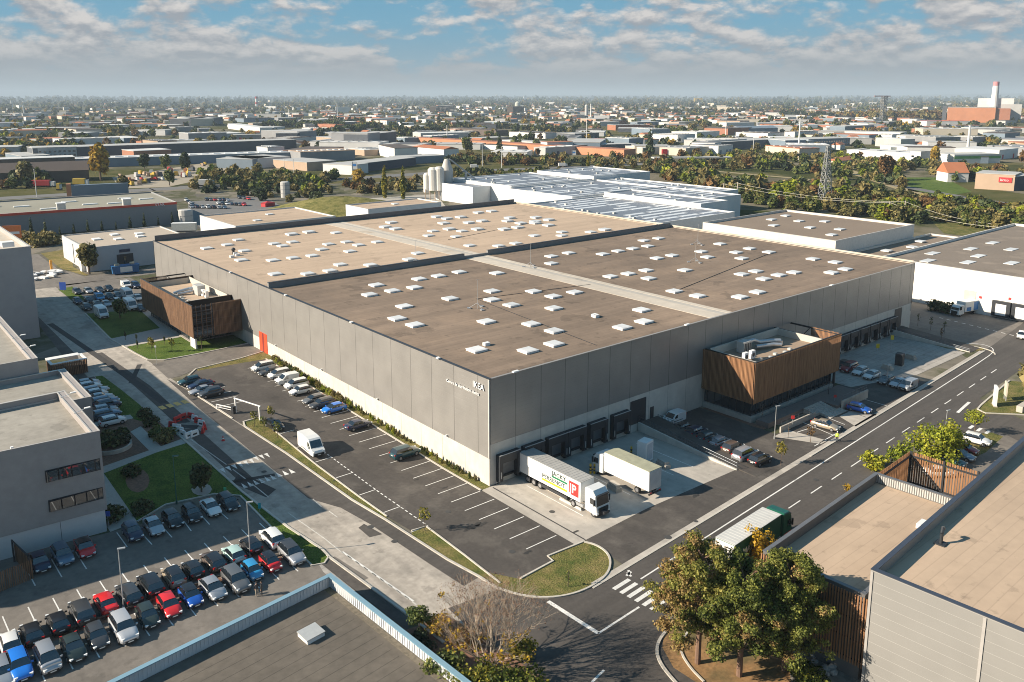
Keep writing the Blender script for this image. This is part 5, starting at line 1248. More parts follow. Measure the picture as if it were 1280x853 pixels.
def van(kind):
    t = thing({'panel van': 'panel_van', 'small van': 'small_van'}[kind], None, None)
    if kind == 'panel van':
        Ln, W, H, r = 5.9, 2.02, 2.62, .36
        pr = [(-2.95, .42), (-2.95, 2.3), (-2.85, 2.58), (-.0, 2.64), (1.15, 2.55), (1.45, 2.35), (2.15, 1.38), (2.75, 1.12), (2.93, .9), (2.95, .42), (2.7, .3), (-2.7, .3)]
        ws_ = [(2.17, 1.40), (1.5, 2.31)]; side = [(.95, 1.35), (1.95, 1.35), (1.42, 2.08), (.95, 2.12)]
    else:
        Ln, W, H, r = 4.45, 1.84, 1.84, .32
        pr = [(-2.22, .4), (-2.22, 1.6), (-2.12, 1.8), (-.3, 1.86), (.5, 1.80), (1.25, 1.12), (1.95, .98), (2.2, .78), (2.22, .38), (2.0, .26), (-2.0, .26)]
        ws_ = [(1.27, 1.14), (.58, 1.76)]; side = [(.05, 1.06), (1.05, 1.06), (.48, 1.6), (.05, 1.64)]
    m = MB(); prof_body(m, pr, W); m.build('body', PAINT['white'], t)
    g = MB(); (ax, az), (bx, bz) = ws_; h = W / 2 - .12; nx, nz = (az - bz), (ax - bx)
    ln = math.hypot(bz - az, ax - bx); ox, oz = (bz - az) / ln * .02, (ax - bx) / ln * .02
    g.quad((ax + ox, -h, az + oz), (ax + ox, h, az + oz), (bx + ox, h * .92, bz + oz), (bx + ox, -h * .92, bz + oz)); g.build('windscreen', car_glass, t)
    yy = W / 2 + .006
    for s in (-1, 1): B('add', [(x, s * yy, z) for x, z in side], [(0, 1, 2, 3) if s < 0 else (3, 2, 1, 0)]).build('window_glass', car_glass, t)
    m = MB(); m.box(pr[9 if kind == 'panel van' else 8][0] - .05, -W * .4, .42, Ln / 2 + .03, W * .4, .75); m.box(-Ln / 2 - .06, -W * .48, .38, -Ln / 2 + .05, W * .48, .55)
    m.box(-Ln * .28, -yy - .004, .55, Ln * .22, -yy + .02, .66); m.box(-Ln * .28, yy - .02, .55, Ln * .22, yy + .004, .66); m.build('trim', trim_b, t)
    zl = .98 if kind == 'panel van' else .82
    for s in (-1, 1):
        m = MB(); m.obox((Ln / 2 - .16, s * W * .39, zl - .03), (.14, .13, .12), -s * .3); m.build('headlight', head_m, t)
        m = MB(); m.box(-Ln / 2 - .02, s * W * .46 - .06, 1.0, -Ln / 2 + .04, s * W * .46 + .06, 1.5); m.build('tail_light', tail_m, t)
        m = MB(); m.obox((Ln * .27, s * (W / 2 + .14), 1.42 if kind == 'panel van' else 1.12), (.08, .12, .16)); m.build('mirror', trim_b, t)
    B('box', Ln / 2 + .031, -.26, .45, Ln / 2 + .045, .26, .56).build('number_plate', plate_m, t)
    for x in (Ln * .30, -Ln * .28):
        for s in (-1, 1): wheel_at(t, x, s * (W / 2 - .14), r)
    return t
PROTO = {k: car(k) for k in ('hatchback', 'suv', 'estate', 'saloon', 'people carrier', 'city car', 'sleek hatchback', 'compact off-roader', 'big off-roader')}
VARI = {'hatchback': ['hatchback', 'city car', 'sleek hatchback', 'hatchback'], 'suv': ['suv', 'compact off-roader', 'big off-roader']}
vk = random.Random(3)
PROTO.update({k: van(k) for k in ('panel van', 'small van')})
USED = set()
WORD = {'suv': 'off-road style car', 'hatchback': 'hatchback', 'estate': 'estate car', 'saloon': 'saloon car', 'people carrier': 'people carrier', 'panel van': 'tall panel van', 'small van': 'small van'}
ORD = ['first', 'second', 'third', 'fourth', 'fifth', 'sixth', 'seventh', 'eighth', 'ninth', 'tenth', 'eleventh', 'twelfth', 'thirteenth', 'fourteenth']
blackroof = PAINT['black']
roofed = {}
def put(kind, colr, pos, deg, label, group, roof=None, sc=1.0):
    kind0 = kind; kind = vk.choice(VARI.get(kind, [kind])) if len(USED) > 12 or kind not in VARI else vk.choice(VARI[kind])
    p = PROTO[kind]
    if kind in USED: p = copy_tree(PROTO[kind])
    USED.add(kind)
    p.location = (pos[0], pos[1], gz(pos[1]) + .025); p.rotation_euler = (0, 0, R(deg)); p.scale = (sc, sc, sc)
    tag(p, label, 'van' if 'van' in kind0 else 'car', group)
    for ch in p.children:
        if ch.name.split('.')[0] in ('body', 'mirror'):
            for k_, sl_k in enumerate(ch.material_slots): sl_k.link = 'OBJECT'; sl_k.material = PAINT[roof if (roof and k_ == 1) else colr]
    return p
jr = random.Random(11)
def carrow(items, conv, deg, phrase, group, jitter=1.5, z=.7):
    for i, (a, b, kind, colr, *ex) in enumerate(items):
        q = P(*conv(a, b), z)
        lab = f"{colr} {WORD[kind]}, {ORD[i]} {phrase}"
        put(kind, colr, q, deg + jr.uniform(-jitter, jitter), lab, group, ex[0] if ex else None, sc=jr.uniform(.97, 1.03))
Zb = lambda a, b: (a / 2.942, 563 + b / 2.942)
gF = 'cars in the staff car park at the bottom left'
carrow([(72,790,'suv','bright blue'),(175,762,'people carrier','silver'),(270,722,'hatchback','dark green'),(357,680,'hatchback','dark grey'),(455,652,'suv','pale grey'),(543,605,'hatchback','dark green'),(622,568,'hatchback','red'),(702,532,'hatchback','blue','black'),(783,505,'hatchback','silver'),(868,476,'suv','grey'),(928,440,'hatchback','sky blue'),(995,410,'hatchback','red','black'),(1073,378,'suv','silver','dark grey')],
       Zb, -90, 'from left in the lower row by the blue parapet', gF)
carrow([(35,702,'hatchback','white'),(117,668,'hatchback','black'),(212,628,'hatchback','black'),(300,592,'suv','dark grey'),(388,556,'saloon','red'),(473,523,'estate','dark grey'),(553,493,'suv','black'),(637,460,'suv','champagne','black'),(708,432,'hatchback','black'),(783,403,'estate','brown','black'),(858,377,'hatchback','mint'),(922,347,'hatchback','black'),(1000,320,'suv','white')],
       Zb, 90, 'from left in the middle row, seen from behind', gF)
put('estate', 'silver', P(2, 840, .7), -90, 'silver car cut off by the left edge of the picture, bottom row', gF)
carrow([(145,408,'hatchback','navy'),(230,383,'suv','steel blue'),(312,355,'hatchback','red','black')], Zb, -90, 'from left under the grey office wall', gF)
carrow([(488,298,'suv','navy'),(565,275,'saloon','silver'),(635,250,'hatchback','black'),(706,231,'suv','black'),(775,207,'saloon','white'),(840,188,'estate','black')], Zb, -90, 'from left along the shaded lawn', gF)
Zs = lambda a, b: (a / 7.11, 400 + b / 7.11)
carrow([(775,556,'hatchback','silver'),(795,585,'hatchback','white'),(845,620,'estate','silver'),(860,650,'hatchback','white'),(888,684,'saloon','silver'),(930,716,'estate','steel blue'),(958,750,'suv','navy'),(930,790,'hatchback','silver'),(945,830,'estate','steel blue')], Zs, 0, 'from far end beside the stepped grey office', 'cars beside the stepped office building')
put('suv', 'white', P(140.6, 525, .8), 0, 'white car parked nearest the flower beds beside the stepped grey office', 'cars beside the stepped office building')
Zw = lambda a, b: (300 + a / 6.4, 440 + b / 6.4)
gW = 'cars parked along the sunlit warehouse wall'
carrow([(185,120,'people carrier','white'),(240,152,'saloon','dark grey'),(312,176,'people carrier','white'),(375,220,'small van','white'),(450,258,'people carrier','white'),(482,306,'hatchback','white'),(595,375,'hatchback','grey'),(655,408,'estate','dark grey'),(750,448,'hatchback','bright blue')], Zw, 180, 'from far end along the sunlit warehouse wall', gW)
put('saloon', 'navy', P(*Zw(945, 582), .6), 0, 'dark blue car alone in the bays along the sunlit wall, nose to the verge', gW)
put('suv', 'teal', P(506.5, 565.5, .7), 0, 'dark teal car alone, nearest the corner of the warehouse', gW)
put('panel van', 'white', P(389, 556, 1.1), -93, 'white panel van with green marks standing in the middle of the car park', 'vans about the site')
put('hatchback', 'black', P(343, 530, .7), -88, 'black car parked behind a sapling at the edge of the car park', gW)
carrow([(697,577,'suv','teal'),(737,590,'saloon','navy'),(742,610,'saloon','silver'),(775,620,'suv','dark grey')], lambda a, b: (a / 2.942, 280 + b / 2.942), 180, 'from far end by the car park entrance', gW)
Zf = lambda a, b: (a / 7.11, 280 + b / 7.11)
gA = 'cars in the shaded car park beyond the far annex'
carrow([(685,598,'hatchback','dark grey'),(785,592,'hatchback','silver'),(885,585,'hatchback','dark grey'),(965,572,'saloon','black'),(1120,545,'small van','white'),(1205,545,'suv','navy')], Zf, -90, 'from left in the back row by the far annex', gA)
carrow([(690,682,'hatchback','navy'),(790,672,'hatchback','black'),(883,655,'small van','sky blue'),(970,642,'hatchback','black'),(1045,632,'hatchback','grey'),(1132,640,'panel van','white'),(1226,655,'hatchback','white')], Zf, -90, 'from left in the middle row by the far annex', gA)
carrow([(770,737,'suv','black'),(865,712,'hatchback','dark grey'),(945,707,'hatchback','silver'),(1045,690,'hatchback','white'),(1160,735,'panel van','white'),(1252,745,'hatchback','dark grey')], Zf, -90, 'from left in the third row by the far annex', gA)
put('panel van', 'white', P(*Zf(900, 785), 1.2), -90, 'white panel van parked nearest the shaded lawn and street', 'vans about the site')
Zr = lambda a, b: (700 + a / 4.923, 500 + b / 4.923)
gR = 'cars in the shade beside the ramp'
put('small van', 'white', P(*Zr(700, 108), .9), 180, 'small white van close to the dark wall above the ramp', 'vans about the site')
carrow([(760,165,'hatchback','black'),(840,190,'hatchback','navy'),(905,222,'hatchback','teal'),(985,252,'hatchback','silver'),(1065,290,'suv','brown'),(1140,332,'suv','silver'),(1230,365,'suv','black')], Zr, 0, 'from the wall in the row beside the ramp', gR)
Ze = lambda a, b: (960 + a / 7.11, 440 + b / 7.11)
gE = 'cars in front of the second loading yard'
carrow([(662,115,'hatchback','black'),(720,138,'suv','dark red'),(818,168,'hatchback','white'),(920,202,'hatchback','white'),(1048,242,'hatchback','grey'),(1155,272,'hatchback','pale grey')], Ze, 180, 'from the annex beside the second loading yard', gE)
put('small van', 'silver', P(*Ze(1245, 290), .9), 180, 'silver van nearest the road beside the second loading yard', gE)
put('hatchback', 'blue', P(*Ze(812, 500), .6), -80, 'dark blue car in the shade beside the pale entrance steps', gE)
put('saloon', 'champagne', P(*Ze(512, 650), .6), -84, 'champagne saloon standing half in sunlight below the entrance steps', gE)
Zq = lambda a, b: (980 + a / 4.267, 500 + b / 4.267)
gQ = 'cars in the yard behind the timber fence'
carrow([(1028,210,'suv','white'),(962,255,'hatchback','dark red'),(932,287,'estate','steel blue'),(885,318,'saloon','teal')], Zq, -86, 'from right behind the timber fence', gQ)
put('saloon', 'white', P(*Zq(830, 385), .6), -40, 'white car half hidden by the timber slat fence', gQ)
put('panel van', 'dark grey', P(1180, 372, 1.2), 200, 'dark van parked before the hedge of the white hall', 'vans about the site')
put('panel van', 'black', P(1199, 378, 1.0), 185, 'black van behind the blue and white truck', 'vans about the site')
put('hatchback', 'white', P(1277, 419, .7), 195, 'white car entering at the right edge on the cross road', gQ)
# far car park behind the red-trimmed hall
fr = random.Random(21); cs = ['white', 'silver', 'dark grey', 'black', 'navy', 'grey', 'white', 'pale grey', 'red', 'steel blue']
Zk = lambda a, b: (200 + a / 5.333, 100 + b / 5.333)
k_ = 0
for j, (xa, ya, xb, yb, n) in enumerate(((175, 800, 215, 830, 4), (310, 795, 450, 800, 6), (390, 820, 560, 830, 7), (210, 845, 430, 848, 7), (530, 782, 590, 790, 3))):
    for i in range(n):
        f = i / max(1, n - 1); q = P(*Zk(xa + (xb - xa) * f, ya + (yb - ya) * f), .7)
        put(fr.choice(['hatchback', 'suv', 'estate', 'saloon']), cs[(k_ * 3) % 10], q, fr.choice([80, -100]), f"{cs[(k_ * 3) % 10]} car, {ORD[i]} from left in {ORD[j]} row behind the red-trimmed hall", 'cars in the distant car park'); k_ += 1
# ------------------------------------------------------------------ lorries
curtain = mat('curtain_white', (0.74, 0.73, 0.70), 0.55, 0.06, 0.6)
trail_roof = mat('trailer_roof', (0.36, 0.35, 0.33), 0.5, 0.15, 1.0, var2=.15)
cab_w = PAINT['white']
def tractor(t, x0, m_cab, W=2.5, H=3.75, wind=True):
    """cab with its nose at +x; x0 = back of the cab"""
    m = MB(); pr = [(x0, .55), (x0, H - .15), (x0 + .2, H), (x0 + 1.45, H - .12), (x0 + 1.95, H - .75), (x0 + 2.15, 1.6), (x0 + 2.28, 1.0), (x0 + 2.25, .42), (x0 + 1.9, .36), (x0 + .2, .5)]
    prof_body(m, pr, W, .1); m.build('cab', m_cab, t)
    g = MB(); h = W / 2 - .14
    g.quad((x0 + 2.185, -h, 1.62), (x0 + 2.185, h, 1.62), (x0 + 2.0, h * .95, H - .82), (x0 + 2.0, -h * .95, H - .82)); g.build('windscreen', car_glass, t)
    yy = W / 2 + .006
    sd = [(x0 + 1.0, 1.75), (x0 + 1.9, 1.75), (x0 + 1.72, 2.55), (x0 + 1.0, 2.6)]
    for s in (-1, 1): B('add', [(x, s * yy, z) for x, z in sd], [(0, 1, 2, 3) if s < 0 else (3, 2, 1, 0)]).build('window_glass', car_glass, t)
    B('box', x0 + 2.2, -W * .36, .5, x0 + 2.32, W * .36, 1.35).build('grille', trim_b, t); B('box', x0 + 2.1, -W * .48, .3, x0 + 2.33, W * .48, .49).build('bumper', trim_b, t); B('box', x0 + 1.9, -W * .42, H - .78, x0 + 2.25, W * .42, H - .68).build('sun_visor', trim_b, t)
    for s in (-1, 1):
        B('box', x0 + 2.1, s * W * .41 - .22, .52, x0 + 2.325, s * W * .41 + .12 * 1, .8).build('headlight', head_m, t)
        B('box', x0 + 1.85, s * (W / 2 + .18) - .1, 1.75, x0 + 2.0, s * (W / 2 + .18) + .1, 2.6).build('mirror', trim_b, t)
def artic(name, label, loc, deg, Lt, trm, roofm, cabm, sidem=None, sill=True, Wd=2.55, Ht=4.0):
    t = thing(name, label, 'lorry', loc, R(deg), 'lorries at the site')
    # trailer from x=-Lt (rear) to 0, tractor ahead
    m = MB(); m.box(-Lt, -Wd / 2, 1.15, 0, Wd / 2, Ht - .03); m.build('trailer_body', sidem or trm, t)
    m = MB(); m.box(-Lt - .02, -Wd / 2 - .02, Ht - .028, .03, Wd / 2 + .02, Ht + .03)
    for i in range(int(Lt / .6)): m.box(-Lt + .3 + .6 * i, -Wd / 2 + .1, Ht + .031, -Lt + .36 + .6 * i, Wd / 2 - .1, Ht + .05)
    m.build('trailer_roof', roofm, t)
    m = MB(); m.box(-Lt - .03, -Wd / 2 + .05, 1.2, -Lt - .004, -.02, Ht - .1); m.box(-Lt - .03, .02, 1.2, -Lt - .004, Wd / 2 - .05, Ht - .1); m.build('rear_door', curtain, t)
    m = MB(); m.box(-Lt, -.45, .85, .2, .45, 1.14); m.box(-Lt - .05, -Wd / 2, .55, -Lt + .1, Wd / 2, .75)
    for s in (-1, 1): m.box(-Lt * .62, s * Wd * .48 - .03, .5, -2.6, s * Wd * .48 + .03, .95)
    m.box(0.2, -.45, .6, 3.6, .45, .95); m.box(.9, -.9, .95, 1.5, .9, 1.1); m.build('chassis', steel_dark, t)
    for s in (-1, 1): B('box', -Lt - .06, s * Wd * .42 - .2, .8, -Lt - .031, s * Wd * .42 + .2, .98).build('tail_light', tail_m, t)
    for x in (-Lt + 1.9, -Lt + 3.2, -Lt + 4.5):
        for s in (-1, 1): wheel_at(t, x, s * (Wd / 2 - .22), .52, .38)
    tractor(t, .75, cabm)
    m = MB()
    for s in (-1, 1): m.box(-1.9, s * 1.1 - .12, .55, .4, s * 1.1 + .12, .95)
    m.build('fuel_tank', galv, t)
    for x, in ((2.35,), (-1.35,)):
        for s in (-1, 1): wheel_at(t, x, s * (Wd / 2 - .24), .52, .36 if x > 0 else .55)
    return t
# lorry 1: backed on to dock two, nose to the road (-y)
r1 = P(658, 590); n1 = Vector((6.2, -16.5))
T1 = artic('articulated_lorry', 'white articulated lorry with red, green and yellow markings backed on to the dock', (6.15, -13.3, .02), -90, 12.6, curtain, trail_roof, cab_w)
sgn = lambda n, c: mat(n, c, .5, .04)
# livery on the side facing the camera (local -y after turning = world -x)
B('box', -2.2, -1.283, 1.65, -.35, -1.277, 3.55).build('logo_panel', sgn('livery_red', (0.55, .035, .03)), T1)
text('JP', 1.7, sgn('livery_white', (.8, .8, .78)), T1, (-2.1, -1.287, 2.0), (math.pi / 2, 0, 0), 'lettering', .004, bold=.03)
lg = sgn('livery_green', (0.012, .16, .07))
B('box', -5.6, -1.283, 2.72, -2.5, -1.277, 3.0).build('stripe', lg, T1); B('box', -7.6, -1.283, 1.62, -2.5, -1.277, 1.92).build('stripe', sgn('livery_yellow', (.75, .52, .02)), T1)
ldk = sgn('livery_dark_green', (.03, .05, .04)); text('JACKY', .86, ldk, T1, (-5.6, -1.287, 3.08), (math.pi / 2, 0, 0), 'lettering', .004, sx=1.12, bold=.02); text('PERRENOT', .86, ldk, T1, (-7.6, -1.287, 2.02), (math.pi / 2, 0, 0), 'lettering', .004, sx=1.08, bold=.02)
# lorry 2: white rigid box nose-in
t2 = thing('box_lorry', 'plain white box lorry with a greenish roof standing in the dock yard', 'lorry', (15.6, -8.6, .02), R(90), 'lorries at the site')
m = MB(); m.box(-8.4, -1.28, 1.1, 0, 1.28, 3.95); m.build('box_body', curtain, t2); B('box', -8.42, -1.3, 3.953, .02, 1.3, 4.02).build('box_roof', mat('algae_roof', (0.32, 0.315, 0.225), .7, .2, 1.0), t2)
B('box', -8.45, -1.22, 1.2, -8.403, 1.22, 3.85).build('rear_door', mat('rear_door_grey', (.55, .55, .55), .4), t2)
m = MB(); m.box(-8.3, -.45, .75, 2.2, .45, 1.09); m.box(-8.5, -1.25, .5, -8.3, 1.25, .7); m.build('chassis', steel_dark, t2)
B('box', -8.53, -1.1, .72, -8.501, -.7, .9).build('tail_light', tail_m, t2); B('box', -8.53, .7, .72, -8.501, 1.1, .9).build('tail_light', tail_m, t2)
tractor(t2, .3, cab_w, 2.45, 3.4)
for x in (1.7, -6.2):
    for s in (-1, 1): wheel_at(t2, x, s * 1.02, .5, .36)
# lorry 3: green curtain-sider driving away along the road
grn = mat('curtain_green', (0.008, .085, .045), .5, .1, .8)
T3 = artic('articulated_lorry', 'green curtain-sided articulated lorry with pale roof on the road by the pines', (17.6, -33.9, .03), 3.4, 10.4, curtain, mat('trailer_roof_pale', (.55, .54, .51), .5, .1, 1.0), paint('lorry_green', (.008, .09, .05)), grn)
text('MANKPRO', 1.05, sgn('livery_white', (.8, .8, .78)), T3, (-8.6, -1.285, 2.1), (math.pi / 2, 0, 0), 'lettering', .004, sx=1.15, bold=.03)
B('box', -10.455, .1, 2.6, -10.431, .85, 3.15).build('rear_panel', sgn('livery_dark', (.02, .06, .04)), T3); B('box', -10.455, -.9, 3.3, -10.431, -.1, 3.45).build('rear_panel', trim_b, T3)
B('box', 1.0, -1.262, .45, 2.9, -1.2512, .95).build('side_skirt', sgn('livery_red', (.55, .035, .03)), T3)
# lorry 4: small blue and white box truck on the right
q4 = P(1200, 394); q4b = P(1232, 388); hd4 = math.degrees(math.atan2(q4.y - q4b.y, q4.x - q4b.x))
t4 = thing('box_lorry', 'small blue and white box lorry by the white hall on the right', 'lorry', (q4.x, q4.y, gz(q4.y) + .02), R(hd4), 'lorries at the site')
m = MB(); m.box(-5.6, -1.2, 1.0, 0, 1.2, 3.5); m.build('box_body', curtain, t4)
blu = sgn('livery_blue', (.02, .16, .42))
m = MB(); m.prism([(-5.2, -1.21), (-3.6, -1.21), (-3.6, -1.204), (-5.2, -1.204)], 1.1, 3.2); m.prism([(-2.9, -1.21), (-.8, -1.21), (-.8, -1.204), (-2.9, -1.204)], 1.1, 2.0); m.prism([(-5.2, 1.204), (-3.4, 1.204), (-3.4, 1.21), (-5.2, 1.21)], 1.1, 3.3); m.prism([(-2.4, 1.204), (-.6, 1.204), (-.6, 1.21), (-2.4, 1.21)], 1.1, 2.1); m.build('stripe', blu, t4)
tractor(t4, .15, cab_w, 2.3, 2.9)
B('box', -5.5, -.4, .6, 2, .4, .98).build('chassis', steel_dark, t4)
for x in (1.5, -4.0):
    for s in (-1, 1): wheel_at(t4, x, s * .95, .42, .3)
# ------------------------------------------------------------------ street furniture
pole_m = mat('lamp_post_steel', (0.45, 0.46, 0.46), .4, .08, 2.0, metal=.4)
green_pole = mat('green_lamp_post', (0.02, .10, .08), .5)
def lamp(foot, h, label, m_=None, arm=.7, az=0.0):
    t = thing('street_lamp', label, 'street lamp', (foot.x, foot.y, gz(foot.y)), az, 'street lamps')
    m = MB(); m.tube((0, 0, 0), (0, 0, h), .075, .045, 8); m.tube((0, 0, 0), (0, 0, .5), .13, n=8); m.build('pole', m_ or pole_m, t)
    m = MB(); m.box(-.1, -.13, h, arm, .13, h + .09); m.cur = 1; m.box(.15, -.1, h - .03, arm - .05, .1, h - .001); m.build('lamp_head', [m_ or pole_m, white_p], t)
    return t
def h_at(px, py_foot, py_top):                        # height of an upright standing at the surveyed foot
    q = P(px, py_foot); d = ray(px, py_top); t = (Vector((q.x, q.y)) - Vector((CAM.x, CAM.y))).length / math.hypot(d.x, d.y)
    return CAM.z + d.z * t - q.z
for px, yf, yt, lab, gm in ((313, 697, 628, 'lamp post among the parked cars nearest the street corner', None), (155, 763, 685, 'lamp post between the two rows of parked cars, further left', None), (221, 630, 570, 'thin green lamp post on the lawn', green_pole), (968, 549, 508, 'lamp post on the bed beside the entrance steps', None),
                           (1108, 482, 456, 'dark lamp post in front of the second loading yard', None), (1035, 499, 478, 'dark lamp post by the shaded terrace', steel_dark), (1182, 535, 514, 'lamp post by the road at the bottom right', None), (985, 508, 490, 'slim dark post near the entrance steps', steel_dark), (1134, 572, 548, 'lamp post among the yellow-green shrubs', None)):
    q = P(px, yf); lamp(q, max(3.0, h_at(px, yf, yt)), lab, gm, .7, R(-20))
def post_sign(px, yf, hgt, label, colr, w=.35, hh=.35, base=None):
    q = P(px, yf); t = thing('road_sign', label, 'sign', (q.x, q.y, gz(q.y)), YAW)
    m = MB(); m.tube((0, 0, 0), (0, 0, hgt), .035, n=6); m.build('post', pole_m, t)
    B('box', -w, -.05, hgt - hh * 2, w, -.036, hgt).build('sign_panel', mat('sign_' + colr, {'red': (.6, .03, .03), 'blue': (.03, .1, .45), 'white': (.75, .75, .73), 'orange': (.75, .2, .03), 'teal': (.02, .3, .35), 'yellow': (.7, .5, .03), 'green': (.1, .5, .25)}[colr], .4), t)
    return t
post_sign(136, 659, 2.2, 'blue parking sign beside the pale office base wall', 'blue')
post_sign(990, 536, 2.3, 'round red sign near the entrance steps', 'red', .3, .3)
post_sign(1043, 507, 2.0, 'red and blue sign on the entrance ramp', 'red', .25, .25)
post_sign(282, 621, 1.4, 'small green marker on the lawn edge', 'green', .2, .4)
post_sign(325, 641, 1.4, 'small teal marker on the grass by the street', 'teal', .2, .4)
post_sign(1096, 448, 3.2, 'yellow and black striped sign left in the second loading yard', 'yellow', .35, .5)
post_sign(1114, 437, 3.2, 'yellow and black striped sign right in the second loading yard', 'yellow', .35, .5)
post_sign(79, 364, 2.5, 'blue sign panel at the entry of the far car park', 'blue', .9, 1.1)
post_sign(196, 456, 4.0, 'thin sign post in an orange base on the lawn corner', 'white', .2, .2)
t = thing('information_totem', 'white totem sign on the grass at the right edge', 'sign', (*P(1243, 507)[:2], 0), R(30)); B('box', -.9, -.2, 0, .9, .2, 3.6).build('panel', white_p, t); B('box', -1.0, -.3, -.05, 1.0, .3, .15).build('base', concrete, t)
t = thing('information_totem', 'cream sign board beside the tree at the right edge', 'sign', (*P(1256, 500)[:2], 0), R(30)); B('box', -.9, -.12, .9, .9, .12, 3.4).build('panel', mat('cream_board', (.6, .54, .44)), t); B('box', -.8, -.08, 0, -.6, .08, .9).build('post', pole_m, t); B('box', .6, -.08, 0, .8, .08, .9).build('post', pole_m, t)
tag(B('box', -1.6, -.5, 0, 1.6, .5, 1.1).build('stone_block', concrete, None, (*P(1278, 513)[:2], 0)), 'low pale block under the tree at the right edge', 'block')
# height barrier at the car park entrance
a, b = P(295, 516), P(325, 527)
t = thing('height_barrier', 'white height barrier across the car park entrance', 'barrier', (a.x, a.y, gz(a.y)), math.atan2(b.y - a.y, b.x - a.x)); w_ = (b - a).length
m = MB(); m.box(-.1, -.1, 0, .1, .1, 2.5); m.box(w_ - .1, -.1, 0, w_ + .1, .1, 2.5); m.build('post', white_p, t)
B('box', -.3, -.08, 2.5, w_ + .3, .08, 2.66).build('beam', white_p, t)
a, b = P(292, 517), P(276, 513)
t = thing('swing_gate', 'white swing gate with dark base at the car park entrance', 'barrier', (a.x, a.y, gz(a.y)), math.atan2(b.y - a.y, b.x - a.x))
B('box', -.25, -.3, 0, .25, .3, 1.3).build('base', steel_dark, t); m = MB(); m.box(0, -.05, .9, 3.9, .05, 1.05); m.box(0, -.05, .5, 3.9, .05, .58); m.box(3.8, -.08, 0, 3.95, .08, 1.05); m.build('gate_arm', white_p, t)
# road works
rw = mat('barrier_red', (.58, .03, .03), .5)
def barrier(px, py, deg, wht, label):
    q = P(px, py); t = thing('road_barrier', label, 'barrier', (q.x, q.y, gz(q.y)), R(deg), 'red and white road works barriers')
    m = MB(); m.add([(-.75, -.25, 0), (.75, -.25, 0), (.75, .25, 0), (-.75, .25, 0), (-.7, -.09, .95), (.7, -.09, .95), (.7, .09, .95), (-.7, .09, .95)], [(0, 3, 2, 1), (4, 5, 6, 7), (0, 1, 5, 4), (1, 2, 6, 5), (2, 3, 7, 6), (3, 0, 4, 7)])
    m.build('barrier_body', white_p if wht else rw, t)
    m = MB(); m.box(-.35, -.215, .25, .35, -.15, .5); m.box(-.35, .15, .25, .35, .215, .5); m.build('slot', trim_b, t)
for i, (px, py, dg, wv) in enumerate(((216, 534, 120, 0), (221, 537, 130, 1), (225, 541, 120, 1), (229, 545, 105, 1), (236, 547, 20, 1), (243, 545, 15, 1), (254, 540, 60, 0), (256, 536, 80, 0), (252, 532, 110, 1), (248, 529, 115, 0), (244, 526, 110, 1), (239, 523, 110, 0), (228, 524, 10, 0), (222, 527, 20, 0))):
    barrier(px, py, dg, wv, f"{'white' if wv else 'red'} plastic barrier, {ORD[i]} round the road works pit from its left end")
sheet('road_works_pit', [P(*q) for q in [(226, 538), (252, 533), (245, 527), (224, 530)]], mat('pit_sand', (.25, .22, .18), .95, .3, 2), 6)
sheet('road_works_pit', [P(*q) for q in [(230, 536), (247, 535), (249, 532), (226, 531)]], asph_trench, 7)
q = P(279, 551); t = thing('traffic_cone', 'red and white cone standing in the street beyond the crossing', 'cone', (q.x, q.y, gz(q.y))); m = MB(); m.lathe([(.3, 0), (.3, .06), (.2, .07), (.05, .8), (.02, .82)], 12); m.build('cone_body', rw, t); B('lathe', [(.165, .3), (.12, .5), (.1, .5), (.1, .3)], 12).build('stripe', white_p, t)
# blue skip with white panel, far left
q = P(157, 342); t = thing('skip', 'blue waste skip with white panel in front of the pale workshop', 'skip', (q.x, q.y, 1.42), R(-5))
m = MB(); m.add([(-3.6, -1.2, .3), (3.6, -1.2, .3), (3.6, 1.2, .3), (-3.6, 1.2, .3), (-3.9, -1.3, 2.7), (3.9, -1.3, 2.7), (3.9, 1.3, 2.7), (-3.9, 1.3, 2.7)], [(0, 3, 2, 1), (4, 5, 6, 7), (0, 1, 5, 4), (1, 2, 6, 5), (2, 3, 7, 6), (3, 0, 4, 7)]); m.build('skip_body', mat('skip_blue', (.02, .13, .32), .5), t)
B('box', -1.6, -1.33, .7, 1.8, -1.27, 2.3).build('sign_panel', white_p, t); m = MB(); m.box(-3, -.8, 2.7, -1.6, .5, 3.2); m.box(1.4, -.6, 2.7, 2.6, .6, 3.3); m.build('rubbish', mat('rubbish', (.5, .42, .3), .9, .4, 2), t)
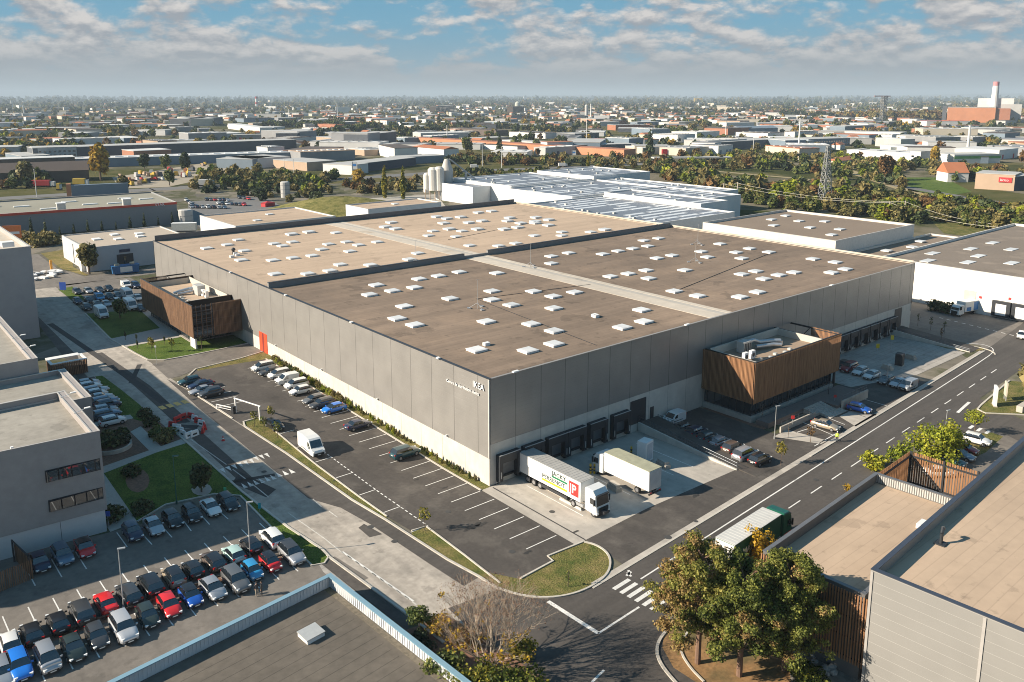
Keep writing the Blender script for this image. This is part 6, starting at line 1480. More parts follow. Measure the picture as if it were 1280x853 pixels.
# green wheelie bin, cabinets in the dock yard
q = P(93, 461); t = thing('wheelie_bin', 'green wheeled waste bin beside the timber bin store', 'bin', (q.x, q.y, gz(q.y)), R(-10)); m = MB(); m.add([(-.6, -.45, .15), (.6, -.45, .15), (.6, .45, .15), (-.6, .45, .15), (-.7, -.55, 1.15), (.7, -.55, 1.15), (.7, .55, 1.15), (-.7, .55, 1.15)], [(0, 3, 2, 1), (4, 5, 6, 7), (0, 1, 5, 4), (1, 2, 6, 5), (2, 3, 7, 6), (3, 0, 4, 7)]); m.build('bin_body', steel_dark, t); B('box', -.75, -.6, 1.16, .75, .6, 1.28).build('lid', mat('bin_green', (.02, .25, .1)), t)
for px, yf, lab, sz in ((806, 576, 'tall white cabinet standing in the dock yard behind the box lorry', (1.0, .8, 3.3)), (1124, 457, 'black cabinet standing in the second loading yard', (.8, .7, 2.6))):
    q = P(px, yf); t = thing('cabinet', lab, 'cabinet', (q.x, q.y, 0), R(10)); B('box', -sz[0], -sz[1], .15, sz[0], sz[1], sz[2]).build('cabinet_body', white_p if sz[2] > 3 else steel_dark, t); B('box', -sz[0] - .1, -sz[1] - .1, 0, sz[0] + .1, sz[1] + .1, .148).build('base', concrete, t); B('box', -sz[0] * .8, -sz[1] - .02, .4, sz[0] * .8, -sz[1] - .003, sz[2] - .3).build('door', mat('cabinet_door', (.5, .52, .55)) if sz[2] > 3 else trim_b, t)
yb = mat('bollard_yellow', (.65, .42, .02), .5)
for px, yf, lab in ((738, 592, 'beside the cab of the white box lorry'), (743, 592, 'second beside the box lorry cab'), (789, 570, 'near the tall white cabinet'), (799, 572, 'right next to the tall white cabinet')):
    q = P(px, yf); t = thing('bollard', 'yellow and black guard post ' + lab, 'bollard', (q.x, q.y, 0), 0, 'yellow guard posts in the dock yard'); B('tube', (0, 0, 0), (0, 0, 1.5), .16, n=10).build('post', yb, t)
    m = MB(); m.tube((0, 0, .4), (0, 0, .65), .165, n=10); m.tube((0, 0, .9), (0, 0, 1.15), .165, n=10); m.build('band', trim_b, t)
for (px, yf, lab) in ((829, 583, 'concrete block at the edge of the shadow in the dock yard'), (768, 612, 'concrete block between the two lorries'), (1138, 449, 'concrete block in the second loading yard by the black cabinet'), (1109, 462, 'concrete block in the second loading yard behind the parked cars')):
    q = P(px, yf); m = MB(); m.box(-1.1, -.5, 0, 1.1, .5, .6); m.box(-.9, -.4, .602, .9, .4, 1.0); tag(m.build('concrete_block', concrete, None, (q.x, q.y, 0), R(80)), lab, 'block', 'concrete blocks in the loading yards')
m = MB()
for (px, py) in ((712, 631), (695, 618)):
    q = P(px, py); m = MB(); m.add([(-.12, -2.2, 0), (.12, -2.2, 0), (.12, 2.2, 0), (-.12, 2.2, 0), (-.08, -2.0, .35), (.08, -2.0, .35), (.08, 2.0, .35), (-.08, 2.0, .35)], [(4, 5, 6, 7), (0, 1, 5, 4), (1, 2, 6, 5), (2, 3, 7, 6), (3, 0, 4, 7)])
    tag(m.build('wheel_guide', kerb_m, None, (q.x, q.y - .2, .02)), 'low wheel guide rail on the dock concrete ' + ('nearest the corner' if px < 700 else 'further out on the concrete'), 'guide rail', 'wheel guides in the dock')
# orange hoarding board behind the tall block
q = P(17, 308); t = thing('advertising_board', 'orange advertising board behind the tall grey block', 'sign', (q.x, q.y, 1.42), R(-25)); B('box', -3, -.1, 3, 3, .1, 7.5).build('panel', mat('orange_board', (.75, .2, .05)), t); B('box', -2.4, -.112, 4.4, 2.4, -.101, 5.3).build('stripe', white_p, t); m = MB(); m.box(-2, -.1, 0, -1.7, .1, 3); m.box(1.7, -.1, 0, 2, .1, 3); m.build('post', pole_m, t)
# white barriers / material heap on the left street
q = P(58, 345); t = thing('material_heap', 'heap of white slabs and an orange post on the sunlit street corner', 'heap', (q.x, q.y, 1.42)); m = MB(); r_ = random.Random(2)
for i in range(16): m.obox((r_.uniform(-4, 4), r_.uniform(-5, 5), .3 + .15 * (i % 3)), (r_.uniform(.8, 2), r_.uniform(.3, .7), .25), r_.uniform(0, 3))
m.build('slab', white_p, t); B('box', 2.4, 6, 0, 3.0, 6.6, 3.5).build('post', mat('orange_post2', (.7, .33, .05)), t)

# ------------------------------------------------------------------ people
skin_m = mat('skin', (.42, .25, .18), .6, .05); hair_m = mat('hair_dark', (.03, .022, .018), .8)
def person(loc, rz, label, top, legs, pose=0, hv=False):
    verts = [(0, 0, .98), (0, 0, 1.18), (0, .0, 1.40), (0, .01, 1.50), (0, .02, 1.62), (0, .02, 1.74)]
    rad = [(.15, .11), (.15, .11), (.19, .11), (.06, .06), (.085, .10), (.06, .07)]
    edges = [(0, 1), (1, 2), (2, 3), (3, 4), (4, 5)]
    def chain(p, pts, rs):
        for q, r in zip(pts, rs): verts.append(q); rad.append(r if isinstance(r, tuple) else (r, r)); edges.append((p, len(verts) - 1)); p = len(verts) - 1
        return p
    st = .16 if pose == 1 else .03
    for s in (-1, 1):
        chain(0, [(s * .10, 0, .90), (s * .11, s * st * .6, .50), (s * .11, s * st, .10), (s * .12, s * st + .14, .045)], [.095, .065, .045, .04])
        if pose == 2 and s > 0: pts = [(s * .21, 0, 1.40), (s * .27, .05, 1.14), (s * .16, .24, 1.18), (s * .12, .30, 1.22)]
        elif pose == 1: pts = [(s * .21, 0, 1.40), (s * .26, -s * .06, 1.12), (s * .25, -s * .02 + .1, .90), (s * .24, -s * .02 + .14, .82)]
        else: pts = [(s * .21, 0, 1.40), (s * .26, -.03, 1.13), (s * .25, .05, .89), (s * .24, .07, .81)]
        w = chain(2, pts, [.06, .048, .036, .04])
        hx, hy, hz = verts[w]
        for f, (dx, dy, l) in enumerate(((-.026, .01, .07), (-.009, .016, .085), (.009, .016, .08), (.026, .01, .065))): chain(w, [(hx + dx, hy + dy, hz - .05), (hx + dx * 1.1, hy + dy + .012, hz - .05 - l)], [.010, .008])
        chain(w, [(hx - s * .04, hy + .03, hz - .03), (hx - s * .045, hy + .045, hz - .07)], [.011, .009])
    me = bpy.data.meshes.new('body'); me.from_pydata(verts, edges, [])
    o = bpy.data.objects.new('body', me); col.objects.link(o)
    md = o.modifiers.new('skin', 'SKIN'); md.use_smooth_shade = True
    for i, v in enumerate(me.skin_vertices[0].data): v.radius = rad[i]; v.use_root = (i == 0)
    sb = o.modifiers.new('sub', 'SUBSURF'); sb.levels = 1; sb.render_levels = 1
    dg = bpy.context.evaluated_depsgraph_get(); m2 = bpy.data.meshes.new_from_object(o.evaluated_get(dg)); bpy.data.objects.remove(o)
    m2.name = 'person'; m2.materials.clear()
    for m_ in (skin_m, top, legs, trim_b): m2.materials.append(m_)
    for p in m2.polygons:
        c = p.center; p.material_index = 1 if (.93 < c.z < 1.49 and not (c.z < .86)) else (0 if c.z >= 1.49 or (abs(c.x) > .18 and c.z < .93) else (2 if c.z > .09 else 3))
        if abs(c.x) > .17 and c.z < .87: p.material_index = 0
    o = bpy.data.objects.new('person', m2); col.objects.link(o); o.location = loc; o.rotation_euler = (0, 0, rz); tag(o, label, 'person')
    m = MB(); m.lathe([(.02, 1.815), (.075, 1.79), (.105, 1.73), (.108, 1.68), (.095, 1.65)], 10, (0, -.005, 0)); m.build('hair' if not hv else 'helmet', hair_m if not hv else white_p, o)
    m = MB(); m.obox((-.035, .115, 1.68), (.014, .01, .008)); m.obox((.035, .115, 1.68), (.014, .01, .008)); m.build('eyes', trim_b, o)
    m = MB(); m.add([(-.015, .11, 1.62), (.015, .11, 1.62), (0, .15, 1.625), (0, .115, 1.675)], [(0, 1, 2), (0, 2, 3), (2, 1, 3)]); m.build('nose', skin_m, o)
    B('obox', (0, .112, 1.585), (.024, .006, .006)).build('mouth', mat('lips', (.3, .1, .09)), o)
    if hv:
        m = MB(); m.lathe([(.20, 1.05), (.215, 1.2), (.205, 1.36), (.10, 1.45)], 12)
        for i in range(len(m.v)): v = m.v[i]; m.v[i] = (v[0], v[1] * .72, v[2])
        m.build('vest', mat('hi_vis', (.55, .75, .03), .6), o)
        m = MB(); m.lathe([(.219, 1.18), (.221, 1.25), (.219, 1.25), (.217, 1.18)], 12)
        for i in range(len(m.v)): v = m.v[i]; m.v[i] = (v[0], v[1] * .74, v[2])
        m.build('reflective_band', white_p, o)
    return o
q = P(321.5, 746); person((q.x, q.y, .02), R(-30), 'person in a dark jacket and light trousers by the blue parapet, left of two', mat('jacket_dark', (.02, .022, .03)), mat('trousers_sand', (.38, .33, .26)), 2)
q = P(327.5, 745); person((q.x, q.y, .02), R(60), 'person in dark clothes by the blue parapet, right of two', mat('jacket_grey', (.035, .033, .032)), mat('trousers_black', (.015, .015, .017)), 0)
q = P(1046, 553); person((q.x, q.y, .03), R(115), 'person in a yellow high visibility vest walking along the road edge', mat('jacket_hv', (.45, .62, .04)), mat('trousers_navy', (.02, .022, .035)), 1, True)
q = P(1006, 511); 

q = P(216, 292); t = thing('parked_trailer', 'grey slatted trailer parked beside the squat tank', 'trailer', (q.x, q.y, 1.42), YAW + .12); k = hdist(216, 292) / 1040
B('box', 0, -1.3, 1.2, 27 * k, 1.3, 4.0).build('load_body', hvac, t); B('box', -.1, -1.35, 4.01, 27 * k + .1, 1.35, 4.15).build('roof', white_p, t); B('box', 0, -1.35, .6, 27 * k, -1.2, 1.19).build('chassis', steel_dark, t)
m = MB()
for x in (17, 20, 23): m.tube((x * k, -1.3, .5), (x * k, 1.3, .5), .5, n=10)
m.build('wheels', tyre_m, t)
# ------------------------------------------------------------------ vegetation
import numpy as np
def leaf_mesh(name, clumps, n, size, m, seed=0, flat=0.5, mats=None, shell=.55):
    """n leaf sprays spread through the clumps (centre, radii, share); sizes vary, orientation leans outwards"""
    g = np.random.default_rng(seed)
    c = np.array([k[0] for k in clumps], float); r = np.array([k[1] for k in clumps], float)
    w = np.array([k[2] if len(k) > 2 else k[1][0] * k[1][1] * k[1][2] for k in clumps], float); w /= w.sum()
    idx = g.choice(len(clumps), n, p=w)
    d = g.normal(size=(n, 3)); d /= np.linalg.norm(d, axis=1)[:, None]
    rad = shell + (1 - shell) * g.random(n) ** .7; rad *= 1 + .12 * g.normal(size=n)
    p = c[idx] + d * rad[:, None] * r[idx]
    nn = d + g.normal(size=(n, 3)) * .7 + np.array([0, 0, flat]); nn /= np.linalg.norm(nn, axis=1)[:, None]
    a = np.cross(nn, g.normal(size=(n, 3))); a /= np.linalg.norm(a, axis=1)[:, None]; b = np.cross(nn, a)
    s = size * (.6 + .8 * g.random(n))[:, None]; s2 = s * (.5 + .5 * g.random(n))[:, None]
    v = np.stack([p - a * s, p - b * s2 + nn * s * .15, p + a * s, p + b * s2 - nn * s * .1], 1).reshape(-1, 3)
    return quads(name, v, m)
def quads(name, v, m):
    me = bpy.data.meshes.new(name); n = len(v) // 4
    me.vertices.add(4 * n); me.vertices.foreach_set('co', v.astype(np.float32).ravel())
    me.loops.add(4 * n); me.loops.foreach_set('vertex_index', np.arange(4 * n, dtype=np.int32))
    me.polygons.add(n); me.polygons.foreach_set('loop_start', np.arange(0, 4 * n, 4, dtype=np.int32)); me.polygons.foreach_set('loop_total', np.full(n, 4, np.int32))
    me.materials.append(m); me.update(calc_edges=True); return me
F_green = foliage('leaves_green', [(0.046, 0.072, 0.018), (0.085, 0.117, 0.026), (0.143, 0.156, 0.039), (0.202, 0.182, 0.052)])
F_olive = foliage('leaves_olive', [(0.072, 0.078, 0.026), (0.130, 0.124, 0.042), (0.202, 0.169, 0.058), (0.247, 0.195, 0.072)])
F_gold = foliage('leaves_gold', [(.28, .17, .02), (.40, .26, .03), (.48, .33, .05), (.30, .18, .03)])
F_yel = foliage('leaves_yellow_green', [(.11, .155, .014), (.21, .25, .022), (.31, .33, .03), (.40, .37, .035)], val=.3, trans=.35)
F_yel2 = foliage('leaves_yellow', [(.25, .16, .012), (.42, .27, .02), (.52, .34, .03), (.35, .18, .02)], trans=.35)
F_rust = foliage('leaves_rust', [(0.091, 0.058, 0.021), (0.156, 0.085, 0.029), (0.202, 0.111, 0.039), (0.091, 0.078, 0.029)])
F_dark = foliage('leaves_dark_green', [(0.023, 0.039, 0.018), (0.042, 0.062, 0.026), (0.065, 0.086, 0.031), (0.091, 0.104, 0.039)])
F_pine = foliage('pine_needles', [(.09, .115, .026), (.16, .185, .038), (.25, .255, .055), (.33, .29, .075)], val=.45, trans=.45)
F_pineb = foliage('pine_needles_brown', [(.17, .13, .04), (.27, .17, .06), (.36, .23, .09), (.20, .16, .05)], val=.4)
F_bush = foliage('bush_leaves', [(.05, .075, .012), (.10, .125, .016), (.19, .18, .022), (.30, .24, .03)], trans=.3)
bark = mat('bark', (.12, .085, .06), .9, .3, 3.0); bark_p = mat('bark_pine', (.20, .12, .08), .9, .3, 3.0); bark_g = mat('bark_grey', (.36, .29, .22), .9, .25, 3.0)
def blob(r, h, z0, n, seed, spread=1.0, cs=.5):
    q = random.Random(seed); out = [((0, 0, z0 + h * .5), (r * .62, r * .62, h * .42))]
    for i in range(n):
        a = q.uniform(0, 6.283); f = q.uniform(.25, .8) * spread; zz = q.uniform(.12, .9); k = math.sin(math.pi * min(.98, zz * .8 + .15)) 
        s = q.uniform(.26, .46) * cs * 2
        out.append(((r * f * k * math.cos(a), r * f * k * math.sin(a), z0 + h * zz), (r * s * .8, r * s * .8, h * s * .5)))
    return out
def trunk_mesh(name, h, r, m, limbs=(), lean=.0):
    t = MB(); t.tube((0, 0, -.1), (lean * .5, 0, h * .5), r, r * .75, 7); t.tube((lean * .5, 0, h * .5), (lean, 0, h), r * .75, r * .35, 7)
    for (z, a, l, e) in limbs: t.tube((lean * z / h, 0, z), (lean * z / h + l * math.cos(a), l * math.sin(a), z + e), r * .4, r * .12, 5)
    return t.mesh(name, m)
def limbs(h, n, l, seed):
    q = random.Random(seed); return [(h * q.uniform(.4, .85), q.uniform(0, 6.28), l * q.uniform(.6, 1), l * q.uniform(.3, .8)) for _ in range(n)]
TPROTO = {}
def tproto(key, name, cat, crown, tr):
    TPROTO[key] = (name, cat, crown, tr)
for v in range(4):
    for nm, F in (('green', F_green), ('olive', F_olive), ('gold', F_gold), ('dark', F_dark), ('rust', F_rust), ('yellow', F_yel)):
        r, h = (3.6, 7.5) if v % 2 else (4.2, 6.6)
        tproto((nm, v), 'tree', 'tree', leaf_mesh('crown', blob(r, h, 2.0, 9 + v * 2, v * 7 + len(nm)), 800, .62, F, v + len(nm)), trunk_mesh('trunk', 6, .28, bark, limbs(6, 5, 2.5, v)))
for v in range(2):
    q = random.Random(v); cl = [((0, 0, z), (1.1 * (1.1 - abs(z - 5) / 9), 1.1 * (1.1 - abs(z - 5) / 9), 1.3)) for z in range(1, 13)]
    tproto(('poplar', v), 'poplar_tree', 'tree', leaf_mesh('crown', cl, 900, .4, F_bush, v), trunk_mesh('trunk', 11, .2, bark))
    cl = [((0, 0, z), (.15 + .75 * (1 - z / 6.2), .15 + .75 * (1 - z / 6.2), .6)) for z in np.arange(.3, 6, .5)]
    tproto(('cypress', v), 'cypress_tree', 'tree', leaf_mesh('crown', cl, 500, .26, F_dark, v), trunk_mesh('trunk', 4, .12, bark))
    tproto(('conifer', v), 'conifer_tree', 'tree', leaf_mesh('crown', [((q.uniform(-.4, .4), q.uniform(-.4, .4), z), (.3 + 2.6 * (1 - z / 12.5), .3 + 2.6 * (1 - z / 12.5), .9)) for z in np.arange(1.5, 12, .8)], 800, .5, F_dark, v), trunk_mesh('trunk', 11, .25, bark))
    for nm, F in (('green', F_green), ('dark', F_dark), ('olive', F_olive), ('yellow', F_yel)):
        tproto(('shrub_' + nm, v), 'shrub', 'shrub', leaf_mesh('foliage', [(( .9 * math.cos(a), .9 * math.sin(a), .8 + .25 * math.sin(a * 2 + v)), (.8, .8, .75)) for a in np.arange(0, 6.2, 1.05)] + [((0, 0, 1.1), (1, 1, .8))], 420, .24, F, v + 9), None)
def plant(key, loc, sc, label, group=None, rz=None, szz=None):
    name, cat, cm, tm_ = TPROTO[key]
    t = thing(name, label, cat, loc, jr.uniform(0, 6.28) if rz is None else rz, group)
    t.scale = (sc, sc, szz or sc)
    o = bpy.data.objects.new('crown' if tm_ else 'foliage', cm); col.objects.link(o); o.parent = t
    if tm_: o = bpy.data.objects.new('trunk', tm_); col.objects.link(o); o.parent = t
    return t
# --- the three big pines in the right foreground
def pine(px, py, h, seed, label, r, brown=0.0, n=44000):
    q = P(px, py); t = thing('pine_tree', label, 'tree', (q.x, q.y, 0), 0, 'pines in the right foreground')
    g = random.Random(seed); cl, clb = [], []; tm = MB(); pts = [(0, 0, -.1), (.15, .1, h * .4), (-.1, .2, h * .75), (.05, 0, h * .95)]
    for (a, b, r0, r1) in ((0, 1, .30, .24), (1, 2, .24, .16), (2, 3, .16, .06)): tm.tube(pts[a], pts[b], r0, r1, 8)
    for i in range(46):
        z = h * (.28 + .70 * (i / 46) ** .9); a = i * 2.4 + g.uniform(-.4, .4); f = (z / h - .26) / .74
        l = r * (1.0 - .78 * f ** 1.8) * g.uniform(.5, 1.08); db = max(0, math.cos(a - 2.4)) * .5
        e = (l * math.cos(a), l * math.sin(a), z + g.uniform(-.2, .9)); tm.tube((0, 0, z - .5), e, .085, .03, 5)
        for k in range(8):
            s = g.uniform(.35, 1.05); b = a + g.uniform(-.7, .7); ce = (e[0] * s + .7 * math.cos(b), e[1] * s + .7 * math.sin(b), e[2] + g.uniform(-.5, .7) + .1)
            tm.tube((e[0] * s * .8, e[1] * s * .8, z - .5 + (e[2] - z + .5) * s * .8), ce, .03, .012, 3, cap=False)
            w = g.uniform(.45, .9)
            (clb if g.random() < brown * (.5 + db + (.5 if z < h * .7 else 0)) else cl).append((ce, (w, w, w * .6)))
    tm.build('trunk', bark_p, t)
    nb = int(n * len(clb) / max(1, len(cl) + len(clb)))
    o = bpy.data.objects.new('crown', leaf_mesh('crown', cl, n - nb, .105, F_pine, seed, .5, shell=.2)); col.objects.link(o); o.parent = t
    if nb: o = bpy.data.objects.new('brown_needles', leaf_mesh('brown_needles', clb, nb, .105, F_pineb, seed + 1, .5, shell=.2)); col.objects.link(o); o.parent = t; o['label'] = 'browned dying needles'
pine(872, 829, 12.2, 4, 'left pine with many browned needles at the road corner', 5.1, .36)
pine(924, 845, 11.0, 5, 'middle pine with some browned needles over orange litter', 4.5, .13)
pine(980, 838, 11.4, 6, 'right dense green pine against the timber screen', 4.1, .03, 46000)
# --- leafless multi-stem tree with the yellow-green shrubs below it
q = P(612, 838); t = thing('bare_tree', 'nearly leafless many-stemmed tree with reddish twig tips at the bottom centre', 'tree', (q.x, q.y, 0))
g = random.Random(9); tm, tips = MB(), []
def grow(p, d, l, r, k):
    e = p + d * l; tm.tube(p, e, r, r * .72, 5 if k < 2 else 3, cap=False)
    if k >= 6: tips.append(e); return
    for i in range(3 if k < 5 else 2):
        nd = (d + Vector((g.uniform(-.6, .6), g.uniform(-.6, .6), g.uniform(-.08, .25)))).normalized(); grow(e, nd, l * g.uniform(.70, .9), r * .62, k + 1)
for i in range(8):
    a = i * .785; grow(Vector((.3 * math.cos(a), .3 * math.sin(a), 0)), Vector((.55 * math.cos(a), .55 * math.sin(a), 1)).normalized(), 2.2, .10, 1)
tm.build('trunk', bark_g, t)
g2 = random.Random(4); pts_ = [(tuple(p + Vector((g2.uniform(-.3, .3), g2.uniform(-.3, .3), g2.uniform(-.3, .3)))), (.25, .25, .25)) for p in tips]
o = bpy.data.objects.new('twig_tips', leaf_mesh('twig_tips', pts_, 5200, .05, foliage('dry_seed', [(.16, .075, .045), (.24, .13, .08), (.30, .19, .11)]), 3)); col.objects.link(o); o.parent = t
low = [k for k in pts_ if k[0][2] < 6 and k[0][0] < 1.5] or pts_[:40]
o = bpy.data.objects.new('yellow_leaves', leaf_mesh('yellow_leaves', low, 520, .12, F_yel2, 5)); col.objects.link(o); o.parent = t
def bush(px, py, r, h, F, n, size, label, seed, group=None, name='shrub'):
    q = P(px, py); t = thing(name, label, 'shrub', (q.x, q.y, gz(q.y)), 0, group); g = random.Random(seed)
    cl = [((g.uniform(-.7, .7) * r, g.uniform(-.7, .7) * r, h * g.uniform(.25, .8)), (r * .42, r * .42, h * .24)) for _ in range(12)] + [((0, 0, h * .4), (r * .7, r * .7, h * .42))]
    o = bpy.data.objects.new('foliage', leaf_mesh('foliage', cl, n, size, F, seed)); col.objects.link(o); o.parent = t
    m = MB()
    for i in range(6): a = i * 1.05; m.tube((0, 0, 0), (r * .5 * math.cos(a), r * .5 * math.sin(a), h * .7), .05, .02, 4)
    m.build('stem', bark, t); return t
gS = 'shrubs under the bare tree'
bush(650, 872, 2.6, 3.4, F_bush, 2600, .15, 'yellow-green shrub right below the bare tree', 1, gS)
bush(600, 870, 2.4, 3.0, F_bush, 2400, .15, 'olive green shrub under the middle of the bare tree', 2, gS)
bush(560, 848, 2.2, 2.6, F_green, 1800, .15, 'dark green shrub left under the bare tree', 3, gS)
bush(520, 815, 1.8, 1.6, F_dark, 1300, .15, 'low dark shrub behind the blue parapet', 4, gS)
bush(545, 792, 1.5, 2.4, F_yel2, 520, .15, 'thin yellow-leaved shrub left of the bare tree', 6, gS)
bush(655, 820, 1.5, 2.2, F_bush, 900, .14, 'small green shrub right of the bare tree stems', 7, gS)
bush(585, 805, 1.9, 2.0, F_rust, 900, .14, 'brownish low shrub in the middle of the bare tree', 8, gS)
def sapling(px, py, h, F, n, label, r=1.0, name='young_tree', tr=.05, group='young trees'):
    q = P(px, py); t = thing(name, label, 'tree', (q.x, q.y, gz(q.y)), 0, group)
    m = MB(); m.tube((0, 0, 0), (0.05, 0, h * .9), tr, tr * .4, 5)
    for i in range(8): a = i * 2.4; z = h * (.35 + .07 * i); m.tube((0, 0, z), (r * .6 * math.cos(a), r * .6 * math.sin(a), z + .5), tr * .4, .01, 4)
    m.build('trunk', bark, t)
    if n: o = bpy.data.objects.new('crown', leaf_mesh('crown', [((r * .5 * math.cos(i * 1.7), r * .5 * math.sin(i * 1.7), h * (.5 + .06 * i)), (r * .5, r * .5, h * .13)) for i in range(7)], n, .13, F, px)); col.objects.link(o); o.parent = t
sapling(524, 792, 3.1, F_green, 1100, 'small bright green tree beside the blue parapet', 1.4, tr=.07)
sapling(531, 664, 3.6, F_bush, 160, 'thin sapling at the near end of the car park verge', .9)
sapling(710, 734, 2.2, F_bush, 12, 'tiny leafless sapling on the round grass island', .5)
sapling(976, 582, 4.2, F_bush, 260, 'thin green sapling on the grass tip beside the cars', .9)
sapling(952, 528, 3.6, F_bush, 0, 'leafless pale sapling in front of the dark glazing', 1.0, tr=.06)
sapling(985, 548, 3.0, F_rust, 0, 'leafless sapling left on the bed by the entrance ramp', .8)
sapling(1013, 553, 2.8, F_rust, 90, 'reddish sapling by the pale path end', .7)
sapling(1218, 543, 4.4, F_yel, 700, 'small yellow-green tree beside the white car behind the fence', 1.9, tr=.08)
sapling(1176, 428, 3.6, F_rust, 60, 'slim dry sapling on the verge left of the cross road', .5)
for i, px in enumerate((1147, 1163, 1198 - 18)): sapling(px, 408 + i * 5, 3.4, F_dark, 50, ['slim dark sapling nearest the warehouse end wall', 'slim dark sapling second from the warehouse end wall', 'slim dark sapling third from the warehouse end wall'][i], .5)
sapling(190, 441, 3.6, F_bush, 200, 'yellowing sapling left on the sunlit lawn', .8); sapling(215, 440, 3.4, F_bush, 180, 'yellowing sapling right on the sunlit lawn', .8)
sapling(252, 437, 3.2, F_dark, 40, 'dark young tree stem at the corner of the far annex', .4, tr=.1)
for i, (px, py) in enumerate(((171, 428), (157, 425), (191, 435), (206, 431), (172, 436))): sapling(px, py, 1.9, F_dark, 90, ['slim dark conifer left by the pale path', 'slim dark conifer on the shaded lawn', 'slim dark conifer by the path edge in the middle', 'slim dark conifer right on the path', 'slim dark conifer nearest the street'][i], .22, group='slim conifers by the path')
for i, (px, py) in enumerate(((339, 527), (318, 534), (347, 548), (330, 541))): sapling(px, py, 3.0, F_bush, 130, ['leafy sapling before the black car', 'thin sapling at the kerb corner by the barrier', 'thin sapling further along the verge', 'thin sapling in the middle of the verge'][i], .7)
plant(('green', 1), (*P(150, 398)[:2], 1.42), .55, 'round tree on the shaded lawn by the far car park')
plant(('dark', 1), (*P(252, 615)[:2], 0), .48, 'dark small tree in a pale gravel ring on the lawn')
for px, py, s, lab, k in ((179, 640, .95, 'dark clipped round shrub on the left of the lawn', 'dark'), (164, 594, .9, 'small dark shrub on the brown mulch ring', 'dark'), (189, 531, .9, 'dark shrub at the end of the flower bed', 'dark'), (181, 520, .8, 'round dark shrub by the street and the flower bed', 'dark'), (204, 552, .9, 'olive shrub in the shaded flower bed', 'olive'), (211, 545, .8, 'reddish-brown shrub in the shaded flower bed', 'green'), (197, 545, .9, 'low shrub in the middle of the flower bed', 'green'), (141, 650, 1.1, 'dark hedge shrub beside the office base wall', 'dark'), (134, 560, 1.5, 'dark shrub in the round planter', 'dark'), (148, 556, 1.2, 'second dark shrub in the round planter', 'dark'), (152, 544, .7, 'small round shrub by the planter corner', 'green')):
    plant(('shrub_' + k, 0), (*P(px, py)[:2], gz(P(px, py).y)), s, lab, 'shrubs round the office lawn')
q = P(140, 560); t = thing('planter', 'round pale walled planter in the shaded flower bed', 'planter', (q.x, q.y, gz(q.y))); m = MB(); m.lathe([(2.9, 0), (2.9, .6), (2.6, .6), (2.6, .3)], 20); m.build('wall', concrete, t); B('lathe', [(2.59, .1), (2.59, .4)], 20).build('soil', mulch, t)
# verge plants along the long sunlit wall
vr = random.Random(8); gv = 'small plants along the foot of the sunlit wall'
for i in range(90):
    y = .9 + i * .78 + vr.uniform(-.35, .35); k = vr.choice(['green', 'olive', 'yellow', 'olive']); far = y > 38
    if not far and vr.random() < .25: continue
    plant(('shrub_' + k, i % 2), (-vr.uniform(.4, .9), y, gz(y)), vr.uniform(.12, .22) * (1.45 if far else 1), ('low ' if i % 3 else 'upright ') + {'green': 'green', 'olive': 'olive', 'yellow': 'yellowish'}[k] + ' plant at the foot of the sunlit wall, ' + ('near the corner' if y < 25 else 'midway along' if y < 48 else 'by the parked cars'), gv + ('' if i % 3 else ', upright') + f' {k} {int(y > 25)}{int(y > 48)}', szz=vr.uniform(.35, .7) * (1.1 if far else .9))
# right-hand shrubs and trees
for px, py, r, h, n, lab in ((1165, 574, 3.7, 6.2, 3600, 'large yellow-green tree-like shrub in front of the timber fence'), (1092, 588, 1.8, 2.8, 800, 'small yellow-green shrub beside the parapet'), (1124, 580, 1.7, 3.6, 800, 'yellow-green shrub at the fence corner'), (1188, 565, 2.0, 3.6, 1200, 'yellow-green shrub right of the big one by the fence')):
    bush(px, py, r, h, F_yel, n, .2, lab, px, 'yellow-green shrubs by the timber fence')
bush(944, 708, 1.6, 5.4, F_yel2, 1100, .17, 'bright yellow leaved tree between the green lorry and the slat screen', 31, None, 'yellow_tree')
bush(963, 676, 1.0, 3.4, F_yel2, 380, .16, 'small yellow shrub near the cab of the green lorry', 32, None)
bush(1058, 615, .7, 1.2, F_yel2, 90, .14, 'tiny orange shrub at the foot of the dark parapet', 33, None)
bush(1010, 853, 1.9, 1.8, F_bush, 1500, .15, 'bright green low shrub at the bottom edge under the right pine', 34, None)
plant(('olive', 1), (*P(1290, 505)[:2], 0), .95, 'dense green tree cut off by the right edge')
for i, (px, py, s) in enumerate(((1170, 388, 2.0), (1184, 391, 2.0), (1194, 373, 2.2), (1222, 383, 2.2), (1228, 381, 2.0), (1236, 380, 2.2), (1155, 365, 1.8), (1165, 362, 1.6))):
    plant(('shrub_' + ('olive' if i > 3 else 'dark'), i % 2), (*P(px, py)[:2], 0), s * .75, ['dark hedge clump left of the box truck', 'dark hedge clump beside the box truck cab', 'dark hedge clump before the black van', 'brownish hedge clump behind the box truck', 'brownish hedge clump second behind the box truck', 'brownish hedge clump farthest right behind the box truck', 'green clump by the glass porch', 'green clump beside the black van'][i], 'hedge clumps by the white hall')
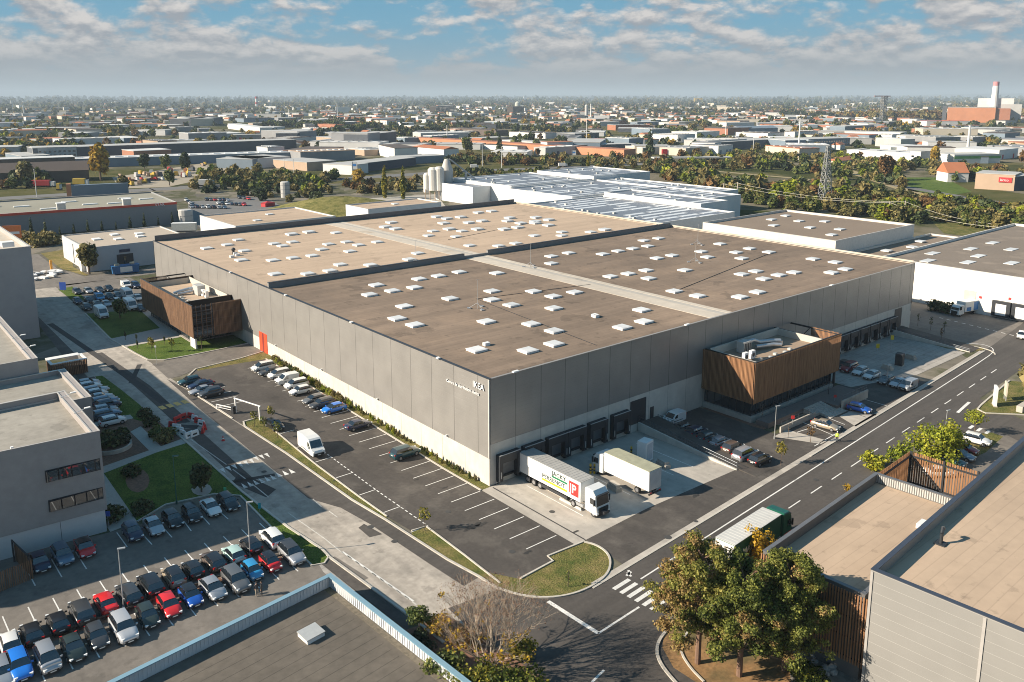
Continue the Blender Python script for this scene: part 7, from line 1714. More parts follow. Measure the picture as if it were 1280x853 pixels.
# left: tree by the workshop, cypresses along the red-trimmed hall
plant(('olive', 1), (*P(112, 343)[:2], 1.42), 1.1, 'round olive tree in front of the pale workshop')
for i in range(11):
    px = 40 + i * 17.6; py = 298 - i * 1.55; q = P(px, py)
    plant(('cypress', i % 2), (q.x, q.y, 1.42), [1.25, 1.05, .6, .75, .85, .8, .6, .95, 1.0, .7, .9][i], f'dark cypress, {ORD[i]} from the left against the grey red-trimmed hall', 'cypresses before the red-trimmed hall')
for px, py, s in ((36, 305, 2.6), (48, 308, 2.4), (60, 306, 2.8)): plant(('shrub_olive', 0), (*P(px, py)[:2], 1.42), s, 'olive shrub behind the tall grey block, ' + {36: 'left', 48: 'middle', 60: 'right'}[px] + ' of three', 'shrubs behind the tall block')
# slim cypress-like shrubs and planting at the rubble bank, boulders
m = MB(); br = random.Random(12)
for i in range(22):
    px, py = br.uniform(1010, 1072), br.uniform(812, 850); q = P(px, py)
    m = MB(); s = br.uniform(.25, .7); m.lathe([(s * .6, 0), (s, s * .35), (s * .8, s * .7), (s * .25, s * .95)], 7)
    for k in range(len(m.v)): v = m.v[k]; f = 1 + .25 * math.sin(k * 2.3 + i); m.v[k] = (v[0] * f, v[1] * f * .8, v[2])
    tag(m.build('boulder', concrete_d, None, (q.x, q.y, 0)), 'grey boulder on the bank below the timber screen', 'rock', 'boulders on the bank')
# ------------------------------------------------------------------ the town beyond
GB = 'buildings of the industrial estate behind'
def bmat(n, c, r=.7): return mat('bg_' + n, c, r, .08, .15)
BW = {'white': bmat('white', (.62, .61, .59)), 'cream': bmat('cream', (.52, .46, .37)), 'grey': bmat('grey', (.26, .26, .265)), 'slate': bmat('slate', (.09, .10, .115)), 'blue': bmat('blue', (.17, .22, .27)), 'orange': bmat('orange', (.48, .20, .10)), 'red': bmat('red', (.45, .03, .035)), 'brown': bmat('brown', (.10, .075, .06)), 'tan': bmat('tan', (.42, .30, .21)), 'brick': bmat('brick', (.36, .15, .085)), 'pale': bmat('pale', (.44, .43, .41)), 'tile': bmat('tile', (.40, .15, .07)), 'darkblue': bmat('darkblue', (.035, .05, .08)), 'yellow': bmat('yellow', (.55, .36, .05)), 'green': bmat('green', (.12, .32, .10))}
def bg(pl, pr, h, depth, wall, roof, label, cat='building', name='industrial_building', band=None, win_=False, lights=0, gable=0.0, group=GB):
    """front foot line surveyed from left point to right point; the building goes back from it"""
    a, b = P(*pl), P(*pr); a.z = b.z = 0; d = b - a; w = d.length; rz = math.atan2(d.y, d.x); z0 = 1.42
    t = thing(name, label, cat, (a.x, a.y, z0), rz, group)
    m = MB(); m.box(0, 0, -.5, w, depth, h); m.build('wall', BW[wall], t)
    if gable:
        m = MB(); m.add([(-.3, -.4, h - .1), (w + .3, -.4, h - .1), (w + .3, depth + .4, h - .1), (-.3, depth + .4, h - .1), (-.3, depth / 2, h + gable), (w + .3, depth / 2, h + gable)], [(0, 1, 5, 4), (2, 3, 4, 5), (0, 4, 3), (1, 2, 5)]); m.build('roof', BW[roof], t)
    else:
        m = MB(); m.box(-.15, -.15, h + .002, w + .15, depth + .15, h + .3); m.build('roof', BW[roof], t)
    if band: m = MB(); m.box(-.05, -.05, h * .55, w + .05, -.002, h * .85); m.build('band', BW[band], t)
    if win_:
        fl = max(1, int(h / 3.3)); n = min(max(2, int(w / 3.5)), 90 // fl)
        for k in range(fl):
            for i in range(n): x = (i + .25) * w / n; z = k * 3.2 + 1.0; B('box', x, -.06, z, x + w / n * .5, -.004, z + 1.5).build('window', win, t)
    if lights:
        for i in range(lights): x = (i + .5) * w / lights; B('box', x - w / lights * .3, depth * .3, h + .3, x + w / lights * .3, depth * .45, h + .8).build('roof_light', strip_w, t)
    return t
for args in (
    ((75, 211), (405, 199), 6.5, 24, 'blue', 'white', 'long low blue-grey hall with a white roof, nearer of two', dict(lights=22)),
    ((43, 203), (371, 189), 11, 30, 'slate', 'pale', 'long slate-blue hall with pale end, farther of two', dict()),
    ((42, 203), (97, 201), 11.4, 28, 'pale', 'pale', 'pale end section of the long slate-blue hall', dict(win_=True)),
    ((-30, 232), (112, 226), 7, 26, 'brown', 'brown', 'dark brown timber-fronted shed at the left edge', dict(gable=5)),
    ((0, 217), (95, 213), 9.5, 20, 'brown', 'white', 'brown shed with a white ridge roof behind the dark one', dict()),
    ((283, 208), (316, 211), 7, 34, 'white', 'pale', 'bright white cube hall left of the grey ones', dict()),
    ((316, 211.5), (345, 207), 7, 30, 'blue', 'pale', 'bluish right side of the bright white hall, shade put into its wall colour', dict()),  # second face of the white hall, its shade painted as a bluish wall
    ((342, 210), (384, 214), 6, 26, 'tan', 'pale', 'beige hall with a grey flat roof in the left middle distance', dict()),
    ((376, 203), (444, 200), 8, 30, 'grey', 'tan', 'grey hall with a row of white roof lights', dict(lights=9)),
    ((404, 217), (440, 219), 6.5, 18, 'white', 'pale', 'small white hall in front of the grey row', dict()),
    ((440, 217), (520, 207), 6, 20, 'darkblue', 'pale', 'dark glazed showroom with a pale roof', dict()),
    ((500, 206), (556, 203), 5.5, 18, 'blue', 'pale', 'grey-blue low hall right of the showroom', dict()),
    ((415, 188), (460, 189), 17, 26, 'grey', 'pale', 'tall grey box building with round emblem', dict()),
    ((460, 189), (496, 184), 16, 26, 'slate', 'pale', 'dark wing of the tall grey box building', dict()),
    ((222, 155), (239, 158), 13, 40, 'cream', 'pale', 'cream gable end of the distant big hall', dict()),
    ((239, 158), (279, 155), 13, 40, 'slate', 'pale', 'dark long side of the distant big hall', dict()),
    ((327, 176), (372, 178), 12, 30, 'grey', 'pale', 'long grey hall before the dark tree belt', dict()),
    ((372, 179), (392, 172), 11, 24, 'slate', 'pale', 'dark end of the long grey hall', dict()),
    ((285, 161), (325, 167), 8, 18, 'white', 'white', 'white stepped workshop left of the grey hall', dict()),
    ((515, 179), (780, 197), 6.5, 16, 'orange', 'brick', 'very long orange brick building running to the right', dict()),
    ((684, 190), (716, 189), 9, 14, 'white', 'tile', 'white two-storey house with square windows and a tiled rim', dict(win_=True)),
    ((744, 181), (776, 181), 6, 14, 'red', 'red', 'bright red hall in the middle distance', dict()),
    ((720, 189), (795, 187), 5.5, 20, 'slate', 'pale', 'dark low shed with a white gable beside the red hall', dict()),
    ((793, 192), (838, 192), 7, 20, 'cream', 'pale', 'cream hall behind the dark conifers', dict()),
    ((563, 166), (620, 170), 7, 20, 'brown', 'brown', 'brown-roofed workshop above the orange building', dict()),
    ((515, 192), (555, 196), 6.5, 16, 'white', 'tile', 'white house with brown roof before the silos', dict(gable=2)),
    ((864, 190), (893, 191), 9, 20, 'white', 'grey', 'white framed hall with dark glazing', dict()),
    ((893, 189), (978, 183), 8, 22, 'slate', 'pale', 'dark long hall right of the white framed one', dict()),
    ((925, 168), (972, 167), 8, 22, 'blue', 'blue', 'blue gabled shed with a pale triangular end', dict(gable=3)),
    ((818, 193), (858, 192), 6, 20, 'pale', 'pale', 'pale hall beside the bridge', dict()),
    ((1010, 184), (1062, 182), 8, 30, 'blue', 'pale', 'bluish glazed hall with a white roof right of the mast', dict(win_=True)),
    ((1055, 172), (1128, 174), 8, 26, 'white', 'pale', 'long white hall behind the right trees', dict()),
    ((1062, 160), (1085, 162), 8, 26, 'white', 'white', 'small white hall left of the blue-green one', dict()),
    ((1056, 166), (1092, 164), 9, 24, 'blue', 'pale', 'blue-green hall in the right distance', dict()),
    ((1120, 178), (1180, 180), 8, 26, 'white', 'pale', 'white hall centre right behind the wood', dict()),
    ((1158, 158), (1212, 158), 9, 24, 'white', 'red', 'white works hall with a red roof line below the orange plant', dict()),
    ((1212, 168), (1262, 168), 9, 24, 'pale', 'white', 'pale hall with a white roof below the chimney', dict()),
    ((1192, 205), (1250, 204), 7, 22, 'white', 'pale', 'white shop complex by the tall white mast', dict(band='green')),
    ((1218, 236), (1267, 239), 9, 22, 'tan', 'pale', 'beige store with a red sign near the right edge', dict()),
    ((1267, 239), (1295, 236), 8, 22, 'darkblue', 'pale', 'dark glazed wing of the beige store', dict()),
    ((1184, 228), (1210, 228), 6, 14, 'white', 'tile', 'white house with a steep orange tiled roof', dict(gable=6)),
    ((1048, 208), (1078, 204), 4, 10, 'cream', 'tile', 'small cream house with red tiles in the wood', dict(gable=2)),
    ((1137, 203), (1150, 204), 9, 12, 'white', 'pale', 'slim white house in the right wood', dict(win_=True)),
    ((1240, 150), (1290, 151), 7, 20, 'pale', 'pale', 'pale hall at the right edge below the chimney', dict()),
    ((545, 142), (568, 140), 22, 20, 'brown', 'pale', 'brown office tower block far off left of centre', dict(win_=True)),
    ((641, 143), (655, 142), 22, 18, 'brown', 'brown', 'dark tower under the white dome far off', dict()),
    ((868, 129), (878, 129), 38, 30, 'yellow', 'yellow', 'twin yellow apartment tower on the horizon', dict()),
    ((1035, 148), (1062, 146), 7, 20, 'pale', 'pale', 'pale hall before the rust coloured trees', dict()),
):
    bg(*args[:7], **args[7])
# waste-to-energy plant: orange block, white block, chimney with red top
a = P(1183, 153); v_ = Vector((a.x - CAM.x, a.y - CAM.y)); k = v_.dot(Vector(_FW)) / 1040.0
pl = thing('power_plant', 'orange plant building with white boiler house and tall white chimney with a pink-red top', 'power plant', (a.x, a.y, 1.42), YAW - R(28)); hk = k; k *= 1.12
def pbox(nm, x0, x1, y0, y1, h, m_): return B('box', x0 * k, y0, 0, x1 * k, y1, h * hk).build(nm, m_, pl)
pbox('wall', 0, 46, 0, 30, 18, BW['orange']); B('box', -.4, -.4, 18 * hk + .01, 46 * k, 30, 18.6 * hk).build('roof', BW['pale'], pl)
pbox('shaded_side', 46.05, 60, 6, 40, 17, BW['brick']); pbox('boiler_house', 29, 63, 41, 75, 29, BW['white']); pbox('boiler_house', 46, 71, 40.5, 40.9, 22, BW['pale']); pbox('annex', -5, -1, 5, 20, 20, BW['slate'])  # side block's darker brick colour stands for the orange hall's shaded side
B('tube', (44.5 * k, 39, 18.7 * hk), (44.5 * k, 39, 44 * hk), 4.2 * hk, 3.5 * hk, 14).build('chimney', BW['white'], pl); B('tube', (44.5 * k, 39, 44.1 * hk), (44.5 * k, 39, 49 * hk), 3.5 * hk, 3.3 * hk, 14).build('chimney_top', mat('chimney_pink', (.48, .20, .21), .6), pl)
# silos and conveyor of the plant
q = P(546, 250)
sil = thing('silo_group', 'cluster of white cement silos with conical tower and sloping conveyor', 'silos', (q.x, q.y, 1.42), YAW)
s_ = hdist(546, 250) / 1040.0 * .86
m = MB()
for x, r, z in ((-14, 5, 36), (-5, 7.4, 44), (4, 7.2, 45)): m.lathe([(r * s_, 14 * s_ if z > 40 else 4), (r * s_, z * s_), (r * .6 * s_, (z + 3) * s_), (.2, (z + 3.5) * s_)], 14, (x * s_, 0, 0))
m.build('silo', bmat('silo_white', (.66, .62, .56)), sil)
B('lathe', [(9 * s_, 0), (9 * s_, 42 * s_), (4.2 * s_, 56 * s_), (3 * s_, 58 * s_)], 16, (14 * s_, 6, 0)).build('silo', bmat('silo_grey', (.50, .47, .43)), sil)
B('tube', (18 * s_, 6, 58 * s_), (58 * s_, 8, 26 * s_), 1.2 * s_, n=6).build('conveyor', BW['pale'], sil); B('box', 40 * s_, 6, 0, 43 * s_, 9, 38 * s_).build('support', BW['pale'], sil)
m = MB()
for x in (-16, -9, -2, 4): m.tube((x * s_, -2, 0), (x * s_, -2, 16 * s_), .6 * s_, n=5)
m.build('leg', BW['tan'], sil)
B('box', -9 * s_, -5.4 * s_, 34 * s_, -6.6 * s_, -5.15 * s_, 45 * s_).build('panel', BW['red'], sil)
# tanks, towers, masts
def upright(px, yf, yt, wpx, prof, m_, name, label, cat, extra=None):
    q = P(px, yf); k = math.hypot(q.x - CAM.x, q.y - CAM.y) / 1040.0; h = max(2, h_at(px, yf, yt)); t = thing(name, label, cat, (q.x, q.y, gz(q.y)), YAW)
    B('lathe', [(r * wpx * k / 2, z * h) for r, z in prof], 14).build('shaft' if 'tank' not in name else 'tank_shell', m_, t)
    if extra: extra(t, k, h, wpx)
    return t
upright(357, 247, 227, 11, [(1, 0), (1, .95), (.7, 1)], BW['pale'], 'storage_tank', 'tall grey ribbed tank beside the distant car park', 'tank', lambda t, k, h, w: [B('tube', (0, 0, h * f), (0, 0, h * f + .25), w * k / 2 * 1.02, n=14).build('hoop', BW['grey'], t) for f in (.25, .5, .75)])
upright(233, 281, 262, 16, [(1, 0), (1, .95), (.9, 1)], BW['pale'], 'storage_tank', 'squat pale tank at the corner of the red-trimmed hall', 'tank', lambda t, k, h, w: [B('tube', (0, 0, h * f), (0, 0, h * f + .15), w * k / 2 * 1.02, n=14).build('hoop', BW['grey'], t) for f in (.3, .6)])
upright(321, 134, 121, 3, [(1, 0), (.85, 1)], BW['white'], 'chimney', 'red and white striped chimney on the left horizon', 'chimney', lambda t, k, h, w: [B('tube', (0, 0, h * f), (0, 0, h * (f + .18)), w * k / 2 * 1.06, n=10).build('stripe', BW['red'], t) for f in (.3, .82)])
upright(647, 136, 127, 7, [(.7, 0), (1, .4), (.9, .8), (.3, 1)], bmat('dome', (.5, .5, .42)), 'water_tower', 'pale domed tower far off in the centre', 'tower')
upright(621, 124, 118.5, 3.2, [(.5, 0), (.5, .5), (1, .7), (1, 1)], BW['white'], 'water_tower', 'small white water tower on the horizon left of centre', 'tower')
upright(655, 126, 121, 2.2, [(.8, 0), (.8, 1)], BW['white'], 'water_tower', 'white slim tower on the horizon in the centre', 'tower')
upright(733, 146, 131, 4.2, [(1, 0), (1, .9), (.6, 1)], BW['pale'], 'silo_tower', 'grey round silo tower beside a slim chimney', 'tower'); upright(738.5, 151, 130, 1.8, [(1, 0), (.8, 1)], BW['white'], 'chimney', 'slim white chimney right of the round silo tower', 'chimney')
for px, yf, yt, w, lab in ((15, 134, 126, 2.4, 'white tower farthest left on the horizon'), (30, 142, 132, 1.8, 'white mast second from the left on the horizon'), (156, 128, 123, 1.8, 'small white spire left of the striped chimney'), (278, 132, 124, 2.2, 'cream tower nearest left of the striped chimney'), (422, 146, 130, 1.2, 'thin mast with ball left of the brown tower block'), (361.5, 151, 137, 1.2, 'thin pale mast before the left tree belt'), (998, 188, 149, 2.2, 'white floodlight mast right of centre'), (907, 171, 152, 1.3, 'thin mast above the blue gabled shed'), (1209, 193, 157, 3.4, 'thick leaning-looking white mast by the shop complex'), (559, 178, 157, 1.2, 'lattice-thin mast above the orange building'), (733, 178, 148, 1.1, 'thin tall mast in the middle of the estate'), (603, 208, 180, .9, 'lamp mast beside the motorway, left'), (627, 210, 184, .9, 'lamp mast beside the motorway, right'), (941, 196, 174, .9, 'lamp mast on the bridge'), (356, 222, 200, .9, 'lamp mast before the beige hall'), (368, 226, 200, .9, 'second lamp mast before the beige hall'), (46, 246, 212, .9, 'pole left of the golden tree')):
    upright(px, yf, yt, w, [(1, 0), (.6, 1), (1.1, 1.001), (1.1, 1.02)], BW['white'], 'mast', lab, 'mast')
for px, yf, yt, lab in ((904, 253, 229, 'wooden power pole left of the pylon'), (921, 254, 228, 'wooden power pole nearest left of the pylon'), (1111, 273, 252, 'power pole above the flat-roofed hall, left of two'), (1130, 274, 251, 'power pole above the flat-roofed hall, right of two'), (1257, 295, 283, 'power pole near the right edge, left of two'), (1273, 293, 281, 'power pole near the right edge, right of two')):
    upright(px, yf, yt, 2.0, [(1, 0), (.7, 1)], mat('pole_wood', (.42, .36, .28), .8), 'power_pole', lab, 'pole', lambda t, k, h, w: B('box', -1.6, -.1, h - .7, 1.6, .1, h - .5).build('crossarm', pole_m, t))
def lattice(px, yf, yt, wpx, name, label, crane=False, m_=None):
    q = P(px, yf); k = hdist(px, yf) / 1040.0; h = h_at(px, yf, yt); t = thing(name, label, 'pylon' if not crane else 'crane', (q.x, q.y, gz(q.y)), YAW + .3); m = MB(); n = 9; w0 = wpx * k / 2; r = .16 if not crane else .5
    def pt(i, c): f = i / n; w = w0 * ((1 - f) * 1 + f * .22) if not crane else w0; a = c * math.pi / 2 + math.pi / 4; return (w * math.cos(a) * 1.4, w * math.sin(a) * 1.4, h * f)
    for i in range(n):
        for c in range(4): m.tube(pt(i, c), pt(i + 1, c), r, n=4); m.tube(pt(i, c), pt(i + 1, (c + 1) % 4), r * .7, n=4); m.tube(pt(i, (c + 1) % 4), pt(i + 1, c), r * .7, n=4); m.tube(pt(i + 1, c), pt(i + 1, (c + 1) % 4), r * .7, n=4)
    m.build('lattice', m_ or bmat('pylon_steel', (.30, .30, .29), .5), t); m = MB()
    if crane: m.box(-14 * k, -.8, h, 8 * k, .8, h + 2); m.build('jib', bmat('crane_red', (.45, .22, .18)), t)
    else:
        for z, l in ((.80, 3.4), (.90, 2.6), (.97, 1.6)): m.tube((-l, 0, h * z), (l, 0, h * z), .14, n=4); m.tube((-l, 0, h * z), (0, 0, h * z + 1.2), .1, n=4); m.tube((l, 0, h * z), (0, 0, h * z + 1.2), .1, n=4)
        m.build('crossarm', bmat('pylon_steel', (.30, .30, .29), .5), t)
    return t
lattice(1030, 260, 183, 13, 'pylon', 'tall steel lattice pylon rising from the wood on the right')
lattice(1103, 153, 121, 4.5, 'tower_crane', 'tower crane far off on the right before the brown trees', True, bmat('crane_grey', (.2, .2, .2)))
m = MB()
for (a_, b_) in (((904, 229), (1111, 252)), ((921, 228), (1130, 251)), ((1111, 252), (1257, 283)), ((1130, 251), (1273, 281))):
    pa = P(a_[0], {904: 253, 921: 254, 1111: 273, 1130: 274}[a_[0]]); pb = P(b_[0], {1111: 273, 1130: 274, 1257: 295, 1273: 293}[b_[0]]); ha = h_at(a_[0], {904: 253, 921: 254, 1111: 273, 1130: 274}[a_[0]], a_[1]); hb_ = h_at(b_[0], {1111: 273, 1130: 274, 1257: 295, 1273: 293}[b_[0]], b_[1])
    pts = []
    for i in range(11): f = i / 10; p = pa.lerp(pb, f); p.z += ha * (1 - f) + hb_ * f - .5 - 2.2 * 4 * f * (1 - f); pts.append(p)
    m.path(pts, .07, 3)
tag(m.build('power_line', bmat('wire', (.35, .33, .28))), 'pale power lines strung between the wooden poles on the right', 'cable')
# red sign on the beige store, white van on the motorway, red tent, billboard
a, b = P(1218, 236), P(1267, 239); d = (b - a); d.z = 0; st = thing('store_sign', 'red sign panel on the front of the beige store', 'sign', (a.x, a.y, 1.42), math.atan2(d.y, d.x)); w = d.length
B('box', w * .60, -.4, 4.6, w * .93, -.1, 7.4).build('panel', BW['red'], st); text('brico', 2.0, white_p, st, (w * .64, -.45, 5.3), (math.pi / 2, 0, 0), 'lettering', .02)
q = P(235 / 5.333 + 80, 247 - 4); t = thing('advertising_board', 'long blue-grey hoarding with an orange end by the red-trimmed hall', 'sign', (P(84, 247).x, P(84, 247).y, 1.42), R(-12)); B('box', 0, 0, 0, 2.2, 4, 7).build('end_panel', BW['orange'], t); B('box', 2.3, .3, .5, 30, 3.6, 6.2).build('panel', BW['blue'], t)
q = P(335, 258); t = thing('red_tent', 'bright red pavilion in the distant car park', 'tent', (q.x, q.y, 1.42), .3); m = MB(); m.box(-3, -1.6, 0, 3, 1.6, 1.7); m.build('wall', BW['red'], t); B('add', [(-3.2, -1.8, 1.7), (3.2, -1.8, 1.7), (3.2, 1.8, 1.7), (-3.2, 1.8, 1.7), (0, 0, 2.6)], [(0, 1, 4), (1, 2, 4), (2, 3, 4), (3, 0, 4)]).build('roof', BW['red'], t)
# roads through the estate
def pxroad(name, pts, w, m_, lv=2):
    pts = [P(*p) for p in pts]
    for a, b in zip(pts, pts[1:]): sheet(name, strip(a + (a - b).normalized() * .5, b + (b - a).normalized() * .5, w), m_, lv)
rd = bmat('far_asphalt', (.15, .145, .14), .9); dry = bmat('dry_field', (.30, .24, .13), 1.0)
pxroad('motorway', [(-60, 252), (190, 237), (430, 224), (560, 215), (690, 210), (860, 203)], 16, rd, 3)
pxroad('estate_road', [(1035, 205), (1085, 222), (1140, 240), (1210, 252), (1300, 268)], 9, dry, 3)
pxroad('estate_road', [(880, 213), (960, 220), (1050, 228)], 6, dry, 3)
pxroad('estate_road', [(1120, 232), (1200, 246), (1300, 262)], 8, rd, 4)
sheet('distant_car_park', [P(*q) for q in [(235, 252), (330, 246), (352, 258), (330, 272), (250, 285), (236, 270)]], rd, 4)
sheet('meadow', [P(*q) for q in [(1130, 222), (1180, 222), (1215, 240), (1180, 246), (1135, 238)]], grass, 3)
sheet('meadow', [P(*q) for q in [(1160, 273), (1240, 282), (1300, 292), (1300, 306), (1180, 292)]], grass_mix, 3)
sheet('meadow', [P(*q) for q in [(1075, 186), (1140, 184), (1150, 190), (1080, 193)]], grass, 3)
sheet('material_yard', [P(*q) for q in [(140, 222), (250, 205), (300, 214), (210, 234), (150, 236)]], bmat('yard_sand', (.33, .28, .21), .95), 2)
sheet('works_yard', [P(*q) for q in [(430, 250), (545, 243), (560, 262), (470, 268)]], bmat('yard_pale', (.38, .35, .30), .95), 3)
# bridge with traffic
a, b = P(838, 205), P(900, 199)
tag(B('box', -3, 0, 4.6, 60, 9, 5.6).build('bridge_deck', BW['pale'], None, (P(822, 206).x, P(822, 206).y, 1.4), YAW + .1), 'low pale motorway bridge between the trees behind the plant', 'bridge')
# grassy mound with olive bushes behind the warehouse
q = P(425, 266); mo = MB(); n1, n2 = 16, 8; vs = []
for j in range(n2 + 1):
    for i in range(n1): a = 2 * math.pi * i / n1; f = j / n2; vs.append((44 * f * math.cos(a), 26 * f * math.sin(a), 7.5 * math.cos(f * math.pi / 2) ** 1.2 + .3 * math.sin(i * 2.1 + j) * (1 - f)))
mo.add(vs, [(j * n1 + i, (j + 1) * n1 + i, (j + 1) * n1 + (i + 1) % n1, j * n1 + (i + 1) % n1) for j in range(n2) for i in range(n1)])
o = mo.build('mound', grass_mat('mound_grass', (.10, .11, .03), (.20, .18, .06), (.28, .24, .09)), None, (q.x, q.y, 1.2), YAW + .15, True); o['kind'] = 'structure'
# individually surveyed trees
for px, py, key, s, lab in ((126, 226, ('gold', 1), 2.5, 'big round golden tree on the left before the long halls'), (33, 232, ('olive', 1), 1.7, 'olive-brown tree left of the golden tree'), (481, 248, ('poplar', 0), 1.35, 'narrow yellow-green poplar left of two'), (504, 249, ('poplar', 1), 1.35, 'narrow yellow-green poplar right of two'), (448, 233, ('gold', 0), 1.2, 'yellow-orange tree left of the poplars'),
        (735, 216, ('poplar', 0), 1.1, 'yellowish pointed tree behind the plant roofs'), (770, 214, ('conifer', 0), .9, 'pointed olive tree behind the plant roofs'), (812, 193, ('conifer', 1), 1.9, 'large dark cedar right of centre'), (624, 193, ('conifer', 0), 1.5, 'dark fir before the orange building'), (583, 193, ('green', 1), 1.8, 'round green tree right of the silos'), (118 + 852, 196, ('yellow', 0), 1.1, 'yellow tree in the wood behind the dark hall'), (1168, 205, ('gold', 1), 1.5, 'golden tree beside the slim white house'), (1106, 226, ('rust', 1), 1.7, 'rust-red tree in the right wood'), (985, 255, ('yellow', 1), 1.1, 'bright yellow bush-like tree below the pylon'), (1280, 208, ('rust', 0), 1.5, 'rust-red tree at the right edge'),
        (672, 196, ('rust', 1), .8, 'brownish tree by the white two-storey house'), (155, 242, ('olive', 0), 1.1, 'pale olive tree behind the hoarding'), (212, 232, ('green', 1), 1.1, 'rounded green tree at the material yard'), (181, 214, ('dark', 1), 1.3, 'dark tree before the long blue-grey hall'), (208, 212, ('green', 0), 1.2, 'green tree right of the dark one before the long hall'), (232, 216, ('dark', 1), 1.5, 'second dark tree before the long hall')):
    plant(key, (*P(px, py)[:2], 1.4), s, lab)
# scattered trees: the largest stand as trees of their own, the far ones as one wood
tr_r = random.Random(77); cand = []
def region(poly_up, poly_lo, n, kinds, smin, smax, zone):
    x0, x1 = poly_up[0][0], poly_up[-1][0]
    def at(pl, x):
        for (a, ya), (b, yb) in zip(pl, pl[1:]):
            if a <= x <= b: return ya + (yb - ya) * (x - a) / (b - a)
        return pl[-1][1]
    for _ in range(n):
        px = tr_r.uniform(x0, x1); py = tr_r.uniform(at(poly_up, px), at(poly_lo, px)); q = P(px, py)
        cand.append((math.hypot(q.x - CAM.x, q.y - CAM.y), q.x, q.y, tr_r.choice(kinds), tr_r.uniform(smin, smax), zone, px, py))
mixed = ['green', 'olive', 'olive', 'green', 'dark', 'rust', 'olive', 'olive', 'green', 'olive', 'green', 'yellow']
region([(820, 204), (1060, 206), (1160, 240), (1290, 272)], [(820, 222), (905, 245), (960, 262), (1100, 277), (1290, 300)], 560, mixed, .75, 1.35, 'wood')
region([(850, 190), (1060, 200), (1150, 206), (1290, 222)], [(850, 204), (1060, 206), (1160, 228), (1290, 232)], 150, mixed, .8, 1.3, 'wood')
region([(250, 214), (330, 218), (420, 224)], [(250, 232), (330, 240), (420, 240)], 75, ['olive', 'green', 'olive', 'yellow', 'green'], .7, 1.25, 'left')
region([(240, 226), (300, 226), (420, 226)], [(240, 240), (300, 248), (420, 262)], 80, ['dark', 'olive', 'dark'], .5, .95, 'left')
region([(430, 228), (470, 230), (545, 224)], [(430, 240), (470, 244), (545, 236)], 55, ['dark', 'olive', 'rust', 'olive'], .6, .95, 'mid')
region([(560, 198), (700, 200), (820, 196)], [(560, 206), (700, 209), (820, 218)], 130, ['olive', 'green', 'olive', 'dark', 'rust'], .6, 1.2, 'mid')
region([(560, 214), (640, 215), (700, 214)], [(560, 224), (640, 222), (700, 219)], 70, ['dark', 'green', 'olive'], .5, .8, 'mid')
region([(-20, 150), (50, 152), (110, 172)], [(-20, 196), (50, 196), (110, 184)], 170, ['gold', 'olive', 'dark', 'olive', 'dark', 'yellow'], 1.0, 1.6, 'west')
def clear_of_roads(c):
    if c[5] != 'wood': return True
    px, py = c[6], c[7]
    for (a, ya), (b, yb) in zip(LANE, LANE[1:]):
        if a <= px <= b: 
            r = ya + (yb - ya) * (px - a) / (b - a)
            if r - 2 < py < r + 8: return False
    if px > 1150 and py > 275 + (px - 1160) * .16: return False
    return not (1128 < px < 1185 and 220 < py < 246)
LANE = [(880, 213), (960, 220), (1035, 226), (1085, 229), (1140, 240), (1210, 252), (1300, 268)]
cand = [c for c in cand if clear_of_roads(c)]
cand.sort()
ZL = {'wood': 'in the wood on the right', 'left': 'in the belt along the motorway', 'mid': 'in the planting behind the plant', 'west': 'in the wood at the left edge'}
CL = {'green': 'green', 'olive': 'olive green', 'dark': 'dark green', 'rust': 'rust-brown', 'yellow': 'yellowish', 'gold': 'golden'}
NIND = 230
far_q = {k: [] for k in ('green', 'olive', 'dark', 'rust', 'yellow', 'gold')}
_g = np.random.default_rng(5)
_u = leaf_mesh('u', blob(3.9, 7.0, .6, 9, 3), 70, 1.5, F_green, 8); _uv = np.array([v.co for v in _u.vertices]); bpy.data.meshes.remove(_u)
_u = leaf_mesh('u', blob(3.9, 7.0, .6, 7, 5), 26, 2.5, F_green, 9); _uf = np.array([v.co for v in _u.vertices]); bpy.data.meshes.remove(_u)
def bake(kind, x, y, s, near=True, z0=1.0):
    a = _g.uniform(0, 6.28); c, sn = math.cos(a), math.sin(a); u = _uv if near else _uf; s2 = s * _g.uniform(.8, 1.15)
    far_q[kind].append(np.stack([(u[:, 0] * c - u[:, 1] * sn) * s + x, (u[:, 0] * sn + u[:, 1] * c) * s + y, u[:, 2] * s2 + z0], 1))
for i, (d, x, y, k, s, zone, px, py_) in enumerate(cand):
    if i < NIND:
        size = 'tall' if s > 1.15 else ('low' if s < .92 else 'middling')
        if zone == 'wood':
            zl = 'left of the two wooden poles' if px < 900 else 'left of the lattice pylon' if px < 985 else 'at the foot of the lattice pylon' if px < 1055 else 'above the flat-roofed hall' if px < 1120 else 'below the red-roofed house' if px < 1200 else 'below the beige store'
            zl = zl + (', front rows' if d < 440 else ', middle rows' if d < 480 else ', back rows')
        else: zl = ZL[zone] + (', left part' if px < 330 else ', right part')
        lab = f"{size} {CL[k]} tree {zl}"; plant((k, i % 4), (x, y, 1.0 - 1.7 * s), s, lab, 'trees alike: ' + lab, szz=s * tr_r.uniform(.72, 1.0))
    else: bake(k, x, y, s * .95, True, .2)
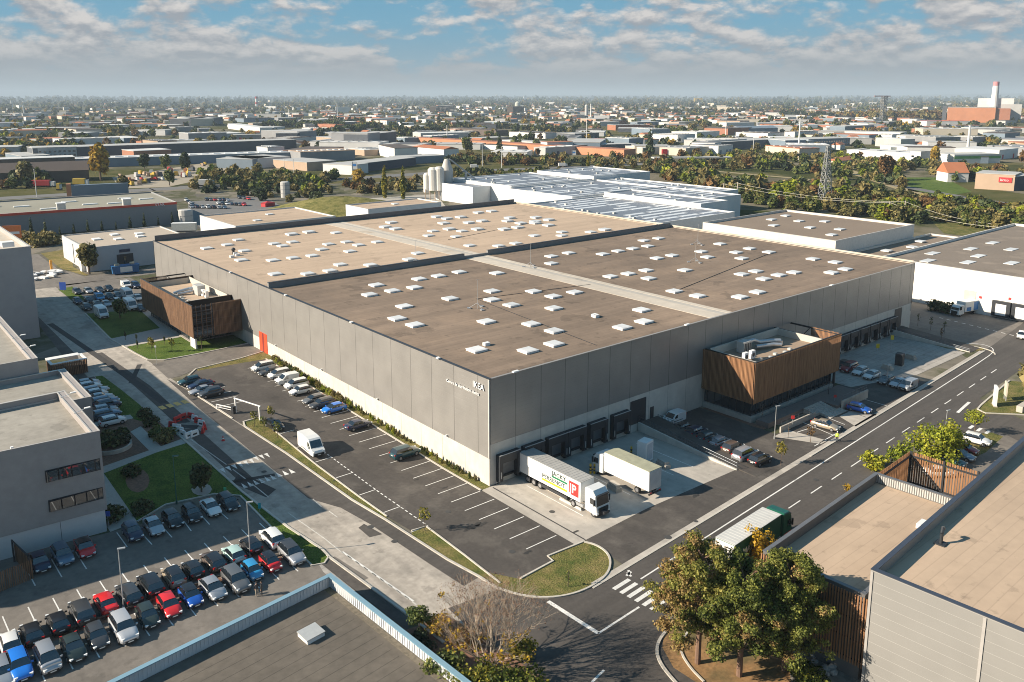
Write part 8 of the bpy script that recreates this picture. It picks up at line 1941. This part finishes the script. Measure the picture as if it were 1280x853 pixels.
# ------------------------------------------------------------------ random estate, suburbs and woods out to the horizon
bgr = random.Random(99); AZ0 = math.pi / 2 + YAW
taken = []
def free(x, y, r):
    return all((x - a) ** 2 + (y - b) ** 2 > (r + c) ** 2 for a, b, c in taken)
sheds = []
for _ in range(5200):
    f = bgr.random(); d = 620 + 3600 * f ** 1.35; az = AZ0 + R(bgr.uniform(-40, 40)); x, y = CAM.x + d * math.cos(az), CAM.y + d * math.sin(az)
    px = 640 - 1040 * math.tan(az - AZ0)
    yy = 120.5 + 1040 * 54 / d
    if d < 760 and not (380 < px < 1000): continue
    if yy > 196: continue
    w, dp = bgr.uniform(18, 74), bgr.uniform(14, 40); r = max(w, dp) * .5
    if not free(x, y, r): continue
    taken.append((x, y, r)); sheds.append((d, x, y, w, dp, bgr.uniform(4.5, 9.5), px))
    if len(sheds) >= 900: break
sheds.sort()
WALLS = ['white', 'white', 'pale', 'cream', 'grey', 'white', 'blue', 'tan', 'slate', 'white', 'brick']; ROOFS = ['white', 'pale', 'pale', 'grey', 'white', 'pale', 'tile', 'brown']
NW = {'white': 'white', 'pale': 'pale grey', 'cream': 'cream', 'grey': 'grey', 'blue': 'blue-grey', 'tan': 'beige', 'slate': 'dark', 'brick': 'brick', 'tile': 'tiled', 'brown': 'brown'}
stuff = {}
def lump(mk, fn):
    stuff.setdefault(mk, MB()); fn(stuff[mk])
def rbox(m, x, y, w, d, z0, z1, rz): m.obox((x, y, (z0 + z1) / 2), (w / 2, d / 2, (z1 - z0) / 2), rz)
def rgable(m, x, y, w, d, z0, z1, rz):
    c, s = math.cos(rz), math.sin(rz); q = [(-w / 2, -d / 2, z0), (w / 2, -d / 2, z0), (w / 2, d / 2, z0), (-w / 2, d / 2, z0), (-w / 2, 0, z1), (w / 2, 0, z1)]
    m.add([(x + a * c - b * s, y + a * s + b * c, z) for a, b, z in q], [(0, 1, 5, 4), (2, 3, 4, 5), (0, 4, 3), (1, 2, 5)])
for i, (d, x, y, w, dp, h, px) in enumerate(sheds):
    wl_k, rf_k = bgr.choice(WALLS), bgr.choice(ROOFS); rz = R(bgr.choice([0, 90, 3, 93, 40, 130, -20, 70]) + bgr.uniform(-3, 3))
    if i < 170:
        wh_ = 'far left' if px < 200 else 'left' if px < 420 else 'left of centre' if px < 600 else 'right of centre' if px < 780 else 'right' if px < 1000 else 'far right'
        lab = f"{'long' if w > 42 else 'small' if w < 26 else 'distant'} {NW[wl_k]} shed with a {NW[rf_k]} roof, {wh_} {'before' if d < 900 else 'amid'} the estate"
        t = thing('industrial_shed', lab, 'building', (x, y, 1.2), rz, 'sheds alike: ' + lab)
        B('box', -w / 2, -dp / 2, -.5, w / 2, dp / 2, h).build('wall', BW[wl_k], t); B('box', -w / 2 - .2, -dp / 2 - .2, h + .01, w / 2 + .2, dp / 2 + .2, h + .4).build('roof', BW[rf_k], t)
        n = bgr.randint(3, 6); rl = bgr.random() < .6; c_ = BW[bgr.choice(['white', 'pale', 'slate'])]
        for k in range(n if rl else 0): xx = (k + .5) * w / n - w / 2; B('box', xx - 1.3, -dp * .3, h + .41, xx + 1.3, dp * .25, h + .75).build('roof_light', c_, t)
        n = bgr.randint(1, 3); c_ = BW[bgr.choice(['slate', 'blue', 'grey', 'red'])]
        for k in range(n): xx = (k + bgr.uniform(.2, .6)) * w / n - w / 2; B('box', xx, -dp / 2 - .1, 0, xx + 3, -dp / 2 - .01, min(h - 1, 4)).build('gate', c_, t)
    else:
        lump(wl_k, lambda m: rbox(m, x, y, w, dp, .5, h, rz)); lump(rf_k, lambda m: rbox(m, x, y, w + .6, dp + .6, h, h + .4, rz))
# suburbs of tiled houses
for _ in range(2300):
    d = 900 + 5200 * bgr.random() ** .9; az = AZ0 + R(bgr.uniform(-40, 40)); px = 640 - 1040 * math.tan(az - AZ0)
    if px < 380 and bgr.random() < .72: continue
    if 640 < px < 1100 and 1300 < d < 2600 or bgr.random() < .5:
        x, y = CAM.x + d * math.cos(az), CAM.y + d * math.sin(az)
        w, dp, h = bgr.uniform(9, 18), bgr.uniform(8, 11), bgr.uniform(3.5, 7); rz = bgr.uniform(0, 3.14)
        lump(bgr.choice(['white', 'cream', 'cream', 'pale', 'tan']), lambda m: rbox(m, x, y, w, dp, .5, h, rz)); lump(bgr.choice(['tile', 'tile', 'tile', 'brown']), lambda m: rgable(m, x, y, w + 1, dp + 1, h, h + bgr.uniform(1.8, 3), rz))
# apartment blocks far away
for _ in range(190):
    d = 2200 + 6500 * bgr.random(); az = AZ0 + R(bgr.uniform(-38, 38)); x, y = CAM.x + d * math.cos(az), CAM.y + d * math.sin(az)
    lump(bgr.choice(['white', 'cream', 'white', 'pale']), lambda m: rbox(m, x, y, bgr.uniform(18, 60), bgr.uniform(12, 20), .5, bgr.uniform(8, 20), bgr.uniform(0, 3.14)))
for mk, m in stuff.items():
    o = m.build('distant_town', BW[mk]); tag(o, f"far-off town buildings with {NW.get(mk, mk)} surfaces spreading to the horizon", 'town', None, 'stuff')
# trees of the suburbs and far woods: clumped by a coarse pattern
def patch(x, y): return math.sin(x * .0071 + 1.3) * math.cos(y * .0053 - .4) + .6 * math.sin(x * .017 + y * .013) + .4 * math.sin(y * .031 - x * .023)
nt_ = 0
while nt_ < 5200:
    d = 560 + 8500 * bgr.random() ** 1.5; az = AZ0 + R(bgr.uniform(-40, 40)); x, y = CAM.x + d * math.cos(az), CAM.y + d * math.sin(az)
    px = 640 - 1040 * math.tan(az - AZ0); yy = 120.5 + 1040 * 54 / d
    if d < 900 and (yy > 188 or px > 1010 or px < 380) and not (px < 60): continue
    if patch(x, y) < bgr.uniform(-.9, 1.0) - .1: continue
    if not free(x, y, 3): continue
    k = bgr.choice(['green', 'dark', 'dark', 'olive', 'olive', 'green', 'dark', 'rust', 'green', 'olive'] if bgr.random() < .95 else ['gold'])
    bake(k, x, y, bgr.uniform(.9, 1.5) * (1.0 if d < 3000 else 1.5), d < 1400, .2); nt_ += 1
# belts of trees: dark ones left of centre, the brown wood before the power plant, lines towards the horizon
def belt(p0, p1, n, kinds, s0, s1, deep):
    a, b = P(*p0), P(*p1)
    for _ in range(n):
        q = a.lerp(b, bgr.random()); dd = Vector((q.x - CAM.x, q.y - CAM.y)).normalized() * bgr.uniform(0, deep); bake(bgr.choice(kinds), q.x + dd.x, q.y + dd.y, bgr.uniform(s0, s1), True, .5)
belt((395, 175), (470, 163), 110, ['dark', 'dark', 'green'], 1.2, 1.8, 60); belt((470, 172), (590, 164), 140, ['dark', 'dark', 'olive'], 1.1, 1.7, 60); belt((330, 160), (430, 160), 90, ['dark', 'green'], 1.2, 1.8, 90)
belt((1085, 150), (1180, 150), 150, ['olive', 'rust', 'olive'], 2.0, 3.0, 200); belt((1225, 148), (1300, 148), 90, ['olive', 'rust', 'dark'], 2.0, 3.0, 200); belt((1040, 147), (1095, 148), 70, ['olive', 'gold', 'rust', 'dark'], 1.5, 2.2, 120); belt((975, 146), (1040, 148), 60, ['dark', 'dark', 'olive'], 1.6, 2.4, 120); belt((820, 168), (870, 172), 40, ['dark', 'green'], 1.2, 1.7, 60)
belt((790, 143), (1000, 140), 90, ['dark', 'olive'], 1.6, 2.4, 160); belt((60, 172), (110, 182), 50, ['dark', 'green'], 1.2, 1.8, 60); belt((115, 166), (220, 170), 80, ['dark', 'olive', 'green'], 1.1, 1.7, 60); belt((610, 160), (730, 168), 70, ['dark', 'green', 'olive'], 1.0, 1.6, 60)
for d0, n, s in ((5200, 700, 2.6), (7500, 900, 3.6), (11000, 1100, 5.0), (16000, 900, 7.0)):
    for _ in range(n):
        az = AZ0 + R(bgr.uniform(-40, 40)); d = d0 * bgr.uniform(.8, 1.25); bake(bgr.choice(['dark', 'olive', 'dark', 'green']), CAM.x + d * math.cos(az), CAM.y + d * math.sin(az), s * bgr.uniform(.7, 1.2), False, -.5)
for k, F in (('green', F_green), ('olive', F_olive), ('dark', F_dark), ('rust', F_rust), ('yellow', F_yel), ('gold', F_gold)):
    if far_q[k]:
        o = bpy.data.objects.new('distant_trees', quads('distant_trees', np.concatenate(far_q[k]), F)); col.objects.link(o); tag(o, f"far-off {CL[k]} trees of the suburbs and woods out to the horizon", 'trees', None, 'stuff')
# machines and vehicles in the yards behind
mr_ = random.Random(31)
for i in range(42):
    px = mr_.uniform(150, 255); py = 232 - (px - 150) * .16 + mr_.uniform(-10, 3); q = P(px, py); c = mr_.choice(['yellow', 'yellow', 'white', 'tan', 'orange', 'red', 'slate'])
    t = thing('building_machine', f"{ {'slate': 'dark', 'tan': 'beige'}.get(c, c)} machine or stack in the {'left' if px < 185 else 'middle' if px < 220 else 'right'} of the crowded material yard", 'machine', (q.x, q.y, 1.4), mr_.uniform(0, 3), f"{ {'slate': 'dark', 'tan': 'beige'}.get(c, c)} machines in the {'left' if px < 185 else 'middle' if px < 220 else 'right'} of the material yard")
    m = MB(); a, b, h = mr_.uniform(1, 2.4), mr_.uniform(.8, 1.3), mr_.uniform(1.2, 2.6); m.box(-a, -b, .4, a, b, h); m.box(-a * .9, -b * .9, h + .002, -a * .1, b * .9, h + mr_.uniform(.6, 1.4)); m.build('machine_body', BW[c], t)
    m = MB(); m.box(-a * .9, -b - .2, 0, a * .9, -b + .3, .8); m.box(-a * .9, b - .3, 0, a * .9, b + .2, .8); m.build('track', steel_dark, t)
for px, py, w, h, c, lab in ((40, 234, 24, 4, 'red', 'dark red container trailer on the left behind the hall'), (92, 232, 16, 4.2, 'yellow', 'yellow lorry body left of the golden tree'), (72, 238, 4, 4, 'yellow', 'small yellow machine left of the hoarding'), (249, 233, 17, 4, 'white', 'white lorry driving on the motorway'), (253, 222, 22, 4.0, 'orange', 'orange roofed low shelter before the olive trees'), (1112, 190, 10, 4.5, 'white', 'white lorry parked on the distant meadow road'), (827, 203, 8, 5, 'red', 'red truck crossing the motorway bridge'), (588, 211, 10, 3, 'white', 'white vehicle on the motorway right of the silos'), (698, 209, 11, 3, 'white', 'white van on the motorway behind the plant')):
    q = P(px, py); k = hdist(px, py) / 1040; t = thing('lorry', lab, 'lorry', (q.x, q.y, 1.45 if px != 827 else 7.0), YAW + .1); B('box', 0, -1.3, .9, w * k * .8, 1.3, h).build('load_body', BW[c], t); B('box', w * k * .82, -1.2, .6, w * k, 1.2, h * .8).build('cab', BW['white'], t)
    m = MB()
    for x in (.12, .3, .72, .92): m.tube((w * k * x, -1.25, .5), (w * k * x, 1.25, .5), .5, n=8)
    m.build('wheels', tyre_m, t)
# flags near the motorway
for px, yf, yt, lab in ((441, 226, 202, 'blue and white flag pole left of the yellow-orange tree'), (715, 203, 188, 'blue and white flags on poles behind the plant')):
    q = P(px, yf); h = h_at(px, yf, yt); t = thing('flag_pole', lab, 'flag', (q.x, q.y, 1.4), YAW); B('tube', (0, 0, 0), (0, 0, h), .15, n=6).build('pole', pole_m, t); B('box', 0, -.05, h * .6, 3.2, .05, h * .98).build('flag', BW['white'], t); B('box', 0, -.06, h * .75, 2.6, .06, h * .88).build('flag_stripe', mat('flag_blue', (.05, .2, .5)), t)
bush(P and 652, 232, 1, 1, F_green, 10, .1, 'x', 1) if False else None
# ------------------------------------------------------------------ air
hz = bpy.data.materials.new('haze'); hz.use_nodes = True
nt = hz.node_tree; out = nt.nodes['Material Output']; nt.nodes.remove(nt.nodes['Principled BSDF'])
pv = nt.nodes.new('ShaderNodeVolumePrincipled'); pv.inputs['Color'].default_value = (.60, .72, .83, 1); pv.inputs['Density'].default_value = 0.00010; pv.inputs['Anisotropy'].default_value = .0
hz.cycles.homogeneous_volume = True
nt.links.new(pv.outputs[0], out.inputs['Volume'])
o = B('box', -33000, -33000, -40, 33000, 33000, 240).build('haze', hz); o['kind'] = 'stuff'
# purge the objects that were only helpers
for o in [o for o in bpy.data.objects if o.type == 'MESH' and len(o.data.polygons) == 0 and not o.children]:
    bpy.data.objects.remove(o)
